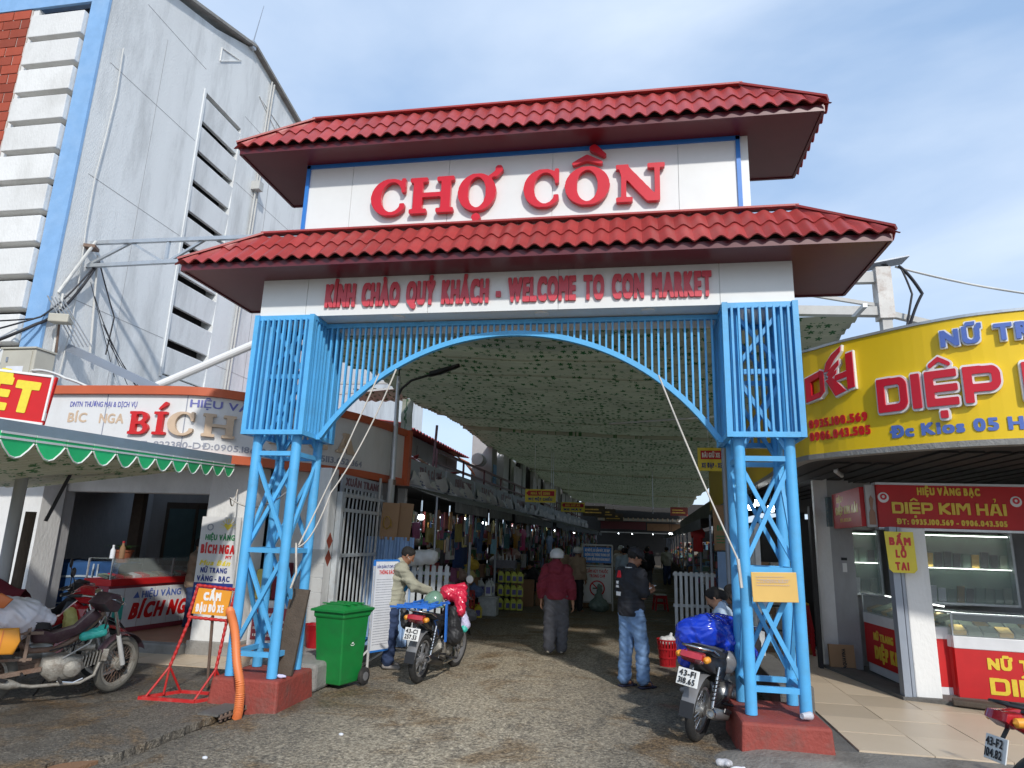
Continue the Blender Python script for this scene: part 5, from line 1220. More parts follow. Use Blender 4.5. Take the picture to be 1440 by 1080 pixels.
for i in range(12):
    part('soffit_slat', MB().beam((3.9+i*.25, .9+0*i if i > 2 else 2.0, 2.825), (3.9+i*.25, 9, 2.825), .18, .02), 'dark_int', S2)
# red name board
RB = part('name_board', MB().box(4.40, 6.35, 2.40, 2.52, 2.07, 2.60), 'counter_red', S2)
part('board_trim', MB().box(4.385, 6.36, 2.385, 2.53, 2.602, 2.63), 'galv', S2); part('board_trim', MB().box(4.385, 6.36, 2.385, 2.53, 2.04, 2.068), 'galv', S2)
text('HIỆU VÀNG BẠC', (4.87, 2.397, 2.485), .085, width=.72, style=('sans', .8, 4), material='yellow_text', parent=RB, depth=.006)
text('DIỆP KIM HẢI', (4.56, 2.397, 2.245), .14, width=1.30, style=('square', 1, 0), material='yellow_text', parent=RB, depth=.008)
text('ĐT: 0935.100.569 - 0906.043.505', (4.60, 2.397, 2.115), .062, width=1.25, style=('sans', .9, 3.5), material='yellow_text', parent=RB, depth=.004)
for x, z in ((4.47, 2.44), (5.98, 2.42)):
    part('picture', MB().lathe([(0, -.003), (.065, -.003), (.065, .003), (0, .003)], (x, 2.395, z), ax='y', n=18), 'white_paint', S2)
    part('ring_motif', MB().lathe([(.018, -.003), (.04, -.003), (.04, .003), (.018, .003)], (x, 2.389, z+.01), ax='y', n=16, close=True), 'red_letter', S2)
part('portrait_panel', MB().box(4.28, 4.395, 2.45, 2.50, 2.07, 2.60), 'white_dirty', S2)
part('portrait', MB().pillow([(4.30, 2.1), (4.38, 2.1), (4.375, 2.25), (4.35, 2.3), (4.365, 2.42), (4.34, 2.47), (4.315, 2.42), (4.325, 2.3), (4.305, 2.25)], .004, 2.446), 'skin', S2)
SB = part('side_name_board', MB().beam((4.26, 2.52, 2.33), (4.34, 4.0, 2.33), .06, .50), 'counter_red', S2)
text('HIỆU VÀNG BẠC', (4.30, 3.75, 2.44), .075, xd=(-.05, -1, 0), width=1.0, style=('sans', .8, 4), material='yellow_text', parent=SB, depth=.005)
text('DIỆP KIM HẢI', (4.295, 3.8, 2.27), .10, xd=(-.05, -1, 0), width=1.15, style=('sans', .8, 4), material='yellow_text', parent=SB, depth=.005)
text('ĐT: 0935.100.569', (4.29, 3.6, 2.16), .045, xd=(-.05, -1, 0), width=.8, style=('sans', .8, 3), material='yellow_text', parent=SB, depth=.004, letters=False)
part('tv_screen', MB().beam((4.28, 4.05, 2.33), (4.30, 4.5, 2.33), .05, .44), 'teal_glass', S2)
# white column and steel post
part('column', MB().box(4.56, 4.84, 2.20, 2.45, 0, 2.065), 'wall_white', S2, bev=.015)
part('steel_post', MB().box(4.42, 4.50, 2.16, 2.30, 0, 2.068), 'steel_grey', S2); part('steel_post', MB().box(4.515, 4.55, 2.18, 2.30, 0, 2.067), 'steel_grey', S2)
part('door_jamb', MB().box(3.98, 4.03, 4.02, 4.14, .1, 2.4), 'dark_int', S2)
part('wall', MB().box(4.10, 4.30, 4.2, 4.3, .08, 2.84), 'wall_white', S2)
part('wall', MB().box(4.30, 4.62, 4.21, 4.33, .08, 2.84), 'wall_grey', S2)
part('wall', MB().box(4.62, 8.5, 4.6, 4.7, .08, 2.84), 'wall_grey', S2)
part('wall', MB().box(8.4, 8.5, 0, 4.6, 0, 2.84), 'wall_grey', S2)
part('switch', MB().box(4.44, 4.50, 4.195, 4.21, 1.45, 1.58), 'white_paint', S2); part('switch', MB().box(4.43, 4.51, 4.195, 4.21, 1.62, 1.66), 'cable', S2)
# back cabinets, lit from their own strips
for (x0, x1, y, z0, z1, n) in ((4.62, 5.02, 4.38, 1.15, 2.05, 1), (5.12, 6.60, 3.9, 1.10, 2.05, 2)):
    t = thing('wall_cabinet', 'lit green glass jewellery cabinet %s' % ('on back wall above the long counter' if n == 2 else 'half hidden behind the yellow hanging sign'), 'cabinet', (x0, y, z0))
    W_, H_ = x1-x0, z1-z0
    part('carcass', MB().box(0, W_, .1, .3, 0, H_), 'glass_green', t); part('frame', MB().box(-.03, 0, -.01, .3, -.03, H_+.03), 'galv', t); part('frame', MB().box(W_, W_+.03, -.01, .3, -.03, H_+.03), 'galv', t); part('frame', MB().box(0, W_, -.01, .3, -.03, 0), 'galv', t)
    for z in (H_*.98, H_*.5):
        part('shelf', MB().box(0, W_, .0, .1, z-.03, z-.015), 'glass', t)
        part('led_strip', MB().box(.02, W_-.02, .005, .02, z-.014, z-.002), 'led', t)
    part('glass_front', MB().box(0, W_, -.008, -.002, 0, H_-.04), 'glass', t)
    r = random.Random(n)
    for i in range(int(W_/.12)):
        for z in (.0, H_*.5):
            if r.random() < .97: part('display_stand', MB().rbox((.07+i*.12, .06, z+.10), (.09, .03, .16+.1*r.random()), r.uniform(-.2, .2), .2), r.choice(['jewel_tray', 'gold', 'paper', 'glass_green', 'dark_int']), t)
# counters
def counter(label, loc, rz, L_, txts):
    t = thing('glass_counter', label, 'counter', loc, rz)
    part('plinth', MB().box(0, L_, .02, .55, 0, .12), 'counter_white', t); part('base', MB().box(0, L_, 0, .56, .121, .66), 'counter_red', t); part('band', MB().box(-.005, L_+.005, -.008, .57, .661, .80), 'counter_white', t, bev=.008)
    part('glass_case', MB().box(0, L_, .0, .008, .801, 1.05), 'glass', t); part('glass_case', MB().box(0, L_, 0, .5, 1.051, 1.06), 'glass', t)
    for x in (0, L_): part('case_edge', MB().beam((x, .004, .8), (x, .004, 1.05), .014), 'galv', t)
    part('case_edge', MB().beam((0, 0, 1.056), (L_, 0, 1.056), .016), 'galv', t)
    part('led_strip', MB().box(.05, L_-.05, .30, .32, 1.03, 1.045), 'led', t)
    for i in range(int(L_/.16)):
        for j in range(2): part('jewel_tray', MB().rbox((.09+i*.16, .13+j*.2, .86+j*.03), (.14, .17, .05), 0, .35), ('jewel_tray' if (i+j) % 3 else 'gold'), t)
    for (s, x, z, c, w_, st) in txts: text(s, (x, -.001, z), c, width=w_, style=st, material='yellow_text', parent=t, depth=.006)
    return t
counter('red and white glass counter with gold lettering, right of white column', (5.08, 2.35, .02), -.12, 2.6, [('NỮ TRANG', .32, .46, .11, .95, ('sans', 1, 5)), ('DIỆP KIM HẢI', .32, .18, .18, 1.9, ('square', 1, 0))])
counter('red and white glass counter seen between the door wall and steel post', (4.66, 4.15, .10), -math.pi/2+.07, 1.7, [('NỮ TRANG', .30, .46, .09, .6, ('sans', .9, 4)), ('DIỆP KIM HẢI', .30, .22, .15, 1.2, ('sans', .7, 5))])
counter('short angled end of the red and white glass counter', (4.86, 2.75, .02), -math.pi/2+.65, .42, [])
t = thing('hanging_sign', 'yellow cut-corner sign reading BẤM LỖ TAI on the steel post', 'sign', (4.49, 2.08, 1.78))
part('board', MB().add([(x, y, z) for y in (0, -.012) for x, z in ((-.16, .23), (.16, .23), (.17, -.21), (.13, -.25), (-.10, -.25), (-.14, -.21))], [(0,1,2,3,4,5),(11,10,9,8,7,6)]+[(i, 6+i, 6+(i+1)%6, (i+1)%6) for i in range(6)]), 'yellow_bright', t)
for s, z, w_ in (('BẤM', .075, .24), ('LỖ', -.07, .12), ('TAI', -.215, .15)): text(s, (0.005, -.0125, z), .085, width=w_, style=('sans', .7, 4), material='sign_red', parent=t, depth=.003, align='c')
# tiled arcade floor, individual tiles
PT = bpy.data.objects.new('arcade_floor', None); COL.objects.link(PT); PT['kind'] = 'structure'
tm = MB().box(0, .593, 0, .593, -.02, 0).mesh('tile'); fixn(tm); tm.materials.append(M['floor_tile']); r = random.Random(8)
for i in range(9):
    for j in range(11):
        x, y = 3.22+i*.6, -.10+j*.6
        if x > 4.4 and y > 2.4: continue
        link('tile', tm, None, PT, (x, y, .102+r.uniform(-.0015, .0015)))
part('tile_bed', MB().box(2.99, 8.6, -.16, 12, -.05, .085), 'concrete_dark', PT, bev=.02)
mb = MB(); mb.grid(lambda u, v: (1.95+6.6*u+.06*math.sin(v*7), -.85+.72*v, -.01+.10*min(1, v*1.9)*min(1, u*14)+.008*math.sin(17*u)*math.sin(9*v+u*5)), 90, 20); a = struct(part('apron', mb, mat('apron_concrete', (.24, .225, .20), .5, var=.4, vs_=3, dirt=.85, dcol=(.05, .042, .035), ds=2.2, bump=.7, bs=35), None, sm=60))
struct(part('shop_kerb', MB().add([(4.05, 4.15, .08), (4.40, 2.16, .08), (5.9, 1.75, .08), (5.9, 2.3, .08), (4.7, 2.5, .08), (4.4, 4.15, .08), (4.05, 4.15, .0), (4.40, 2.16, .0), (5.9, 1.75, .0), (5.9, 2.3, .0), (4.7, 2.5, .0), (4.4, 4.15, .0)], [(0,1,2,3,4,5),(11,10,9,8,7,6)]+[(i, 6+i, 6+(i+1)%6, (i+1)%6) for i in range(6)]), 'concrete_dark', None, loc=(0, 0, .06)))
tag(part('rubber_mat', MB().beam((4.86, 2.02, .15), (5.9, 1.66, .15), .16, .06), 'wood_old', None, bev=.015), 'dark weathered timber ledge along the foot of the counter', 'timber')
# cardboard box and stools
t = thing('cardboard_box', 'flattened brown carton lettered AQUAVINA leaning by doorway', 'box', (4.28, 4.02, .10)); part('carton', MB().rbox((0, 0, .17), (.34, .06, .34), 0, -.12), 'cardboard', t)
text('AQUAVINA', (.04, -.055, .03), .045, xd=(0, .1, 1), up=(-1, 0, 0), width=.26, style=('sans', .8, 3), material='ink', parent=t, depth=.002, letters=False)
def stool(loc, label, rz=0, top='stool_red'):
    t = thing('plastic_stool', label, 'stool', loc, rz, None)
    part('seat', MB().box(-.15, .15, -.15, .15, .40, .43), top, t, bev=.012)
    for sx in (-1, 1):
        for sy in (-1, 1): part('leg', MB().add([(sx*.19, sy*.19, 0), (sx*.15, sy*.19, 0), (sx*.15, sy*.15, 0), (sx*.19, sy*.15, 0), (sx*.145, sy*.145, .4), (sx*.10, sy*.145, .4), (sx*.10, sy*.10, .4), (sx*.145, sy*.10, .4)], [(0,1,2,3),(7,6,5,4),(0,4,5,1),(1,5,6,2),(2,6,7,3),(3,7,4,0)]), 'stool_red', t)
    for a, b_ in (((-1, -1), (1, -1)), ((1, -1), (1, 1)), ((1, 1), (-1, 1)), ((-1, 1), (-1, -1))):
        part('side_panel', MB().beam((a[0]*.145, a[1]*.145, .36), (b_[0]*.145, b_[1]*.145, .36), .012, .07), 'stool_red', t); part('rung', MB().beam((a[0]*.16, a[1]*.16, .20), (b_[0]*.16, b_[1]*.16, .20), .012, .03), 'stool_red', t)
    return t
for i in range(6): stool((4.0-.0*i, 5.3, .10+.075*i), ['bottom red stool of the stack near the doorway', 'red stool second from the bottom of the stack', 'red stool third from the bottom of the stack', 'red stool third from the top of the stack', 'red stool just under the yellow top stool', 'yellow topped stool on top of the red stack'][i], .1, 'stool_yellow' if i == 5 else 'stool_red')
stool((3.72, 5.6, .10), 'single red stool left of the stacked stools', .3)
# tube lamps in the arcade
for i, (x, y, z) in enumerate(((3.31, 5.0, 2.42), (3.43, 5.05, 2.50), (3.62, 5.0, 2.40), (3.76, 5.0, 2.46))):
    t = thing('lamp_bulb', 'lit white bulb in dim arcade, %s' % ['leftmost of four', 'second from the left', 'third from the left', 'rightmost of four'][i], 'lamp', (x, y, z), 0, 'bulbs in the right arcade'); part('globe', MB().lathe([(0, -.05), (.05, -.045), (.06, 0), (.05, .05), (0, .055)], n=14), 'bulb', t, sm=60); part('cord', MB().tube((0, 0, .05), (0, 0, 2.84-z), .006, n=5), 'cable', t)
t = thing('tube_light', 'unlit fluorescent tube under the dark soffit', 'lamp', (4.1, 3.0, 2.79)); part('tube', MB().tube((-.1, -.35, 0), (.15, .25, 0), .025), 'white_paint', t); part('fitting', MB().beam((-.1, -.35, .03), (.15, .25, .03), .05, .03), 'white_dirty', t)
# shelves seen in the arcade
tag(part('arcade_shelf', MB().box(3.7, 4.6, 6.4, 6.9, .1, 2.3), 'dark_int', None), 'dark shelving at the back of arcade behind stools', 'shelf')

# ================= AWNING FAR LEFT =================
A0, A1 = Vector((-2.95, -3.0, 2.33)), Vector((-3.98, 1.36, 2.58)); dA = (A1-A0)
out_ = Vector((dA.y, -dA.x, 0)).normalized(); inn = -out_
t = thing('green_awning', 'leaf-print awning with green and white scalloped edge at the left', 'awning', (0, 0, 0))
def aw(u, v): p = A0+dA*u+inn*(2.6*v); return (p.x, p.y, p.z+.05-.40*v+.010*math.sin(u*150))
part('sheet', MB().grid(aw, 160, 6), 'leaf_awning', t, sm=60)
part('beam', MB().add([tuple(A0+inn*.03+Vector((0, 0, .03))), tuple(A1+inn*.03+Vector((0, 0, .03))), tuple(A1+inn*.03+Vector((0, 0, .17))), tuple(A0+inn*.03+Vector((0, 0, .14))), tuple(A0+inn*.10+Vector((0, 0, .03))), tuple(A1+inn*.10+Vector((0, 0, .03))), tuple(A1+inn*.10+Vector((0, 0, .17))), tuple(A0+inn*.10+Vector((0, 0, .14)))], [(0,1,2,3),(7,6,5,4),(0,4,5,1),(1,5,6,2),(2,6,7,3),(3,7,4,0)]), 'awning_beam', t)
ns = 12; Ls = dA.length/ns; ud = dA.normalized()
for i in range(ns):
    p0 = A0+ud*(Ls*i); sc = part('scallop', MB().add([tuple(p0+out_*.02+ud*(Ls*.97*q)+Vector((0, 0, z))) for q, z in ((0, .055), (1, .055), (1, .0), (.86, -.06), (.65, -.115), (.5, -.13), (.35, -.115), (.14, -.06), (0, .0))]+[tuple(p0+out_*.014+ud*(Ls*.97*q)+Vector((0, 0, z))) for q, z in ((0, .055), (1, .055), (1, .0), (.86, -.06), (.65, -.115), (.5, -.13), (.35, -.115), (.14, -.06), (0, .0))], [tuple(range(9)), tuple(reversed(range(9, 18)))]+[(k_, 9+k_, 9+(k_+1)%9, (k_+1)%9) for k_ in range(9)]), 'awning_green', t)
    for z in (.048, .012): part('white_stripe', MB().beam(p0+out_*.023+Vector((0, 0, z)), p0+out_*.023+ud*Ls*.97+Vector((0, 0, z)), .004, .016), 'white_paint', sc)
    part('white_stripe', MB().path([tuple(p0+out_*.022+ud*(Ls*.97*q)+Vector((0, 0, z))) for q, z in ((0.02, -.01), (.15, -.058), (.35, -.11), (.5, -.122), (.65, -.11), (.85, -.058), (.98, -.01))], .007, 4), 'white_paint', sc)
    part('fold', MB().box(0, 0.001, 0, .001, 0, .001), 'white_paint', sc) if False else None
t = thing('awning_support', 'brown and grey pipe post supporting the left awning', 'post', (-5.55, -.25, 0))
part('pipe', MB().path([(0, 0, 0), (-.02, .0, 2.35), (.05, .1, 2.5), (.6, .5, 2.52), (.66, .55, 2.75)], .065, 12), 'wall_grey', t, sm=50); part('sleeve', MB().tube((.12, .05, 0), (.14, .05, 1.9), .055), 'wood_old', t, sm=50); part('cord', MB().tube((.3, .1, 1.8), (.5, .3, 2.8), .02), 'cable', t)
tag(part('neighbour_wall', MB().box(-9.5, -7.4, 1.9, 2.3, 0, 2.9), 'wall_white', None), 'pale neighbouring wall under the left awning', 'wall')
t = thing('viet_sign', 'tilted red sign with yellow letters VIỆT at the left edge', 'sign', (-5.30, -.93, 3.08), .16)
mb = MB(); mb.rbox((-.12, 0, .03), (1.30, .03, .52), 0, 0, .10); part('board', mb, 'sign_red', t)
for a, b_ in (((-.77, -.018, .35), (.52, -.018, .23)), ((.52, -.018, .23), (.50, -.018, -.25)), ((-.77, -.018, -.16), (.50, -.018, -.285))): part('rim', MB().beam((a[0], a[1], a[2]), (b_[0], b_[1], b_[2]), .02, .025), 'white_paint', t)
text('VIỆT', (-.60, -.017, -.06), .30, xd=(1, 0, -.1), up=(.1, 0, 1), width=.98, style=('sans', .85, 5), material='yellow_bright', parent=t, depth=.006)
# ================= LEFT ROW: STALLS, BANNERS, UPPER STOREYS =================
rr = random.Random(21)
SEEN = {}
def uniq(l):
    SEEN[l] = SEEN.get(l, 0)+1; return l if SEEN[l] == 1 else l+[', farther in', ', farthest in', ', at the far post', ', last one'][min(3, SEEN[l]-2)]
ORD = ['first', 'second', 'third', 'fourth', 'fifth', 'sixth', 'seventh', 'eighth', 'ninth', 'tenth', 'eleventh', 'twelfth', 'thirteenth', 'fourteenth', 'fifteenth']
def torn_banner(parent, y0, y1, z0, z1, xo, seed):
    r = random.Random(seed); L_ = y1-y0; c1, c2 = r.uniform(0, 6), r.uniform(2, 4)
    def f(u, v):
        y = y0+L_*u; z = z0+(z1-z0)*(.06+ (.42+.22*math.sin(c2*u*3+c1)+.10*math.sin(u*23+c1))*v); x = SX(xo, y)+.05+.05*math.sin(u*14+v*3+c1)+.05*v*(1-v)
        return (x, y, z)
    part('torn_sheet', MB().grid(f, 26, 5), 'banner_white', parent, sm=60)
words = [('TRÀ & CÀ PHÊ', 'PHƯỢNG'), ('PHƯƠNG DUNG', ''), ('TẠP HÓA', ''), ('MỸ PHẨM', ''), ('HẠNH', ''), ('THANH', ''), ('BÁNH KẸO', ''), ('HOA', ''), ('NGỌC', ''), ('LAN', '')]
ystart = 5.4; XB = -3.10
dark_goods = [(.30, .06, .05), (.05, .10, .22), (.28, .24, .08), (.07, .18, .09), (.35, .33, .30), (.22, .12, .07), (.30, .10, .20), (.08, .20, .24), (.33, .18, .05), (.12, .12, .13)]
NSTALL = 15
for si in range(NSTALL):
    y0 = ystart+si*2.6; y1 = y0+2.55
    where = ['first from the gate, behind the beige jacket man', 'second from the gate, with plastic bottles in front', 'third from the gate, with hanging shirts', 'fourth from the gate behind the walking woman'][si] if si < 4 else 'deep in the left row'
    st = thing('market_stall', 'left stall crammed with goods, %s' % where if si < 4 else '%s stall from the gate in the dim left row' % ORD[si], 'stall', (0, 0, 0), 0, 'stalls along the left side')
    x = lambda xx, yy: SX(xx, yy)
    part('banner', MB().beam((x(XB, y0), y0+.03, 2.98), (x(XB, y1), y1-.03, 2.98), .03, .52), 'banner_grey', st)
    if si < 6:
        text(words[si][0], (x(XB, y0+.75)+.02, y0+.75, 2.96), .17, xd=(.028, 1, 0), width=1.5, style=('sans', .7, 4), material='maroon', parent=st, depth=.004)
        scribble((x(XB, y0+.2)+.02, y0+.2, 2.76), 2.0, .12, (.028, 1, 0), (0, 0, 1), st, 'navy', 2, .4, si)
    torn_banner(st, y0+.05, y1-.05, 2.72, 3.22, XB, si)
    # sloped awning with pleated valance
    xe = -2.05+rr.uniform(-.08, .12); ze = 2.40+rr.uniform(-.03, .03)
    part('awning', MB().grid(lambda u, v: (x(XB+.05+(xe-XB)*v, y0+2.55*u), y0+2.55*u, 2.70+(ze-2.70)*v-.05*math.sin(math.pi*v)*math.sin(u*5+si)+.01*math.sin(u*60)), 24, 6), 'awning_grey', st, sm=60)
    part('valance', MB().grid(lambda u, v: (x(xe, y0+2.55*u)+.02+.018*math.sin(u*95), y0+2.55*u, ze-.19*v), 90, 1), 'awning_grey', st, sm=60)
    for yy in (y0+.04, y1): part('post', MB().tube((x(-2.45, yy), yy, 0), (x(-2.45, yy), yy, 2.5), .022, n=8), 'steel_grey', st)
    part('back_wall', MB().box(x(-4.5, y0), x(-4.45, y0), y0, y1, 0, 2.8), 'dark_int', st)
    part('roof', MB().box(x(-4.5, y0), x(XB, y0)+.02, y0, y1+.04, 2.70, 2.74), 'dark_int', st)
    if si == 0: part('side_wall', MB().box(-4.4, -3.05, 5.3, 5.36, 0, 2.7), 'dark_int', st)
    for zz, xf in ((.35, -2.5), (.75, -2.75), (1.15, -3.05), (1.55, -3.3), (1.95, -3.45)): part('shelf', MB().box(x(-4.4, y0), x(xf, y0), y0+.05, y1-.05, zz, zz+.025), 'wood_old', st)
    # goods: near stalls single, far stalls as one heap
    if si < 3:
        for zz, xf in ((.375, -2.5), (.775, -2.75), (1.175, -3.05), (1.575, -3.3), (1.975, -3.45)):
            y = y0+.1
            while y < y1-.2:
                w_ = rr.uniform(.12, .30); h = rr.uniform(.12, .34); d = rr.uniform(.12, .25); c = rr.choice(dark_goods); px_ = x(xf, y)-.02-d/2
                kind = rr.random(); zlab = 'floor level' if zz < .5 else 'waist level' if zz < 1 else 'chest level' if zz < 1.3 else 'head level' if zz < 1.7 else 'top shelf'
                cn = {0: 'dark red', 1: 'dark blue', 2: 'olive', 3: 'green', 4: 'pale grey', 5: 'brown', 6: 'purple', 7: 'teal', 8: 'orange', 9: 'charcoal'}[dark_goods.index(c)]
                grp = 'goods on the shelves of the left stalls'
                if kind < .55:
                    t = thing('goods_carton', uniq('%s carton at %s in the %s left stall' % (cn, zlab, ['nearest', 'second', 'third'][si])), 'carton', (px_, y+w_/2, zz+.002), 0, grp)
                    part('box', MB().rbox((0, 0, h/2), (d, w_*.92, h), rr.uniform(-.12, .12)), gmat(c), t); part('print_patch', MB().box(d/2+.012, d/2+.016, -w_*.25, w_*.2, h*.3, h*.75), gmat(rr.choice([(.5, .5, .45), (.5, .1, .05), (.1, .2, .4), (.5, .4, .1)])), t)
                elif kind < .8:
                    bottle((px_, y+w_/2, zz+.002), h, min(w_, d)*.4, gmat(c, .3), gmat(rr.choice(dark_goods)), uniq('%s bottle at %s in the %s left stall' % (cn, zlab, ['nearest', 'second', 'third'][si])), grp)
                else:
                    me = sdf_mesh([((0, -w_*.2, h*.3), (0, w_*.2, h*.3), h*.3, h*.28), ((0, 0, h*.4), (.01, 0, h*.85), h*.22, h*.05)], .022, .05, wr=(.008, 30))
                    o = link('goods_bag', me, gmat(c, .25), None, (px_, y+w_/2, zz+.002)); tag(o, uniq('%s stuffed plastic bag at %s in the %s left stall' % (cn, zlab, ['nearest', 'second', 'third'][si])), 'bag', grp)
                y += w_+.01
    else:
        mb = MB(); gm = [gmat(c) for c in dark_goods]
        for q in range(150):
            mb.cur = rr.randrange(len(gm)); zz = rr.choice((.0, .375, .775, 1.175, 1.575, 1.975)); xf = -2.2-.55*zz
            yy = rr.uniform(y0+.1, y1-.1); s = (rr.uniform(.1, .3), rr.uniform(.08, .3), rr.uniform(.1, .34)); c = (x(xf, yy)-rr.uniform(0, .25), yy, zz+s[2]/2)
            if rr.random() < .6: mb.rbox(c, s, rr.uniform(-.3, .3))
            else: mb.lathe([(0, -s[2]/2), (s[1]*.4, -s[2]/2), (s[1]*.45, 0), (s[1]*.2, s[2]*.4), (0, s[2]*.5)], c, n=7)
        o = part('mixed_goods', mb, gm, None, kind='stuff'); o['label'] = 'heap of mixed goods filling the %s left stall from the gate' % ORD[si]; o['category'] = 'goods'
    # hanging merchandise
    mb = MB(); gm = [gmat(c) for c in dark_goods+[(.55, .52, .48), (.55, .20, .28), (.20, .42, .55), (.60, .55, .25), (.5, .5, .55)]]
    for q in range(60 if si > 2 else 44):
        mb.cur = rr.randrange(len(gm)); yy = rr.uniform(y0+.1, y1-.1); z = rr.uniform(1.15 if q % 3 == 0 and si > 1 else 1.75, 2.35); xx = x(-2.25-rr.uniform(0, .7), yy)
        mb.rbox((xx, yy, z-.18), (.03, rr.uniform(.08, .25), rr.uniform(.15, .42)), rr.uniform(-.5, .5), rr.uniform(-.1, .1))
    o = part('hanging_goods', mb, gm, None, kind='stuff'); o['label'] = 'small packets hanging under awning of the %s left stall' % ORD[si]; o['category'] = 'goods'
# lit bulbs under the awnings
for i, (y, z, s_) in enumerate(((5.75, 2.13, 0), (6.89, 2.14, 1), (8.84, 2.18, 2), (10.9, 2.15, 3), (14.2, 2.15, 4), (17.5, 2.15, 5), (21, 2.16, 6), (25, 2.2, 7), (29, 2.2, 8), (33, 2.2, 9), (37, 2.2, 10))):
    t = thing('led_bulb', 'lit white bulb hanging under the left awnings, number %s from the gate' % ['one', 'two', 'three', 'four', 'five', 'six', 'seven', 'eight', 'nine', 'ten', 'eleven'][i], 'lamp', (SX(-2.85, y), y, z), 0, 'lit bulbs hanging along the left stalls')
    part('globe', MB().lathe([(0, -.055), (.045, -.05), (.058, -.03), (.055, .03), (.02, .045)], n=16), 'bulb', t, sm=60); part('holder', MB().tube((0, 0, .04), (0, 0, .11), .02), 'cable', t); part('cord', MB().tube((0, 0, .1), (0, 0, .5), .005, n=5), 'cable', t)
for i, (x, y, z) in enumerate(((2.6, 16, 2.1), (2.9, 20, 2.15), (1.5, 44, 2.4), (.5, 44, 2.4), (3, 44, 2.4))):
    t = thing('led_bulb', 'lit bulb over the dim %s' % ['right stalls, nearer one', 'right stalls, farther one', 'far end of the lane, middle', 'far end of the lane, left', 'far end of the lane, right'][i], 'lamp', (x, y, z), 0, 'distant lit bulbs'); part('globe', MB().lathe([(0, -.035), (.035, 0), (0, .035)], n=10), 'bulb', t, sm=60); part('cord', MB().tube((0, 0, .05), (0, 0, .5), .006, n=5), 'cable', t)

# goods in front of the stalls, one by one
def jerry(loc, h, w_, col, cap, label, grp, seed=0):
    t = thing('jerrycan', label, 'bottle', loc, (seed*1.7) % 1, grp); d = w_*.62
    part('body', MB().add([(sx*w_/2*k, sy*d/2*k, z) for z, k in ((0, .94), (h*.08, 1), (h*.62, 1), (h*.78, .55), (h*.86, .26)) for sx, sy in ((-1, -1), (1, -1), (1, 1), (-1, 1))], [(3, 2, 1, 0)]+[(l*4+i, l*4+(i+1)%4, (l+1)*4+(i+1)%4, (l+1)*4+i) for l in range(4) for i in range(4)]+[(16, 17, 18, 19)]), gmat(col, .3), t, bev=.008)
    part('cap', MB().tube((0, 0, h*.86), (0, 0, h), w_*.13), gmat(cap), t); part('handle', MB().path([(-w_*.12, 0, h*.84), (-w_*.42, 0, h*.88), (-w_*.45, 0, h*.6)], .010, 6), gmat(col, .3), t)
    part('sticker', MB().box(-w_*.32, w_*.32, -d/2-.003, -d/2-.001, h*.15, h*.52), gmat((.5, .5, .2) if col[0] < .5 else (.1, .1, .3)), t); return t
G1 = 'yellow-green bottles stacked by the left stall'
for i in range(4):
    for j in range(3):
        jerry((-1.96+.17*i-.0*j, 10.5-.02*i, .02+.33*j), .32, .15, (.52, .58, .10), (.1, .1, .1), 'yellow-green bottle in the %s row, %s' % (['lowest', 'middle', 'top'][j], ['leftmost', 'second from the left', 'third from the left', 'rightmost'][i]), G1, i)
for i in range(3): jerry((-2.10-.18*i, 8.6, .0), .34, .16, (.60, .50, .04), (.5, .02, .02), 'yellow jerrycan on ground, %s' % ['nearest the lane', 'between the other two', 'farthest from the lane'][i], 'yellow jerrycans beside the red crate', i)
jerry((-2.45, 7.7, 0), .42, .24, (.50, .02, .03), (.5, .5, .5), 'large red detergent bottle standing on the lane edge', None)
for i in range(3): jerry((-2.05-.22*(i % 2), 9.4+.15*i, .42), .40, .16, (.50, .55, .55), (.4, .4, .45), 'clear grey plastic bottle %s on the tub' % ['left', 'middle', 'right'][i], 'clear bottles above white tub', i)
t = thing('plastic_tub', 'translucent white square tub in front of the left stall', 'tub', (-2.0, 9.2, 0)); part('body', MB().rbox((0, 0, .2), (.44, .36, .4)), gmat((.50, .54, .54), .3), t, bev=.03); part('lid', MB().rbox((0, 0, .415), (.47, .39, .03)), gmat((.5, .54, .54)), t)
def crate(loc, size, col, label, grp=None, rz=0):
    t = thing('plastic_crate', label, 'crate', loc, rz, grp); a, b_, h = size[0]/2, size[1]/2, size[2]
    part('floor', MB().box(-a, a, -b_, b_, 0, .02), col, t)
    for z in [h*.12+i*h*.22 for i in range(5)]:
        for p, q in (((-a, -b_), (a, -b_)), ((a, -b_), (a, b_)), ((a, b_), (-a, b_)), ((-a, b_), (-a, -b_))): part('slat', MB().beam((p[0], p[1], z), (q[0], q[1], z), .012, h*.13), col, t)
    for sx in (-1, 1):
        for sy in (-1, 1): part('corner', MB().box(sx*a-.015, sx*a+.015, sy*b_-.015, sy*b_+.015, 0, h), col, t)
    return t
crate((-2.38, 8.25, 0), (.42, .3, .58), gmat((.42, .03, .02)), 'tall red slatted crate beside the yellow jerrycans')
bx = [((-1.62, 12.0, 0), (.62, .5, .68), 'large brown carton beside the seated woman, left stall row'), ((-2.55, 9.6, .42), (.4, .4, .4), 'brown carton above the white tub'), ((-2.65, 7.4, .38), (.36, .3, .22), 'low brown carton under the hanging jackets'), ((.10, 12.5, 0), (.4, .4, 1.0), 'brown carton column behind the walking woman'), ((-1.15, 12.35, 0), (.3, .35, .6), 'narrow brown carton behind the large one')]
for l, s, lab in bx:
    t = thing('cardboard_carton', lab, 'box', l, .1); part('box', MB().rbox((0, 0, s[2]/2), s), 'cardboard2', t, bev=.006); part('tape', MB().box(-.03, .03, -s[1]/2-.002, s[1]/2+.002, s[2]*.02, s[2]+.002), 'cardboard', t)
r = random.Random(31)
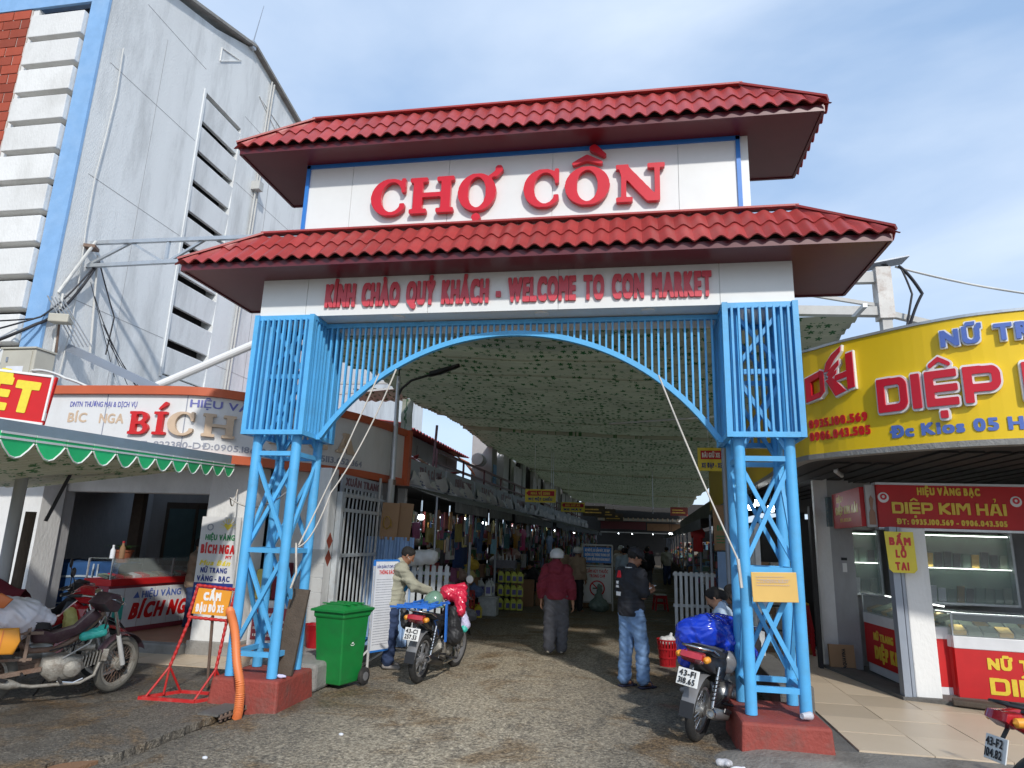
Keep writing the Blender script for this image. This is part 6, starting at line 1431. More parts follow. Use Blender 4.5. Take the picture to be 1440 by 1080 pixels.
for i, (x, y, z, c, l) in enumerate([(-2.55, 8.0, .42, (.35, .38, .42), 'silver grey bag of small goods above crates'), (-2.6, 8.5, .80, (.42, .30, .25), 'pinkish bag of goods on the mid shelf front'), (-2.5, 8.9, .78, (.40, .36, .14), 'mustard coloured bundle on the shelf front'), (-2.3, 8.9, .42, (.12, .18, .34), 'blue patterned bundle over the crate'), (-2.5, 9.3, 1.0, (.55, .38, .05), 'amber jar of goods standing high'), (-2.85, 7.0, .9, (.10, .30, .08), 'green packet bundle behind the jacket man'), (-2.5, 7.2, .6, (.30, .32, .36), 'grey bag hanging by the crate'), (-2.2, 7.9, .0, (.30, .30, .32), 'black and white bag standing on the ground'), (-2.2, 11.2, 1.05, (.45, .48, .50), 'row of silver caps in a tray'), (-2.1, 11.8, .9, (.50, .48, .45), 'pale doll-like bundle hanging'), (-2.0, 12.4, 1.2, (.45, .32, .30), 'pink bundle hanging by the post')]):
    me = sdf_mesh([((-.10, 0, .13), (.10, 0, .13), .13, .12), ((0, 0, .2), (0, .0, .34), .08, .02)], .018, .05, wr=(.012, 35)); tag(link('goods_bundle', me, gmat(c, .3), None, (x, y, z)), l, 'bundle', 'bundles of goods by left stalls')
t = thing('bottle_tray', 'grey crate of upright bottles above yellow-green bottles', 'crate', (-1.95, 10.9, 1.02)); part('tray', MB().box(-.3, .3, -.15, .15, 0, .20), gmat((.16, .16, .2)), t)
for i in range(6): part('bottle', MB().tube((-.25+.1*i, 0, .2), (-.25+.1*i, 0, .34), .03, .015), gmat((.5, .52, .55), .3), t)
# hanging shirts
def shirt(loc, col, label, w_=.34, h=.55, rz=1.3):
    t = thing('hanging_shirt', label, 'shirt', loc, rz, 'clothes hanging on the left stalls')
    poly = [(-w_*.5, -h), (w_*.5, -h), (w_*.48, -.18), (w_*.72, -.26), (w_*.82, -.12), (w_*.45, 0), (w_*.18, .03), (0, -.02), (-w_*.18, .03), (-w_*.45, 0), (-w_*.82, -.12), (-w_*.72, -.26), (-w_*.48, -.18)]
    part('cloth', MB().pillow(poly, .035), col, t, sm=40); part('hanger', MB().path([(0, 0, .02), (0, 0, .10), (.02, 0, .13), (0, 0, .16)], .006, 5), 'chrome', t)
shirt((-2.12, 11.9, 2.05), gmat((.42, .44, .52)), 'white lavender shirt hanging under the left awning', .36)
shirt((-2.02, 13.0, 2.05), gmat((.50, .26, .04)), 'mustard shirt hanging between white and pink ones', .28)
shirt((-1.93, 13.6, 2.05), gmat((.62, .02, .18)), 'bright pink shirt hanging under the left awning', .34, .62)
shirt((-2.5, 8.1, 1.95), gmat((.02, .05, .16)), 'dark blue jacket hanging in the second stall', .46, .85)
shirt((-2.55, 8.6, 2.0), gmat((.02, .04, .13)), 'second dark blue jacket behind the first', .46, .85)
shirt((-1.55, 17.5, 1.9), gmat((.25, .35, .55)), 'pale blue shirt hanging farther down the row', .4, .6)
shirt((3.0, 11.0, 2.2), gmat((.55, .02, .02)), 'red garment hanging under the right awning', .45, .6, -1.2)
# boxes stack & hanging cards of the first stall
for i, (x, y, z, s, lab, c) in enumerate([(-2.62, 6.5, 1.62, (.02, .34, .40), 'white price card hanging at the first stall', (.45, .50, .42)), (-2.60, 6.55, 1.32, (.1, .42, .22), 'grey white appliance box under the price card', (.45, .46, .46)), (-2.5, 7.35, 1.30, (.1, .38, .42), 'white box printed with dark shapes beside jackets', (.5, .5, .5)), (-2.62, 6.6, 1.05, (.1, .4, .2), 'dark red box on the first stall shelf front', (.28, .03, .03))]):
    t = thing('goods_box', lab, 'box', (x, y, z)); part('box', MB().box(-s[0]/2, s[0]/2, -s[1]/2, s[1]/2, 0, s[2]), gmat(c), t)
    r2 = random.Random(i)
    for q in range(4): part('print_patch', MB().box(s[0]/2+.001, s[0]/2+.004, -s[1]*.4+.2*s[1]*q, -s[1]*.4+.2*s[1]*q+s[1]*.13, s[2]*.2, s[2]*(.4+.3*r2.random())), gmat(r2.choice([(.1, .3, .1), (.08, .08, .08), (.3, .1, .1)])), t)

# upper storeys on the left above the banners
H = thing('upper_house', 'grey upper floor with a dark red corrugated roof above the tea banner', 'house', (0, 0, 0))
part('wall', MB().box(-6.0, -4.6, 9.6, 15.5, 3.2, 4.45), 'wall_grey', H)
for y in (11.0, 12.6, 14.1): part('panel_joint', MB().box(-4.6, -4.595, y, y+.02, 3.2, 4.25), 'dark', H)
part('joint', MB().box(-5.3, -5.28, 9.58, 9.599, 3.2, 4.25), 'dark', H)
part('roof', MB().grid(lambda u, v: (-8.8+4.6*v, 8.6+7.1*u, 5.02-.55*v+.03*math.sin(u*7.1/.14*6.28*.5)), 200, 3), 'roof_red', H, sm=60)
part('roof_flap', MB().grid(lambda u, v: (-4.2+.25*v*math.sin(v*2), 12.8+2.9*u, 4.32-.5*v*u), 8, 6), 'hose_orange', H, sm=60)
part('balcony_slab', MB().box(-5.9, -4.3, 8.9, 9.5, 3.22, 3.34), 'white_dirty', H)
t = thing('debris_heap', 'heap of broken red and white roof pieces behind the tea banner', 'debris', (-3.9, 8.6, 3.25)); r = random.Random(12)
part('base_sheet', MB().box(-.9, .4, -1.6, 3.0, -.08, 0), 'white_dirty', t)
for i in range(22): part('sheet_piece', MB().rbox((r.uniform(-.5, .35), r.uniform(-1.4, 2.6), .05+r.uniform(0, .28)), (r.uniform(.3, .8), r.uniform(.12, .3), .02), r.uniform(0, 3), r.uniform(-.5, .5), r.uniform(-.4, .4)), r.choice(['hose_orange', 'sign_cream', 'white_dirty', 'red_oxide', 'roof_red']), t)
tag(part('red_sheet', MB().path([(-3.3, 5.9, 3.42), (-3.4, 7, 3.40), (-3.5, 8.4, 3.34), (-3.55, 9.4, 3.36)], [.05, .07, .06, .03], 8), 'plastic_red', None, sm=60), 'bright red plastic sheet draped above the tea banner', 'sheet')
F_2 = thing('handrail', 'dark brown steel handrail running above left banners', 'rail', (0, 0, 0))
for z in (3.45, 3.75): part('rail', MB().beam((SX(-3.55, 8.5), 8.5, z+.05), (SX(-3.35, 42), 42, z), .06), 'maroon', F_2)
for i in range(14): y = 8.5+i*2.4; part('upright', MB().beam((SX(-3.5, y), y, 3.2), (SX(-3.5, y), y, 3.82), .05), 'maroon', F_2)
part('upright', MB().beam((-3.35, 8.5, 3.1), (-3.3, 8.5, 4.4), .05), 'maroon', F_2)
r = random.Random(17); y = 15.8; i = 0
pal = ['wall_grey', 'white_dirty', 'banner_white', 'dark_int', 'white_paint', 'dark_int', 'galv', 'banner_white', 'dark_int', 'wall_white']
RW = thing('row_house_front', 'long row of narrow pale and dark upper house fronts above left stalls', 'house', (0, 0, 0))
while y < 47:
    w_ = r.uniform(.5, 1.3); m_ = pal[i % len(pal)]; dep = r.uniform(0, .35)
    part('front_panel', MB().box(SX(-4.6, y), SX(-4.15, y)+dep, y, y+w_*.94, 3.0, 5.9+r.uniform(-.3, .3)), m_, RW)
    if r.random() < .5:
        rw = MB(); rw.box(SX(-4.15, y)+dep, SX(-4.15, y)+dep+.05, y+w_*.25, y+w_*.7, 3.6, 4.3); part('window', rw, r.choice(['teal_glass', 'dark', 'trim_lblue']), RW)
    if r.random() < .35: part('cloth_strip', MB().grid(lambda u, v, y=y, w_=w_: (SX(-3.7, y)+.05*math.sin(u*9), y+w_*.8*u, 4.6-1.2*v), 8, 3), 'banner_white', RW, sm=60)
    y += w_; i += 1
t = thing('water_drum', 'white drum lying on an upper ledge of the left row', 'drum', (-3.75, 15.2, 4.35)); part('drum', MB().lathe([(0, -.3), (.2, -.3), (.22, 0), (.2, .3), (0, .3)], ax='y', n=18), 'white_dirty', t, sm=50); part('rib', MB().lathe([(.225, -.12), (.235, -.12), (.235, -.08), (.225, -.08)], ax='y', n=18, close=True), 'galv', t)
# far end of the lane
E_ = thing('end_building', 'dim building closing the far end of lane with pale eave', 'building', (1.6, 47.5, 0))
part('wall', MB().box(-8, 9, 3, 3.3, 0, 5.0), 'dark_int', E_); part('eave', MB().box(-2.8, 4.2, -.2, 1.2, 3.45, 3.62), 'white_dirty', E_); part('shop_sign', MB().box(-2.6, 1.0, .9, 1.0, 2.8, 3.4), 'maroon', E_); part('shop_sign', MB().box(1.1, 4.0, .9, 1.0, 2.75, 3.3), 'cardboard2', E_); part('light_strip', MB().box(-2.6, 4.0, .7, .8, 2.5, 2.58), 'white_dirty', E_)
for i in range(18): part('rafter', MB().box(-2.7+.38*i, -2.62+.38*i, -.4, -.2, 3.48, 3.68), 'sign_cream', E_)
# direction signs
def arrow_sign(loc, s1, s2, flip, label, w_=.62, rz=0):
    t = thing('direction_sign', label, 'sign', loc, rz); part('board', MB().box(0, w_, 0, .015, 0, .40), 'yellow_bright', t)
    a = [(.05, .20), (w_-.13, .20), (w_-.13, .17), (w_-.03, .275), (w_-.13, .38), (w_-.13, .35), (.05, .35)]
    if flip: a = [(w_-x, z) for x, z in a]
    mb = MB(); n = len(a); mb.add([(x, y, z) for y in (-.004, -.001) for x, z in a], [tuple(range(n)), tuple(reversed(range(n, 2*n)))]+[(i, n+i, n+(i+1)%n, (i+1)%n) for i in range(n)]); part('arrow', mb, 'counter_red', t)
    text(s1, (w_*.12+(.06 if flip else 0), -.005, .235), .075, width=w_*.62, style=('sans', .8, 4), material='yellow_text' if flip else 'white_paint', parent=t, depth=.002); text(s2, (w_*.1, -.002, .06), .075, width=w_*.78, style=('sans', .8, 4), material='navy', parent=t, depth=.002)
    part('hanger', MB().tube((w_*.3, .01, .40), (w_*.3, .01, 4.95-loc[2]), .006, n=5), 'galv', t); return t
arrow_sign((2.46, 5.0, 3.02), 'BÃI GIỮ XE SỐ', 'XE ĐẠP - XE MÁY', False, 'yellow and red parking sign with arrow, near the right tower')
arrow_sign((-1.86, 13.5, 2.88), 'NHÀ VỆ SINH', 'WC MỘT CHIỀU', True, 'yellow sign with red left arrow over left stalls', .95)
arrow_sign((-1.55, 21.5, 2.95), 'BÃI GIỮ XE', 'XE MÁY', True, 'smaller dim yellow sign farther along left stalls', 1.0)
for i, (x, y, z, w_) in enumerate(((-1.0, 27, 3.0, 1.1), (-.6, 32, 3.1, 1.1), (-.3, 38, 3.1, 1.2), (3.7, 34, 3.4, 1.0))):
    t = thing('hanging_board', 'small brown board hanging %s' % ['on left, just beyond the dim yellow sign', 'on left, second beyond the yellow sign', 'on the left near the lane end', 'orange and pale, far along the right'][i], 'sign', (x, y, z)); part('board', MB().box(0, w_, 0, .03, 0, .5), 'red_oxide' if i == 3 else 'wood_old', t); part('hanger', MB().tube((w_*.5, .01, .5), (w_*.5, .01, 1.8), .01, n=5), 'galv', t); scribble((.1, -.002, .1), w_*.8, .3, (1, 0, 0), (0, 0, 1), t, 'gold', 2, .4)

# ================= RIGHT ROW =================
for si in range(12):
    y0 = 8.0+si*3.0; y1 = y0+2.95; x = lambda xx, yy: SX(xx, yy)
    st = thing('market_stall', 'dim right hand stall %s' % ['nearest the white picket fence', 'second beyond the fence'][si] if si < 2 else '%s stall from the gate in dim right row' % ORD[si], 'stall', (0, 0, 0), 0, 'stalls along the right side')
    part('fascia_sheet', MB().grid(lambda u, v: (x(3.75, y0+2.95*u)+.015*math.sin(u*70), y0+2.95*u, 2.45+.95*v), 60, 1), 'galv_dark' if 'galv_dark' in M else mat('galv_dark', (.22, .22, .22), .6, metal=.3, dirt=.6, dcol=(.4, .4, .4), ds=2, stretch=(1, 1, .2)), st, sm=60)
    part('awning', MB().grid(lambda u, v: (x(2.55+1.2*v, y0+2.95*u), y0+2.95*u, 2.32+.3*v-.05*math.sin(math.pi*v)), 12, 4), 'awning_grey', st, sm=60)
    part('valance', MB().grid(lambda u, v: (x(2.55, y0+2.95*u)+.02*math.sin(u*60), y0+2.95*u, 2.32-.22*v), 60, 1), 'awning_grey', st, sm=60)
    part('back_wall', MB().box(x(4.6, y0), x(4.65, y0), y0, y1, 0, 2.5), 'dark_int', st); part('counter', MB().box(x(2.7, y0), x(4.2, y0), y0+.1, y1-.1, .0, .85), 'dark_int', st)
    for yy in (y0, y1): part('post', MB().tube((x(2.75, yy), yy, 0), (x(2.75, yy), yy, 2.4), .025, n=8), 'steel_grey', st)
    mb = MB(); gm = [gmat(tuple(v*.8 for v in c)) for c in dark_goods+[(.55, .52, .48), (.6, .15, .15), (.20, .42, .55)]]
    for q in range(170):
        mb.cur = rr.randrange(len(gm)); yy = rr.uniform(y0+.1, y1-.1); zz = rr.choice((.86, .95, 1.1, 1.3, 1.6)); s = (rr.uniform(.1, .3), rr.uniform(.08, .3), rr.uniform(.1, .3))
        mb.rbox((x(2.8+1.2*(zz-.85)+rr.uniform(0, .4), yy), yy, zz+s[2]/2), s, rr.uniform(-.4, .4), rr.uniform(-.2, .2))
    o = part('mixed_goods', mb, gm, None, kind='stuff'); o['label'] = 'heap of mixed goods on the %s right hand stall' % ORD[si]; o['category'] = 'goods'
# near right clutter
t = thing('picket_panel', 'white steel picket panel standing behind the blue covered motorbike', 'fence', (2.05, 5.5, 0), 0)
for i in range(8): part('picket', MB().box(i*.088, i*.088+.05, 0, .03, .02, 1.31), 'grille_grey', t)
for z in (.2, .72, 1.24): part('rail', MB().box(-.02, .70, .031, .06, z, z+.05), 'grille_grey', t)
t = thing('blue_shutter_panel', 'pale blue boarded panel below cardboard beside right pole', 'panel', (2.70, 4.75, 0))
part('side_board', MB().box(0, .22, -.02, .04, .02, 1.68), 'blue_sheet', t)
for i in range(6): part('slat', MB().box(.225, .62, 0, .03, .05+.27*i, .05+.27*i+.255), 'blue_sheet', t)
t = thing('cardboard_sheet', 'tall brown cardboard sheet above the pale blue panel', 'cardboard', (2.68, 4.9, 1.70)); part('sheet', MB().rbox((.2, 0, .37), (.42, .03, .74), 0, 0, -.02), 'cardboard', t); text('ĐÀ NẴNG', (.04, -.018, .32), .08, width=.3, parent=t, material='green_text', depth=.001, letters=False); scribble((.03, -.018, .1), .3, .15, (1, 0, 0), (0, 0, 1), t, 'green_text', 3, .4)
tag(part('steel_pole', MB().tube((2.80, 4.2, 0), (2.78, 4.2, 5.0), .04), 'steel_grey', None, sm=50), 'grey steel pole beside the parking sign', 'pole')
t = thing('white_gate_panel', 'rusty white barred gate panel seen through the right tower', 'gate', (3.05, 3.2, .1))
for i in range(9): part('bar', MB().tube((0, .08+i*.12, .1), (0, .08+i*.12, 1.95), .014, n=6), 'grille_grey', t)
for z in (.1, .95, 1.4, 1.95): part('rail', MB().beam((0, 0, z), (0, 1.15, z), .05), 'grille_grey', t)
for y in (0, 1.15): part('post', MB().beam((0, y, 0), (0, y, 2.0), .07), 'grille_grey', t)
for i in range(16):
    x, y, z = 3.25+(i % 4)*.27, 5.4+.3*(i//8), .10+.36*((i//4) % 4)
    t = thing('goods_carton', '%s carton in row %s of stack behind the right tower' % (['red', 'brown', 'pale', 'orange'][i % 4], ['one', 'two', 'three', 'four'][(i//4) % 4]), 'carton', (x, y, z), 0, 'cartons stacked behind right tower'); part('box', MB().rbox((0, 0, .17), (.25, .25, .34), .05*(i % 3)), gmat([(.35, .04, .03), (.25, .15, .08), (.4, .38, .34), (.42, .16, .03)][i % 4]), t); part('print_patch', MB().box(-.07, .07, -.14, -.136, .1, .24), gmat((.5, .48, .4)), t)
struct(part('step_block', MB().box(2.85, 3.2, 1.2, 3.4, 0, .35), 'concrete_dark', None, bev=.02))
# red basket
t = thing('red_basket', 'red perforated plastic basket with bags on ground by picket panel', 'basket', (1.83, 3.95, 0))
for i in range(20):
    a = 2*math.pi*i/20; part('slat', MB().beam((.11*math.cos(a), .11*math.sin(a), .02), (.15*math.cos(a), .15*math.sin(a), .38), .028, .006, up=(math.cos(a), math.sin(a), 0)), 'stool_red', t)
for z, q in ((.02, .112), (.14, .125), (.26, .138), (.38, .152)): part('hoop', MB().lathe([(q, z-.012), (q+.008, z-.012), (q+.008, z+.012), (q, z+.012)], n=24, close=True), 'stool_red', t)
part('floor', MB().lathe([(0, .01), (.11, .01), (.11, .02), (0, .02)], n=20), 'stool_red', t)
tag(link('plastic_bag', sdf_mesh([((-.05, 0, .02), (.06, .02, .03), .07, .06), ((.03, 0, .06), (.06, 0, .12), .04, .02)], .01, .03, wr=(.006, 60)), 'sack_white', None, (1.83, 3.95, .34)), 'white and black bag in the red basket', 'bag')
# no smoking board
t = thing('notice_stand', 'white framed stand with blue notice above a no smoking board', 'sign stand', (.03, 11.7, 0))
for x in (0, .80): part('upright', MB().box(x-.02, x+.02, -.02, .02, 0, 1.68), 'white_dirty', t)
for z in (.18, 1.12, 1.66): part('rail', MB().box(0, .8, -.015, .015, z, z+.04), 'white_dirty', t)
part('blue_board', MB().box(.03, .77, -.03, -.016, 1.22, 1.62), 'trim_blue', t)
for i, s in enumerate(('XE MÔTÔ, XE GẮN MÁY, XE ĐẠP', 'KHÔNG LƯU THÔNG TRONG CHỢ', 'TỪ 6H00 ĐẾN 18H00 HÀNG NGÀY')): text(s, (.07, -.031, 1.51-.115*i), .065, width=.66, style=('sans', .8, 4.5), material='white_paint', parent=t, depth=.003)
part('white_board', MB().box(.03, .77, -.03, -.016, .22, 1.10), 'sign_white', t)
for i, s in enumerate(('CẤM HÚT THUỐC', 'TRONG CHỢ')): text(s, (.40, -.031, .96-.12*i), .075, width=[.58, .42][i], style=('sans', .9, 3), material='sign_red', parent=t, depth=.003, align='c')
mb = MB(); mb.lathe([(.17, -.004), (.205, -.004), (.205, .004), (.17, .004)], (.40, -.032, .56), ax='y', n=32, close=True); part('ban_ring', mb, 'sign_red', t)
part('ban_bar', MB().beam((.28, -.036, .68), (.52, -.036, .44), .004, .03), 'sign_red', t); part('cigarette', MB().box(.28, .50, -.034, -.031, .545, .575), 'ink', t)
tag(link('plastic_sack', sdf_mesh([((-.1, 0, .16), (.12, 0, .16), .15, .15), ((0, 0, .3), (.02, 0, .50), .14, .06), ((.02, 0, .5), (.03, 0, .62), .05, .07)], .015, .05, wr=(.015, 28)), 'sack', None, (.48, 11.35, 0)), 'grey-green plastic sack leaning on the no smoking board', 'sack')
# things behind the jacket man
t = thing('corrugated_sheet', 'pale blue corrugated metal sheet leaning beside the street lamp', 'sheet', (-3.12, 4.0, 0), .15)
for k_ in range(3): part('sheet', MB().grid(lambda u, v, k_=k_: (.02+.27*k_+.29*u, .16*v-.03*k_+.022*math.sin(u*6.28*3.5), .02+1.72*v), 40, 3), 'blue_sheet', t, sm=60)
t = thing('cardboard_sheet', 'bent brown cardboard sheets above blue corrugated sheet', 'cardboard', (-3.05, 4.2, 1.70)); part('sheet', MB().rbox((.30, 0, .30), (.30, .02, .62), .1, .0, .04), 'cardboard', t); part('sheet', MB().rbox((.55, .03, .30), (.30, .02, .62), -.3, 0, .08), 'cardboard', t)
part('coil', MB().path([(.28+.07*math.cos(a*.5), -.05, .20+.14*math.sin(a*.5)+.012*a) for a in range(13)], .008, 6), 'gold', t)
tag(link('rice_sack', sdf_mesh([((-.16, 0, 0), (.18, 0, .02), .13, .12)], .015, .05, wr=(.010, 25)), 'sack_white', None, (-2.1, 4.0, 1.42)), 'white sack perched on grey picket panel behind the jacket man', 'sack')
t = thing('picket_panel', 'grey white picket panel under the white sack behind jacket man', 'fence', (-2.38, 4.1, 0), .1)
for i in range(7): part('picket', MB().box(i*.11, i*.11+.07, 0, .03, .02, 1.30), 'grille_grey', t)
for z in (.2, 1.15): part('rail', MB().box(-.02, .75, .031, .06, z, z+.05), 'grille_grey', t)
# ================= MOTORBIKES (x forward, origin between the wheels on the ground) =================
def wheel(parent, x, R, w_, tyre, rimm, spokes=36, alloy=False, steer=None, lean=0, name='wheel'):
    W = bpy.data.objects.new(name, MB().tube((0, -.055, 0), (0, .055, 0), .045).mesh('hub')); fixn(W.data); W.data.materials.append(M[rimm]); COL.objects.link(W); W.parent = parent; W.location = (x, 0, R); smooth_by_angle(W.data)
    if steer: W.rotation_euler = (0, 0, steer)
    pr = []
    for i in range(12):
        a = 2*math.pi*i/12; pr.append((R-w_*.55+w_*.55*math.cos(a), w_*.5*math.sin(a)))
    mb = MB(); mb.lathe(pr, ax='y', n=44, close=True); part('tyre', mb, tyre, W, sm=60)
    for s in range(44):  # tread blocks
        pass
    rr_ = R-w_*1.02; mb = MB(); mb.lathe([(rr_-.018, -.022), (rr_+.012, -.028), (rr_+.012, .028), (rr_-.018, .022)], ax='y', n=40, close=True); part('rim', mb, rimm, W, sm=50)
    if alloy:
        for i in range(5):
            a = 2*math.pi*i/5; mb = MB()
            for da in (-.16, .16): mb.beam((math.cos(a+da*.3)*.03, 0, math.sin(a+da*.3)*.03), (math.cos(a+da)*(rr_-.005), 0, math.sin(a+da)*(rr_-.005)), .022, .018, up=(0, 1, 0))
            part('alloy_spoke', mb, rimm, W)
    else:
        for i in range(spokes):
            a = 2*math.pi*i/spokes; b_ = a+(.5 if i % 2 else -.5); y = .03 if (i//2) % 2 else -.03
            part('spoke', MB().tube((math.cos(b_)*.04, y, math.sin(b_)*.04), (math.cos(a)*(rr_-.01), 0, math.sin(a)*(rr_-.01)), .0025, n=4, cap=False), 'chrome' if rimm != 'alloy_old' else 'rusty', W)
    part('brake_drum', MB().lathe([(0, -.04), (.065, -.04), (.07, .0), (.065, .04), (0, .04)], ax='y', n=20), rimm, W, sm=50)
    return W
def motorbike(loc, heading, label, o):
    t = thing('motorbike', label, 'motorbike', loc, heading, o.get('group'))
    lean = o.get('lean', -.10); t.rotation_euler = Euler((lean, 0, heading)); R = o.get('R', .29); WB = o.get('WB', 1.22); ty = o.get('tyre', 'tyre'); rm = o.get('rim', 'alloy'); body = o.get('body', 'glossy_black'); eng = o.get('engine', 'alloy')
    bx_ = lambda n_, mb, m_, **k: part(n_, mb, m_, t, **k)
    wheel(t, 0, R, .085, ty, rm, alloy=o.get('alloy', False), name='rear_wheel'); st = o.get('steer', 0)
    FR = bpy.data.objects.new('front_fork', MB().tube((-.03, 0, .92), (-.10, 0, 1.02), .025).mesh('stem')); fixn(FR.data); FR.data.materials.append(M['black_plastic']); COL.objects.link(FR); FR.parent = t
    # steering rotates about head at x=WB-.20
    hx = WB-.22; FR.location = (hx, 0, 0); FR.rotation_euler = (0, 0, st)
    FW = wheel(t, WB, R, .07, ty, rm, alloy=o.get('alloy', False), name='front_wheel'); c, s = math.cos(st), math.sin(st); FW.location = (hx+.22*c, .22*s, R); FW.rotation_euler = (0, 0, st)
    for y in (-.075, .075):
        part('fork_leg', MB().path([(.22, y, R), (.10, y, .60)], [.026, .022], 12), o.get('forkm', 'alloy'), FR, sm=50); part('fork_tube', MB().tube((.10, y, .60), (-.02, y, .92), .018), 'chrome', FR, sm=50)
    def fd(u, v):
        a = math.radians(20+125*u); rr_ = R+.035; return (.22+rr_*math.cos(a), (v-.5)*.12*(1-.2*u), R+rr_*math.sin(a)-.012*((v-.5)*2)**2*1.5)
    part('front_fender', MB().grid(fd, 16, 6), o.get('fender', body), FR, sm=60)
    # handlebar
    hb = [(-.20, -.34, .99), (-.14, -.20, 1.0), (-.09, -.06, .99), (-.09, .06, .99), (-.14, .20, 1.0), (-.20, .34, .99)]
    part('handlebar', MB().path(hb, .012, 8), 'chrome', FR, sm=60)
    for sg in (-1, 1):
        part('grip', MB().tube((-.20, sg*.34, .99), (-.155, sg*.23, 1.0), .018), 'black_plastic', FR, sm=50); part('lever', MB().path([(-.12, sg*.2, 1.0), (-.12, sg*.29, .985), (-.17, sg*.35, .98)], .006, 6), 'chrome', FR, sm=50)
        if o.get('mirrors', True) and (sg == -1 or o.get('mirrors') != 1):
            mh = o.get('mirror_h', .20); part('mirror_stalk', MB().path([(-.13, sg*.2, 1.0), (-.12, sg*.24, 1.0+mh*.6), (-.14, sg*.26, 1.0+mh)], .006, 6), 'black_plastic', FR, sm=50)
            part('mirror', MB().lathe([(0, -.012), (.05, -.01), (.055, .0), (.05, .008), (0, .01)], (-.14, sg*.26, 1.0+mh+.03), ax='x', n=16), o.get('mirror_m', 'alloy'), FR, sm=50)
    # cowl & headlight
    if o.get('cowl', True):
        bxp = [(-.22, .96), (-.10, 1.06), (.02, 1.03), (.07, .93), (.02, .84), (-.10, .86)]
        part('handle_cowl', MB().pillow(bxp, .105), o.get('cowlm', body), FR, sm=60)
        part('headlight', MB().lathe([(0, .045), (.06, .03), (.072, 0), (.065, -.03), (0, -.05)], (.06, 0, .95), ax='x', n=20), 'chrome', FR, sm=50)
    else:
        part('headlight', MB().lathe([(0, .07), (.075, .05), (.085, .02), (.07, -.05), (0, -.08)], (.02, 0, .97), ax='x', n=22), 'chrome', FR, sm=50)
    # frame spine, body
    bx_('frame_spine', MB().path([(hx-.05, 0, .84), (hx-.22, 0, .62), (hx-.42, 0, .50), (.35, 0, .50), (.12, 0, .66)], .028, 10), o.get('framem', 'black_plastic'), sm=60)
    if o.get('shield', True):
        for sg in (-1, 1):
            sh = MB(); sh.add([(hx+.06, sg*.05, .86), (hx-.04, sg*.10, .80), (hx-.10, sg*.17, .55), (hx-.22, sg*.17, .34), (hx-.30, sg*.13, .36), (hx-.26, sg*.11, .56), (hx-.16, sg*.07, .80)], [(0, 1, 2, 3, 4, 5, 6)]); me = sh.mesh('leg_shield'); o_ = link('leg_shield', me, body, t); md = o_.modifiers.new('thick', 'SOLIDIFY'); md.thickness = .012
    bx_('centre_cover', MB().pillow([(hx-.06, .82), (hx-.20, .66), (hx-.42, .56), (.34, .58), (.30, .74), (hx-.50, .66), (hx-.28, .72), (hx-.14, .88)], .07), o.get('cover', body), sm=60)
    tail = [(.36, .50), (.42, .68), (.36, .76), (.0, .80), (-.22, .86), (-.30, .84), (-.28, .76), (-.10, .66), (.12, .58), (.25, .50)]
    if o.get('tailbody', True): bx_('tail_cover', MB().pillow(tail, .11, taper=[1, 1, 1, .95, .7, .6, .6, .8, 1, 1]), o.get('tailm', body), sm=60)
    else: bx_('tail_frame', MB().path([(.35, 0, .66), (.0, 0, .70), (-.28, 0, .72)], .02, 8), 'rusty', sm=50)
    seat = [(.50, .70), (.48, .77), (.34, .80), (.16, .80), (.02, .85), (-.20, .88), (-.24, .84), (-.12, .79), (.1, .75), (.3, .73)]
    bx_('seat', MB().pillow(seat, .135, taper=[.6, .7, .95, 1, 1, .9, .85, .95, 1, .9]), o.get('seatm', 'black_seat'), sm=60)
    if o.get('seat_grey'): bx_('seat_top', MB().pillow([(.44, .775), (.34, .81), (.18, .81), (.03, .862), (-.16, .885), (-.14, .865), (.05, .84), (.2, .79)], .09), 'seat_grey', sm=60)
    bx_('grab_rail', MB().path([(.02, -.13, .80), (-.16, -.14, .86), (-.30, -.10, .88), (-.32, 0, .885), (-.30, .10, .88), (-.16, .14, .86), (.02, .13, .80)], .011, 8), 'chrome' if not o.get('rack') else 'black_plastic', sm=60)
    bx_('tail_light', MB().pillow([(-.22, .76), (-.30, .74), (-.36, .79), (-.34, .84), (-.24, .84)], .10), 'lens_red', sm=60)
    for sg in (-1, 1): bx_('indicator', MB().lathe([(0, -.05), (.028, -.03), (.03, .02), (0, .035)], (-.28, sg*.13, .79), ax='x', n=12), 'sign_orange', sm=50)
    def rfd(u, v):
        a = math.radians(75+95*u); rr_ = R+.05; return (rr_*math.cos(a), (v-.5)*.13, R+rr_*math.sin(a)-.02*((v-.5)*2)**2)
    bx_('rear_fender', MB().grid(rfd, 12, 6), 'helmet_grey' if o.get('silverf') else 'black_plastic', sm=60)
    bx_('mudflap', MB().grid(lambda u, v: (-R-.04-.02*u, (v-.5)*.13, R+.12-.13*u), 4, 4), 'black_plastic', sm=60)
    if o.get('plate'):
        p = bx_('number_plate', MB().rbox((-.37, 0, .62), (.008, .20, .145), 0, 0, .28), 'plate', bev=.006)
        for i, s in enumerate(o['plate']): text(s, (-.378-.018*i+.02*0, .082, .632-.062*i), .048, xd=(0, -1, 0), up=(.28, 0, 1), width=.155, style=('sans', .9, 2.5), material='ink', parent=p, depth=.002)
        bx_('plate_bracket', MB().beam((-.36, 0, .62), (-.28, 0, .74), .03, .01), 'black_plastic')
    # engine
    bx_('crankcase', MB().pillow([(.44, .30), (.46, .42), (.62, .46), (.80, .42), (.84, .32), (.76, .22), (.54, .20)], .095), eng, sm=60)
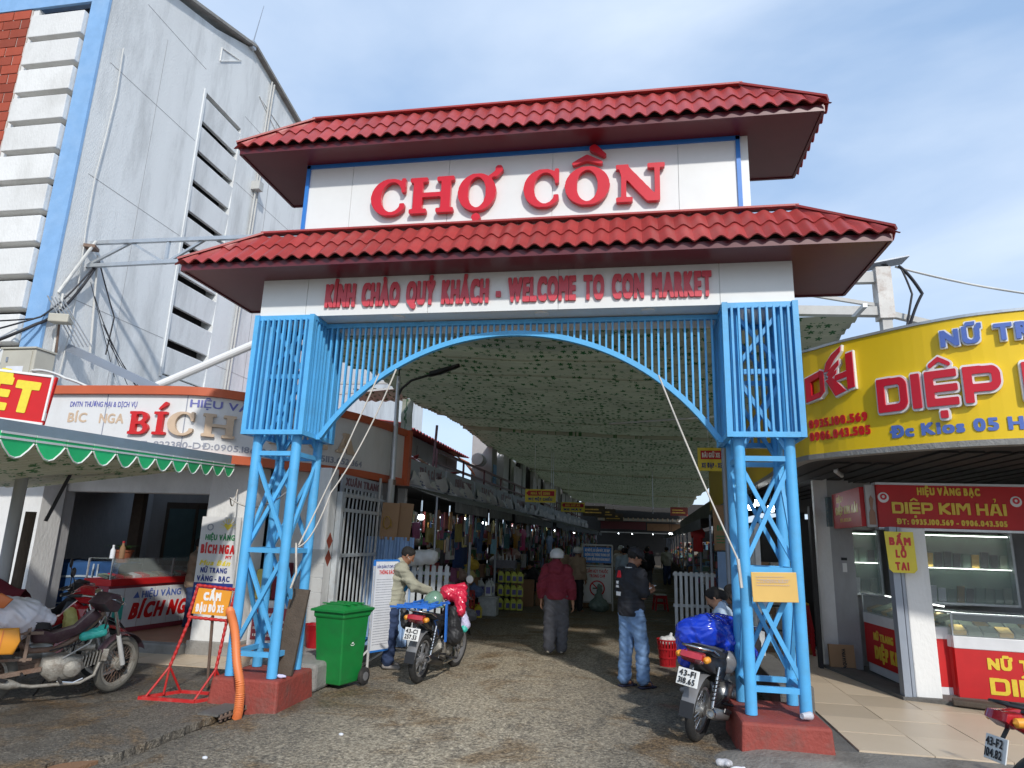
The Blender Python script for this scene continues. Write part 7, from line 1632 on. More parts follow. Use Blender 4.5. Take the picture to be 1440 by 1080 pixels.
    bx_('clutch_cover', MB().lathe([(0, -.125), (.07, -.12), (.085, -.10), (.085, -.06), (0, -.06)], (.72, 0, .32), ax='y', n=24), eng, sm=50)
    bx_('clutch_cover', MB().lathe([(0, .125), (.07, .12), (.085, .10), (.085, .06), (0, .06)], (.62, 0, .33), ax='y', n=24), eng, sm=50)
    for i in range(6): bx_('cylinder_fin', MB().rbox((.80+.030*i, 0, .36+.010*i), (.012, .13, .13), 0, 0, .1), eng)
    bx_('cylinder_head', MB().rbox((1.0 if WB > 1.19 else .97, 0, .42), (.06, .12, .12), 0, 0, .1), eng, bev=.01)
    bx_('carburettor', MB().tube((.74, .0, .50), (.90, 0, .50), .035), eng, sm=50)
    # exhaust on the right side (y<0)
    bx_('exhaust_pipe', MB().path([(.96, -.05, .35), (.92, -.10, .24), (.80, -.14, .19), (.40, -.16, .20), (.22, -.17, .24)], .017, 10), 'chrome' if not o.get('old') else 'alloy_old', sm=60)
    bx_('muffler', MB().path([(.30, -.17, .22), (.22, -.175, .24), (-.16, -.19, .33), (-.22, -.19, .345)], [.022, .045, .052, .036], 16), o.get('muff', 'alloy'), sm=50)
    bx_('muffler_tip', MB().lathe([(.028, -.02), (.04, -.02), (.04, .015), (.028, .015)], (-.235, -.19, .348), ax='x', n=16, close=True), 'chrome')
    bx_('heat_guard', MB().pillow([(-.02, .33), (.18, .28), (.20, .30), (.0, .36)], .01, y0=-.235), 'black_plastic')
    # swingarm, shocks, pegs, stand, chain case
    for y in (-.10, .10):
        bx_('swingarm', MB().beam((0, y, R), (.46, y*.9, .34), .025, .04), o.get('framem', 'black_plastic'))
        bx_('shock_absorber', MB().tube((.0, y*1.2, R+.02), (.10, y*1.2, .68), .018), 'chrome', sm=50); 
        bx_('shock_spring', MB().path([(.012+.088*k/40+.026*math.cos(k*1.2), y*1.2+.026*math.sin(k*1.2), R+.10+.25*k/40) for k in range(41)], .006, 5), 'black_plastic' if not o.get('redspring') else 'bike_red', sm=60)
    bx_('chain_case', MB().pillow([(-.05, .25), (.0, .36), (.50, .40), (.52, .30), (.05, .22)], .012, y0=.12), o.get('case', 'bike_silver'), sm=50)
    for sg in (-1, 1): bx_('foot_peg', MB().tube((.62, sg*.10, .24), (.62, sg*.26, .24), .014), 'black_plastic'); bx_('foot_peg', MB().tube((.30, sg*.12, .32), (.30, sg*.22, .33), .012), 'black_plastic')
    bx_('side_stand', MB().path([(.55, .12, .22), (.50, .24, .05), (.48, .28, .0)], .011, 6), 'black_plastic')
    bx_('brake_pedal', MB().path([(.60, -.14, .22), (.74, -.15, .20), (.82, -.14, .23)], .008, 6), 'chrome')
    return t
import itertools
# centre bike, black, near beige jacket man
b1 = motorbike((-1.31, 1.68, 0), math.radians(84), 'black sport motorbike seen from behind with a blue rack, beside the beige jacket man', dict(alloy=True, rim='helmet_grey', body='glossy_black', engine='alloy_old', plate=('43-C1', '257.53'), muff='black_plastic', lean=.07, silverf=True, steer=-.1, R=.295, mirrors=True))
# right bike
b2 = motorbike((1.88, .14, 0), math.radians(64), 'black motorbike with grey seat and plate 43-F1 beside the right tower', dict(body='glossy_black', cover='bike_red', plate=('43-F1', '318.65'), seat_grey=True, lean=.13, rim='alloy', engine='alloy', muff='alloy', steer=.15, tailm='black_plastic', R=.285, mirrors=1, mirror_h=.24, silverf=True, redspring=False, mirror_m='white_paint'))
# left front bike, old
b3 = motorbike((-4.82, -.98, .045), math.radians(50), 'rusty old purple-grey motorbike piled with white and orange bags in the left foreground', dict(body='purple_metal', cover='purple_metal', fender='purple_metal', mirrors=False, rim='alloy_old', tyre='tyre_dusty', engine='alloy_old', muff='alloy_old', old=True, lean=.07, steer=.62, shield=False, framem='rusty', cowl=True, cowlm='purple_metal', tailbody=False, case='rusty', forkm='white_dirty', R=.285, WB=1.20))
# second left bike, red
b4 = motorbike((-5.75, -.25, .045), math.radians(38), 'red motorbike parked behind the rusty one, partly under a maroon cloth', dict(body='bike_red', cover='bike_red', lean=.10, steer=-.3, rim='alloy', engine='alloy', alloy=True, WB=1.25, mirrors=1, mirror_m='black_plastic'))
b5 = motorbike((-6.4, .45, .045), math.radians(30), 'dark motorbike with round mirrors parked nearest the shop', dict(body='black_plastic', lean=.08, rim='alloy_old', engine='alloy_old', mirror_h=.26, mirrors=1, mirror_m='black_plastic'))
b6 = motorbike((3.86, -1.86, .0), math.radians(8), 'dark red scooter entering the frame at the bottom right corner', dict(body='bike_red', seatm='black_seat', lean=-.05, rim='alloy', WB=1.25, plate=('43-F2', '104.82'), rack=True))
# cargo
def sdfobj(name, prims, vox, k, wr, m_, loc, label, cat, rz=0, cut=None, **kw):
    return tag(link(name, sdf_mesh(prims, vox, k, (wr[0]*.70, wr[1]*1.25, 1.0, 1.1) if wr else None, cut), m_, None, loc, (0, 0, rz)), label, cat, **kw)
# blue folding rack on centre bike
t = thing('luggage_rack', 'bright blue folded frame tied across seat of the centre motorbike', 'rack', (-1.31, 1.68, 0), math.radians(84))
for y in (-.20, -.07, .07, .20): part('rail', MB().beam((-.30, y, .90), (.45, y*.9, .94), .022), 'blue_tool', t)
for x in (-.3, -.1, .12, .40): part('rail', MB().beam((x, -.22, .925), (x, .30, .915), .022), 'blue_tool', t)
part('strap', MB().beam((.34, -.20, .92), (.36, -.20, .45), .045, .02), 'blue_tool', t)
sdfobj('helmet', [((0, 0, 0), (.02, 0, .02), .125, .12), ((.08, 0, -.06), (.14, 0, -.07), .05, .03)], .010, .03, None, 'helmet_green', (-1.30, 2.12, .93), 'pale green helmet resting on seat of the centre motorbike', 'helmet', cut=[((0, 0, -.075), (0, 0, -1))])
sdfobj('plastic_bag', [((0, 0, 0), (.18, .05, -.05), .10, .09), ((.18, .02, 0), (.22, -.10, -.22), .08, .07), ((0, 0, .02), (.2, .12, .08), .07, .06)], .010, .05, (.010, 38), 'plastic_red', (-1.20, 2.45, 1.02), 'shiny red plastic bag on handlebar of centre motorbike', 'bag')
sdfobj('black_bag', [((0, 0, 0), (0, .06, -.32), .05, .12), ((-.03, .1, -.30), (.03, -.05, -.32), .12, .12)], .012, .05, (.008, 30), 'black_seat', (-1.06, 2.30, .82), 'black cloth bag hanging from the centre motorbike', 'bag')
sdfobj('plastic_bag', [((0, 0, .04), (.01, .03, -.12), .04, .085)], .009, .04, (.006, 50), 'lavender', (-1.0, 2.62, .72), 'lavender plastic bag hanging by front wheel of the centre motorbike', 'bag')
sdfobj('plastic_bag', [((0, 0, 0), (.01, 0, -.02), .045, .045)], .008, .03, (.004, 50), 'teal', (-.98, 2.60, .56), 'teal item showing under the lavender bag', 'bag')
sdfobj('plastic_bag', [((0, 0, 0), (.04, 0, -.16), .05, .07)], .010, .04, (.006, 50), 'black_seat', (-1.62, 1.9, .82), 'small black bag hanging left of blue rack', 'bag')
# blue tarp over right bike front
sdfobj('blue_tarp', [((.10, 0, .98), (.62, 0, .90), .17, .20), ((.25, -.12, .90), (.62, -.18, .72), .14, .13), ((.25, .14, .92), (.66, .18, .72), .15, .12), ((.80, 0, .82), (.88, 0, .62), .18, .13), ((0, .16, .96), (.1, .20, .70), .12, .10), ((.45, -.26, .98), (.45, .28, .98), .09, .09), ((.62, -.20, .72), (.80, -.16, .55), .12, .10)], .012, .09, (.012, 24), 'tarp_blue', (2.00, .42, -.05), 'crumpled shiny blue raincoat draped over the right motorbike handlebars', 'raincoat', rz=math.radians(64))
sdfobj('helmet', [((0, 0, 0), (.02, 0, .02), .125, .12)], .010, .03, None, 'helmet_grey', (2.20, .55, .64), 'matt grey helmet hanging on side of the right motorbike', 'helmet', cut=[((0, -.0, -.09), (0, .0, -1))])
# left bike cargo
sdfobj('white_bag', [((0, 0, 0), (-.40, 0, .04), .19, .21), ((-.1, 0, -.17), (-.45, 0, -.17), .15, .17), ((.10, 0, .02), (.26, 0, -.02), .13, .06)], .012, .06, (.010, 22), 'plastic_white', (-4.66, -.85, .86), 'white plastic bag strapped on the rusty motorbike', 'bag', rz=.8)
t = thing('orange_bag', 'flat orange bag with seams under the white bag on the rusty motorbike', 'bag', (-4.72, -1.02, .56), math.radians(50))
part('panel', MB().pillow([(-.36, .02), (.16, .0), (.20, .12), (.17, .24), (-.34, .25)], .035, y0=-.20), 'sign_orange', t, sm=50)
for x in (-.12, .04): part('seam', MB().beam((x, -.238, .03), (x+.01, -.238, .23), .008, .004), 'hose_orange', t)
part('opening', MB().pillow([(-.16, .44), (.02, .42), (.08, .50), (-.02, .56), (-.16, .54)], .03, y0=-.19), 'hose_orange', t, sm=50)
sdfobj('teal_gloves', [((-.06, 0, 0), (.10, 0, .03), .045, .04), ((.0, .02, .03), (.12, .04, .08), .035, .03)], .008, .025, (.004, 60), 'teal', (-4.20, -.40, .66), 'pair of teal rubber gloves tucked on frame of the rusty motorbike', 'gloves', rz=.8)
# maroon cover
def mcov(u, v):
    x = -.70+1.0*u; y = (v-.5)*.95; z = 1.22-.42*abs(v-.5)**1.3*2-.10*(1-u)-.45*max(0, u-.72)**1.1+.03*math.sin(7*u+9*v)+.015*math.sin(19*u-13*v); return (x, y, z)
tag(part('maroon_cover', MB().grid(mcov, 30, 30), 'maroon_cloth', None, sm=70, loc=(-5.55, -.35, -.02), rot=(0, 0, math.radians(32))), 'dark maroon cloth covering the back of red motorbike at the left edge', 'cover')
sdfobj('blue_cloth', [((0, 0, 0), (.2, .05, -.02), .07, .06)], .012, .04, (.008, 40), 'bright_blue', (4.02, -1.82, .93), 'folded bright blue cloth on the seat of bottom right scooter', 'cloth')
sdfobj('yellow_bag', [((0, 0, 0), (.05, 0, -.18), .06, .08)], .010, .04, (.008, 40), 'banner_yellow' if 'banner_yellow' in M else mat('banner_yellow', (.55, .50, .16), .4), (-4.95, .10, .80), 'pale yellow bag hanging on handlebar of the red motorbike', 'bag')

# rusty carrier frame and odds and ends on the old bike
t = thing('cargo_carrier', 'rusty welded carrier frame behind the seat of the old purple motorbike', 'carrier', (-4.82, -.98, .045), math.radians(50))
for y in (-.17, .17):
    part('rail', MB().beam((-.42, y, .70), (.42, y, .68), .028), 'rusty', t); part('rail', MB().beam((-.42, y, .46), (.36, y, .44), .024), 'rusty', t)
    for x in (-.38, -.05, .30): part('upright', MB().beam((x, y, .42), (x, y, .86), .028), 'rusty', t)
for x in (-.38, -.05, .30): part('cross_bar', MB().beam((x, -.17, .70), (x, .17, .70), .024), 'rusty', t)
part('plank', MB().box(-.40, .30, -.15, .15, .715, .735), 'wood_old', t)
for i, (a, b_) in enumerate((((.95, -.03, .80), (.62, -.13, .42)), ((.90, .02, .72), (.50, -.12, .50)), ((1.0, -.08, .92), (.80, -.06, .55)))):
    cc = part('cable_loop', MB().path([a, ((a[0]+b_[0])/2+.05, (a[1]+b_[1])/2-.05, (a[2]+b_[2])/2-.06), b_], .008, 6), 'cable' if i else 'white_dirty', t, sm=60)
# ================= PEOPLE (face +Y in local space) =================
def Rz(yaw, pitch=0, roll=0): return np.array(Euler((math.radians(pitch), math.radians(roll), math.radians(yaw)), 'XYZ').to_matrix())
def hand(w_, d, up, curl=.5, side=1, s=1.0):
    """w_ wrist, d finger direction, up = back-of-hand normal; returns prims"""
    d = np.array(d, float); d /= np.linalg.norm(d); up = np.array(up, float); up -= d*(up @ d); up /= np.linalg.norm(up); x = np.cross(d, up)*side; w_ = np.array(w_, float); P = []
    for k_ in range(4):
        off = (k_-1.5)*.019*s; kn = w_+d*.085*s+x*off; P.append((w_+d*.015+x*off*.55, kn, .014*s, .0125*s, None, .012))
        L_ = [.062, .072, .067, .05][k_]*s; a1 = curl*.8; a2 = curl*1.7
        d1 = d*math.cos(a1)-up*math.sin(a1); d2 = d*math.cos(a2)-up*math.sin(a2)
        m_ = kn+d1*L_*.52; P.append((kn, m_, .0095*s, .0088*s, None, .004)); P.append((m_, m_+d2*L_*.5, .0088*s, .0072*s, None, .004))
    tb = w_+d*.025*s-x*.030*s; t1 = tb+(d*.7-x*.55-up*.35)*.042*s; P.append((w_+d*.01, tb, .015*s, .014*s, None, .012)); P.append((tb, t1, .013*s, .0105*s, None, .006)); P.append((t1, t1+(d*.9-up*.3-x*.05)*.03*s, .0105*s, .0085*s, None, .005))
    return P
def person(loc, rz, label, J, yaw=0, pitch=0, top=None, legs=None, hair='short', hat=None, skin='skin', hands=None, vox=.0085, shoes=None, extra=None, wr=1.0, s=1.0, group=None, cat='person', hroll=0):
    t = thing('person', label, cat, loc, rz, group); A = lambda k_: np.array(J[k_], float)*1.0
    HR = Rz(yaw, pitch, hroll); hc = A('head'); H_ = lambda p: hc+HR @ (np.array(p, float)*s)
    P = []; tor = ((0, 1, 0), 1.35)
    ax = HR
    # trunk
    P += [(A('pelvis'), A('waist'), .135*s, .115*s, ((0, 1, 0), 1.25)), (A('waist'), A('chest'), .115*s, .145*s, ((0, 1, 0), 1.3)), (A('chest'), A('neck')-np.array((0, 0, .05)), .14*s, .075*s, ((0, 1, 0), 1.25)), (A('neck')-np.array((0, 0, .05)), H_((0, -.01, -.04)), .054*s, .050*s)]
    for sd in 'lr':
        P += [(A('neck')-np.array((0, 0, .06)), A('sh'+sd), .06*s, .055*s), (A('sh'+sd), A('el'+sd), .050*s, .038*s), (A('el'+sd), A('wr'+sd), .037*s, .025*s)]
        P += [(A('hip'+sd), A('kn'+sd), .085*s, .055*s), (A('kn'+sd), A('an'+sd), .054*s, .034*s), (A('an'+sd)-np.array((0, 0, .02)), A('to'+sd), .036*s, .024*s, ((0, 0, 1), 1.25))]
    # head
    P += [(H_((0, -.022, .035)), H_((0, .018, .035)), .079*s, .076*s, (ax[:, 0], 1.08)), (H_((0, .03, .01)), H_((0, .036, -.055)), .062*s, .043*s, (ax[:, 0], 1.0)), (H_((0, .04, -.075)), H_((0, .06, -.078)), .03*s, .024*s),
          (H_((0, .092, .012)), H_((0, .108, -.018)), .0085*s, .0125*s, None, .008), (H_((-.034, .080, .028)), H_((.034, .080, .028)), .011*s, .011*s, None, .012), (H_((-.018, .088, -.048)), H_((.018, .088, -.048)), .0085*s, .0085*s, None, .006), (H_((-.014, .088, -.060)), H_((.014, .088, -.060)), .008*s, .008*s, None, .005)]
    for q in (-1, 1): P += [(H_((q*.078, -.008, .012)), H_((q*.081, -.012, -.018)), .014*s, .009*s, ((1, 0, 0), 1.6), .006), (H_((q*.035, .062, -.02)), H_((q*.03, .06, -.03)), .026*s, .024*s)]
    for sd in 'lr':
        hd = (hands or {}).get(sd); 
        w_ = A('wr'+sd); d = (w_-A('el'+sd)); d /= np.linalg.norm(d)
        if hd: d = np.array(hd[0], float)
        upv = hd[1] if hd else np.array((1 if sd == 'r' else -1, .1, 0)); P += hand(w_, d, upv, hd[2] if hd else .55, 1 if sd == 'r' else -1, s)
    part('body', sdf_mesh(P, vox, .025), skin, t)
    if vox < .011:
        for q in (-1, 1):
            part('eye', MB().lathe([(0, -.006), (.011, 0), (0, .006)], (0, 0, 0), ax='y', n=10), 'hair', t, loc=tuple(H_((q*.031, .0855, .008)))); 
    if hair:
        hp = [(H_((0, -.026, .045)), H_((0, .012, .05)), .086*s, .082*s)]
        if hair == 'long': hp += [(H_((0, -.06, .02)), H_((0, -.10, -.10)), .065*s, .05*s), (H_((-.06, .01, .02)), H_((-.07, -.02, -.08)), .03*s, .02*s), (H_((.06, .01, .02)), H_((.07, -.02, -.08)), .03*s, .02*s)]
        if hair == 'bun': hp += [(H_((0, -.085, .03)), H_((0, -.11, -.02)), .045*s, .05*s)]
        n_ = HR @ np.array((0, 1, -.55)); cutp = [(H_((0, .062, .052)), n_)]
        n2 = HR @ np.array((0, .25, -1)); 
        if hair == 'short': cutp.append((H_((0, -.02, -.028)), n2))
        part('hair', sdf_mesh(hp, min(vox, .009), .02, wr=(.0025, 90), cut=cutp), 'hair', t)
    if legs:
        m_, ra, rk, rb, low = legs; LP = [(A('pelvis')+np.array((0, 0, .02)), A('waist')-np.array((0, 0, .0)), .150*s, .130*s, ((0, 1, 0), 1.22))]
        for sd in 'lr': LP += [(A('hip'+sd)+np.array((0, 0, .02)), A('kn'+sd), ra, rk), (A('kn'+sd), A('kn'+sd)+(A('an'+sd)-A('kn'+sd))*low, rk, rb)]
        part('trousers', sdf_mesh(LP, vox, .035, wr=(.0055*wr, 24, 1.6, .7), cut=[(A('waist')+np.array((0, 0, .03)), (0, 0, 1))]), m_, t)
    if top:
        m_, rt, rs, re, rw, low, hem = top[:7]; TP = [(A('pelvis')+np.array((0, 0, hem)), A('waist'), rt*1.10, rt*1.0, ((0, 1, 0), 1.10)), (A('waist'), A('chest'), rt*.94, rt*1.08, ((0, 1, 0), 1.22)), (A('chest'), A('neck')-np.array((0, 0, .05)), rt*1.02, .085*s, ((0, 1, 0), 1.15)), (A('neck')-np.array((0, 0, .04)), A('neck')+np.array((0, 0, .02)), .072*s, .066*s)]
        for sd in 'lr':
            TP += [(A('neck')-np.array((0, 0, .07)), A('sh'+sd), .075*s, rs), (A('sh'+sd), A('sh'+sd)+(A('el'+sd)-A('sh'+sd))*min(1, low*2), rs, re)]
            if low > .5: TP += [(A('el'+sd), A('el'+sd)+(A('wr'+sd)-A('el'+sd))*(low-.5)*2, re, rw)]
        cuts = [(A('pelvis')+np.array((0, 0, hem-.085)), (0, 0, -1))]
        part('jacket' if low > .6 else 'shirt', sdf_mesh(TP, vox, .035, wr=(.006*wr, 22, 1.5, .7), cut=cuts), m_, t)
    if shoes:
        for sd in 'lr':
            a = A('an'+sd); b_ = A('to'+sd); part('shoe', sdf_mesh([(a-np.array((0, .03, .035)), b_+np.array((0, 0, -.0)), .043*s, .034*s, ((0, 0, 1), 1.15))], .008, .02, cut=[((0, 0, min(a[2], b_[2])-.045), (0, 0, -1)), ((0, 0, a[2]+.015), (0, 0, 1))]), shoes, t)
    if extra: extra(t, H_, HR, A)
    return t
def base(H=1.70):
    k_ = H/1.70
    J = dict(pelvis=(0, 0, .93), waist=(0, 0, 1.06), chest=(0, 0, 1.27), neck=(0, -.01, 1.44), head=(0, .015, 1.58), shl=(-.175, 0, 1.38), shr=(.175, 0, 1.38), ell=(-.22, -.02, 1.11), elr=(.22, -.02, 1.11), wrl=(-.22, .06, .87), wrr=(.22, .06, .87),
             hipl=(-.085, 0, .90), hipr=(.085, 0, .90), knl=(-.095, .01, .49), knr=(.095, .01, .49), anl=(-.10, -.02, .085), anr=(.10, -.02, .085), tol=(-.12, .13, .028), tor=(.12, .13, .028))
    return {a: tuple(v*k_ for v in b_) for a, b_ in J.items()}
def mod(J, **k_): J = dict(J); J.update(k_); return J

# 1. man in black polo on the phone: standing right of centre, facing right
J = mod(base(1.70), head=(0, .06, 1.575), neck=(0, .01, 1.44), ell=(-.21, .02, 1.12), elr=(.20, .03, 1.12), wrl=(-.07, .26, 1.17), wrr=(.06, .25, 1.15), knr=(.085, .10, .50), anr=(.08, .12, .085), tor=(.08, .27, .028), knl=(-.10, .0, .50), anl=(-.11, -.03, .085), tol=(-.13, .12, .028))
def ex1(t, H_, HR, A):
    # cap
    part('cap', sdf_mesh([(H_((0, -.022, .058)), H_((0, .02, .062)), .094, .090)], .008, .02, cut=[(H_((0, 0, .042)), HR @ np.array((0, -.12, -1)))]), 'cap_black', t)
    part('cap_brim', sdf_mesh([(H_((-.045, .085, .05)), H_((.045, .085, .05)), .032, .032, (HR[:, 2], 3.2)), (H_((-.03, .125, .043)), H_((.03, .125, .043)), .036, .036, (HR[:, 2], 3.4))], .007, .02), 'cap_black', t)
    for (p, s_, m_) in (((-.075, -.134, 1.27), (.11, .008, .035), 'white_paint'), ((-.07, -.134, 1.22), (.13, .008, .03), 'white_paint'), ((-.05, -.136, 1.13), (.16, .008, .05), 'white_paint')):
        part('print', MB().rbox(p, s_, .0), m_, t)
    part('print', MB().pillow([(-.13, 1.33), (-.04, 1.33), (-.06, 1.42), (-.10, 1.42)], .006, -.128), 'red_letter', t)
    part('sleeve_print', MB().rbox((-.252, .02, 1.30), (.006, .06, .03)), 'white_paint', t); part('sleeve_print', MB().rbox((.252, .02, 1.30), (.006, .06, .03)), 'white_paint', t)
    part('collar_stripe', MB().path([(.062*math.cos(a), -.01+.064*math.sin(a), 1.462) for a in [math.radians(q) for q in range(120, 421, 20)]], .006, 6), 'white_paint', t)
    part('phone', MB().rbox((-.005, .345, 1.21), (.075, .15, .009), 0, .35), 'phone', t, bev=.003)
    for sx in (-.11, .08): pass
    for sd in 'lr':
        a = A('an'+sd); b_ = A('to'+sd); part('sandal', MB().rbox(((a[0]+b_[0])/2, (a[1]+b_[1])/2-.01, .012), (.09, .26, .022), 0), 'sandal', t, bev=.01); part('sandal_strap', MB().path([(b_[0]-.045, b_[1]-.03, .02), (b_[0], b_[1]-.03, .068), (b_[0]+.045, b_[1]-.03, .02)], .012, 6), 'sandal', t)
person((1.30, 2.28, 0), math.radians(-48), 'man in black polo and cap looking at his phone in light jeans and sandals', J, yaw=-18, pitch=-28, top=('black_shirt', .168, .078, .088, .05, .40, .02), legs=('jean_light', .108, .083, .082, .93), hat=True, skin='skin_tan', hands={'l': ((.45, .80, .35), (.3, .3, -1), .7), 'r': ((-.35, .85, .35), (-.3, .3, -1), .8)}, vox=.0072, extra=ex1)

# 2. woman in maroon hoodie walking away
J = mod(base(1.60), wrl=(-.25, .02, .80), wrr=(.27, .03, .78), ell=(-.24, -.03, 1.03), elr=(.25, -.04, 1.03), knr=(.09, .06, .46), anr=(.09, .03, .09), tor=(.10, .16, .03), knl=(-.085, -.02, .46), anl=(-.08, -.14, .11), tol=(-.08, -.01, .03))
def ex2(t, H_, HR, A):
    part('helmet', sdf_mesh([(H_((0, -.02, .045)), H_((0, .02, .05)), .118, .115)], .009, .02, cut=[(H_((0, 0, .0)), HR @ np.array((0, .0, -1)))]), 'helmet_silver', t)
    part('hood', sdf_mesh([(A('neck')+np.array((-.07, -.06, .0)), A('neck')+np.array((.07, -.06, .0)), .062, .062), (A('neck')+np.array((-.05, -.11, -.07)), A('neck')+np.array((.05, -.11, -.07)), .055, .055), (A('neck')+np.array((0, -.04, .05)), A('neck')+np.array((0, -.03, .06)), .078, .078)], .009, .05, wr=(.005, 35)), 'maroon_cloth', t)
person((.10, 4.45, 0), math.radians(-4), 'woman in maroon hoodie, grey trousers and silver helmet walking away', J, top=('maroon_cloth', .178, .088, .082, .055, 1.0, .05), legs=('grey_cloth', .125, .108, .092, .96), skin='skin', vox=.0085, shoes='cream_clog', extra=ex2, hair='short', wr=1.3)

# 3. man in beige jacket leaning to the centre bike, facing right
J = mod(base(1.64), head=(.02, .16, 1.49), neck=(0, .09, 1.385), chest=(0, .05, 1.23), waist=(0, -.0, 1.03), shl=(-.175, .06, 1.33), shr=(.175, .08, 1.32), ell=(-.20, .24, 1.12), elr=(.20, .27, 1.10), wrl=(-.10, .46, 1.03), wrr=(.10, .50, 1.02))
def ex3(t, H_, HR, A):
    part('shirt_front', sdf_mesh([((-.01, .125, 1.33), (-.01, .135, 1.08), .065, .09, ((0, 1, 0), 1.3)), ((-.01, .10, 1.38), (-.01, .12, 1.33), .06, .05)], .010, .02), 'bright_blue', t)
    part('mask_strap', MB().path([tuple(H_((.07, 0, 0))), tuple(H_((.065, .05, -.02)))], .002, 4), 'white_paint', t)
person((-1.98, 2.45, 0), math.radians(-68), 'man in beige jacket over blue shirt leaning to the centre motorbike', J, pitch=-30, top=('khaki', .172, .083, .072, .055, .97, -.03), legs=('jean_dark', .10, .082, .078, .94), skin='skin_tan', hands={'l': ((.1, .95, -.35), (0, .3, 1), .7), 'r': ((-.1, .95, -.35), (0, .3, 1), .7)}, vox=.0075, shoes='shoe', extra=ex3, wr=1.4)

# 4. woman sitting behind the right bike, looking down to the left
J = mod(base(1.58), pelvis=(0, 0, .45), waist=(0, .03, .58), chest=(0, .07, .78), neck=(0, .10, .93), head=(0, .16, 1.04), shl=(-.16, .08, .87), shr=(.16, .08, .87), ell=(-.20, .22, .66), elr=(.20, .22, .66), wrl=(-.10, .42, .62), wrr=(.10, .42, .62), hipl=(-.08, .03, .44), hipr=(.08, .03, .44), knl=(-.12, .42, .46), knr=(.12, .42, .46), anl=(-.11, .40, .09), anr=(.11, .40, .09), tol=(-.12, .54, .03), tor=(.12, .54, .03))
def ex4(t, H_, HR, A):
    part('face_mask', sdf_mesh([(H_((0, .062, -.035)), H_((0, .06, -.062)), .045, .036)], .008, .02), 'black_shirt', t)
    part('hair_clip', MB().path([tuple(H_((-.03, -.105, .08))), tuple(H_((0, -.13, .05))), tuple(H_((.03, -.125, .0)))], .010, 8), 'cream_clog', t, sm=60)
    part('stool', MB().box(-.15, .15, -.15, .15, .0, .30), 'stool_red', t, bev=.02)
person((2.42, 1.55, .13), math.radians(75), 'seated woman in pale blue shirt with dark hair and claw clip behind right motorbike', J, pitch=-30, top=('blue_grey_cloth', .155, .075, .068, .05, .9, .04), legs=('jean_dark', .10, .08, .07, .95), hair='bun', vox=.0085, shoes='shoe', extra=ex4)
J5 = mod(J)
person((2.66, 1.95, .15), math.radians(60), 'second seated person with dark hair mostly hidden behind the claw clip woman', J5, pitch=-10, top=('black_shirt', .155, .075, .068, .05, .9, .04), legs=('jean_dark', .10, .08, .07, .95), hair='long', vox=.014, shoes='shoe')

# 5. shop keeper in the gold shop
J = mod(base(1.6), ell=(-.2, .15, 1.12), elr=(.2, .18, 1.15), wrl=(-.12, .30, 1.0), wrr=(.08, .25, 1.45))
person((-6.05, 3.9, .0), math.radians(-75), 'person in brown shirt with raised hand behind the gold shop counter', J, yaw=20, pitch=-10, top=('tan_cloth', .17, .08, .075, .05, .6, .0), legs=('jean_dark', .10, .08, .07, .95), hair='short', vox=.013)

# 6. seated woman at stall & other shoppers further in
J6 = mod(J5)
person((-1.35, 12.6, 0), math.radians(70), 'woman in dark clothes sitting by the large carton in the left row', J6, pitch=-20, top=('black_shirt', .155, .075, .068, .05, .6, .04), legs=('jean_dark', .10, .08, .07, .7), hair='short', vox=.014)
def hel(t, H_, HR, A): part('helmet', sdf_mesh([(H_((0, -.02, .045)), H_((0, .02, .05)), .118, .115)], .014, .02, cut=[(H_((0, 0, -.01)), HR @ np.array((0, .0, -1)))]), 'helmet_silver', t)
person((-.55, 11.6, 0), math.radians(10), 'shopper in tan shirt facing away left of the walking woman', base(1.62), top=('tan_cloth', .165, .08, .075, .05, .6, .02), legs=('jean_dark', .10, .08, .07, .95), vox=.014)
person((-.05, 11.0, 0), math.radians(-30), 'shopper in white helmet and brown jacket just right of walking woman', base(1.58), top=('tan_cloth', .17, .08, .075, .05, 1.0, .02), legs=('black_shirt', .10, .08, .07, .95), vox=.014, extra=hel)
crowd = [((1.15, 12.5, 0), 20, 'jean_dark', 'blue_grey_cloth', 'shopper in pale blue top just right of the notice stand'), ((1.0, 17, 0), 170, 'black_shirt', 'white_dirty', 'shopper in off-white top facing the camera far down the lane'), ((1.9, 18, 0), 10, 'grey_cloth', 'black_shirt', 'dark dressed shopper far down lane behind the phone man'), ((1.6, 23, 0), 180, 'jean_dark', 'bright_blue', 'distant shopper in blue'), ((.8, 26, 0), 0, 'black_shirt', 'tan_cloth', 'distant shopper in tan shirt'), ((2.2, 28, 0), 190, 'grey_cloth', 'maroon_cloth', 'distant shopper in maroon'), ((.3, 24, 0), 200, 'grey_cloth', 'white_dirty', 'distant shopper in white by the left stalls'), ((2.9, 24, 0), 20, 'jean_dark', 'khaki', 'distant shopper in khaki by the right stalls'), ((1.2, 33, 0), 0, 'black_shirt', 'black_shirt', 'farthest shopper dressed in black')]
protos = {}
for (l, a, lm, tm_, lab) in crowd:
    person(l, math.radians(a), lab, base(1.62), top=(tm_, .165, .08, .075, .05, .7, .02), legs=(lm, .10, .08, .07, .95), vox=.022, group='distant shoppers in the market lane', extra=hel if 'off-white' in lab else None)
# motorbike rider's seat etc far right: white plastic chair
stool((2.1, 12.5, 0), 'pale plastic stool beside dim right stall', .2, 'white_dirty')
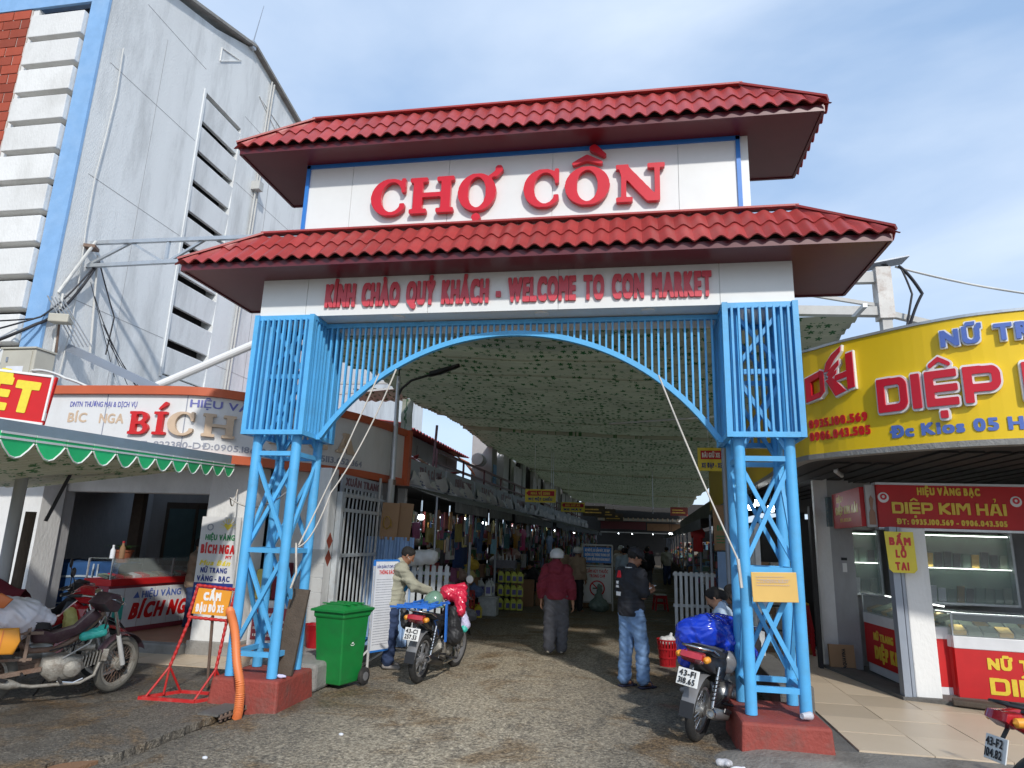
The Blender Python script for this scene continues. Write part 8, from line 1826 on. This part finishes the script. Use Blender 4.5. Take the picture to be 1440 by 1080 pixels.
# ================= STREET PROPS =================
# no parking stand
t = thing('barrier_sign', 'red framed folding stand with orange CẤM ĐẬU ĐỖ XE sign beside the left pedestal', 'sign stand', (-3.14, .04, .045), .05)
def chain(a, b_, rad=.014):
    a, b_ = Vector(a), Vector(b_); n = max(3, int((b_-a).length/.028)); return MB().path([a.lerp(b_, i/n) for i in range(n+1)], [rad*(1 if i % 2 else .72) for i in range(n+1)], 8)
for a, b_ in (((-.27, -.02, .80), (-.20, -.02, 1.13)), ((.19, -.02, .80), (.25, -.02, 1.13)), ((-.215, -.02, 1.13), (.26, -.02, 1.10)), ((-.27, -.02, .80), (.20, -.02, .78)), ((-.24, -.02, .80), (-.38, -.05, .30)), ((.18, -.02, .78), (.14, -.05, .30))): part('sign_frame', chain(a, b_, .019), 'frame_red', t)
for a, b_ in (((-.38, -.05, .30), (-.52, -.18, .02)), ((-.38, -.05, .30), (-.34, .14, .02)), ((.14, -.05, .30), (.02, -.18, .02)), ((.14, -.05, .30), (.20, .14, .02)), ((-.38, -.05, .30), (-.42, -.03, .02)), ((.14, -.05, .30), (.12, -.03, .02))): part('leg', MB().tube(a, b_, .012, n=8), 'frame_red', t)
for a, b_ in (((-.58, -.2, .015), (.04, -.2, .015)), ((.04, -.2, .015), (.26, .16, .015)), ((.26, .16, .015), (-.34, .16, .015)), ((-.34, .16, .015), (-.58, -.2, .015))): part('base_bar', MB().beam(a, b_, .03), 'frame_red', t)
part('back_strut', MB().tube((.0, 0, .82), (-.12, .28, .05), .016), 'rusty', t)
part('board', MB().add([(-.225, -.035, .84), (.165, -.035, .825), (.205, -.035, 1.085), (-.18, -.035, 1.105), (-.225, -.02, .84), (.165, -.02, .825), (.205, -.02, 1.085), (-.18, -.02, 1.105)], [(0,1,2,3),(7,6,5,4),(0,4,5,1),(1,5,6,2),(2,6,7,3),(3,7,4,0)]), 'sign_orange', t)
text('CẤM', (-.01, -.036, .985), .075, width=.20, style=('sans', .8, 5), material='white_paint', parent=t, depth=.004, align='c'); text('ĐẬU ĐỖ XE', (-.025, -.036, .865), .070, width=.32, style=('sans', .6, 4.5), material='white_paint', parent=t, depth=.004, align='c')
# orange ribbed hose
pts = []; ctl = [(-2.93, .02, .93), (-2.86, -.08, .92), (-2.70, -.22, .76), (-2.58, -.32, .50), (-2.50, -.34, .28), (-2.50, -.32, .08), (-2.52, -.30, -.02)]
C3 = [np.array(p) for p in ctl]; C3 = [2*C3[0]-C3[1]]+C3+[2*C3[-1]-C3[-2]]
for i in range(1, len(C3)-2):
    for j in range(22):
        u = j/22; a, b_, c, d = C3[i-1:i+3]; pts.append(tuple(.5*((2*b_)+(-a+c)*u+(2*a-5*b_+4*c-d)*u*u+(-a+3*b_-3*c+d)*u**3)))
tag(part('ribbed_hose', MB().path(pts, [.040+(.006 if i % 2 else -.003) for i in range(len(pts))], 16), 'hose_orange', None, sm=80), 'orange corrugated hose curving from the left tower to the drain', 'hose')
tag(part('loose_pole', MB().path([(-3.4, .5, .06), (-2.9, .45, .14), (-2.5, .5, .32)], .018, 8), 'rusty', None), 'rusty bent rod lying by the left pedestal', 'rod')
# wheelie bin
t = thing('wheelie_bin', 'green wheeled rubbish bin with white emblem beside left tower', 'bin', (-2.18, 1.25, .0), -.25)
def ring(w_, d, z, y=0): return [(-w_/2, -d/2+y, z), (w_/2, -d/2+y, z), (w_/2, d/2+y, z), (-w_/2, d/2+y, z)]
mb = MB(); L5 = [ring(.34, .38, .04, .02), ring(.36, .40, .10, .02), ring(.42, .50, .78, 0), ring(.45, .54, .80, 0), ring(.45, .54, .87, 0)]
mb.add(sum(L5, []), [(3, 2, 1, 0)]+[(l*4+i, l*4+(i+1)%4, (l+1)*4+(i+1)%4, (l+1)*4+i) for l in range(4) for i in range(4)]+[(16, 17, 18, 19)]); part('bin_body', mb, 'bin_green', t, bev=.02)
mb = MB(); mb.grid(lambda u, v: (-.25+.50*u, -.30+.60*v, .885+.055*(1-(2*u-1)**4)*(1-(2*v-1)**4)), 14, 14); mb.add([(-.25, -.30, .86), (.25, -.30, .86), (.25, .30, .86), (-.25, .30, .86), (-.25, -.30, .885), (.25, -.30, .885), (.25, .30, .885), (-.25, .30, .885)], [(0,3,2,1),(0,1,5,4),(1,2,6,5),(2,3,7,6),(3,0,4,7)]); part('lid', mb, 'bin_green', t, sm=40)
for i in range(3): part('lid_rib', MB().box(-.2, .2, -.16+.14*i, -.12+.14*i, .935, .948), 'bin_green', t, bev=.004)
part('handle', MB().path([(-.19, .28, .82), (-.19, .36, .86), (.19, .36, .86), (.19, .28, .82)], .016, 8), 'bin_green', t)
for s_ in (-1, 1):
    W = part('bin_wheel', MB().lathe([(0, -.025), (.085, -.025), (.10, -.015), (.10, .015), (.085, .025), (0, .025)], ax='x', n=24), 'tyre', t, loc=(s_*.235, .20, .10), sm=50); part('hub', MB().lathe([(0, -.032), (.05, -.03), (.05, .03), (0, .032)], ax='x', n=18), 'helmet_grey', W)
part('axle', MB().tube((-.22, .20, .10), (.22, .20, .10), .012), 'steel_grey', t)
for (z, r_) in ((.52, .055),): part('emblem', MB().lathe([(r_-.008, -.002), (r_, -.002), (r_, .002), (r_-.008, .002)], (.195, -.02, z), ax='x', n=24, close=True), 'white_paint', t)
part('emblem', MB().add([(.198, -.04, .49), (.198, 0, .49), (.198, -.02, .55), (.194, -.04, .49), (.194, 0, .49), (.194, -.02, .55)], [(0,1,2),(0,3,4,1),(1,4,5,2),(2,5,3,0)]), 'white_paint', t)
scribble((.187, -.07, .34), .10, .07, (0, 1, 0), (0, 0, 1), t, 'white_paint', 2, .4)
# community notice board
t = thing('notice_board', 'tall white notice board with blue edge and small print beside the green bin', 'sign', (-2.10, 1.98, 0), 1.12)
part('pole', MB().tube((0, 0, 0), (0, 0, 1.36), .018), 'white_dirty', t); part('board', MB().box(0, .44, -.012, .012, .28, 1.42), 'paper', t)
for a, b_ in (((0, 0, .27), (0, 0, 1.43)), ((.44, 0, .27), (.44, 0, 1.43)), ((0, 0, 1.43), (.44, 0, 1.43)), ((0, 0, .27), (.44, 0, .27))): part('edge', MB().beam(a, b_, .024, .03, up=(0, 1, 0)), 'trim_blue', t)
text('BẢN QUẢN LÝ CHỢ CỒN', (.04, -.013, 1.33), .035, width=.36, parent=t, material='navy', depth=.001, letters=False); text('THÔNG BÁO', (.08, -.013, 1.25), .05, width=.28, style=('sans', .8, 3), parent=t, material='sign_red', depth=.001, letters=False)
scribble((.04, -.0125, .34), .36, .86, (1, 0, 0), (0, 0, 1), t, 'sign_grey', 26, .22)
part('brace', MB().tube((0, 0, .30), (-.28, .10, .02), .014), 'white_dirty', t); part('brace', MB().tube((.44, 0, .30), (.1, .3, .02), .014), 'white_dirty', t); part('foot', MB().tube((-.30, .0, .02), (.05, 0, .02), .014), 'rusty', t)
t = thing('blue_basin', 'blue plastic basin on the kerb behind green bin', 'basin', (-2.35, 2.1, .30)); part('bowl', MB().lathe([(.10, 0), (.17, .11), (.19, .115), (.18, .10), (.10, .012), (0, .01)], n=24), 'bright_blue', t, sm=50)
t = thing('red_basin', 'dark red bucket inside the side doorway behind left tower', 'bucket', (-2.95, 2.2, .25)); part('bowl', MB().lathe([(0, 0), (.12, 0), (.17, .30), (.18, .30), (.17, .28), (.11, .015), (0, .015)], n=24), 'stool_red', t, sm=50)
t = thing('side_counter', 'white side counter with red lettered panel behind left tower', 'counter', (-4.15, 2.5, .17)); part('body', MB().box(0, .75, 0, .35, 0, .62), 'counter_white', t); part('panel', MB().box(.05, .7, -.01, -.001, .08, .52), 'maroon_trim', t); scribble((.08, -.011, .1), .58, .38, (1, 0, 0), (0, 0, 1), t, 'white_paint', 4, .35)
part('cloth', MB().box(.28, .46, .02, .30, .63, 1.15), 'maroon_cloth', t, bev=.02); part('cloth', MB().box(.02, .24, .02, .30, .63, 1.05), 'banner_yellow', t, bev=.02)
t = thing('plastic_cup', 'clear crushed plastic cup on the right red pedestal', 'cup', (2.80, -.12, .325), 0.5); part('cup', MB().lathe([(.022, -.045), (.033, .045), (.036, .045), (.025, -.045)], (0, 0, .02), ax='x', n=16, close=True), 'bag_clear', t, sm=50); part('lid', MB().lathe([(0, .045), (.037, .045), (.03, .06), (0, .065)], (0, 0, .02), ax='x', n=16), 'bag_clear', t, sm=50)
tag(link('foam_scrap', sdf_mesh([((-.03, 0, .03), (.04, .01, .03), .035, .03)], .008, .02, wr=(.005, 60)), 'paper', None, (2.12, -.75, .01)), 'white foam scrap on the wet ground below the right pedestal', 'litter')
tag(link('napkin', sdf_mesh([((-.03, 0, .01), (.03, .01, .01), .02, .015)], .006, .02, wr=(.005, 60)), 'lavender', None, (-2.26, .02, .31)), 'crumpled lavender tissue on the left pedestal', 'litter')
# yellow jerry etc on the step left
t = thing('stone_block', 'grey stone step block behind left pedestal', 'block', (-2.55, 1.05, 0)); part('block', MB().box(-.35, .3, -.25, .35, 0, .30), 'concrete', t, bev=.04)
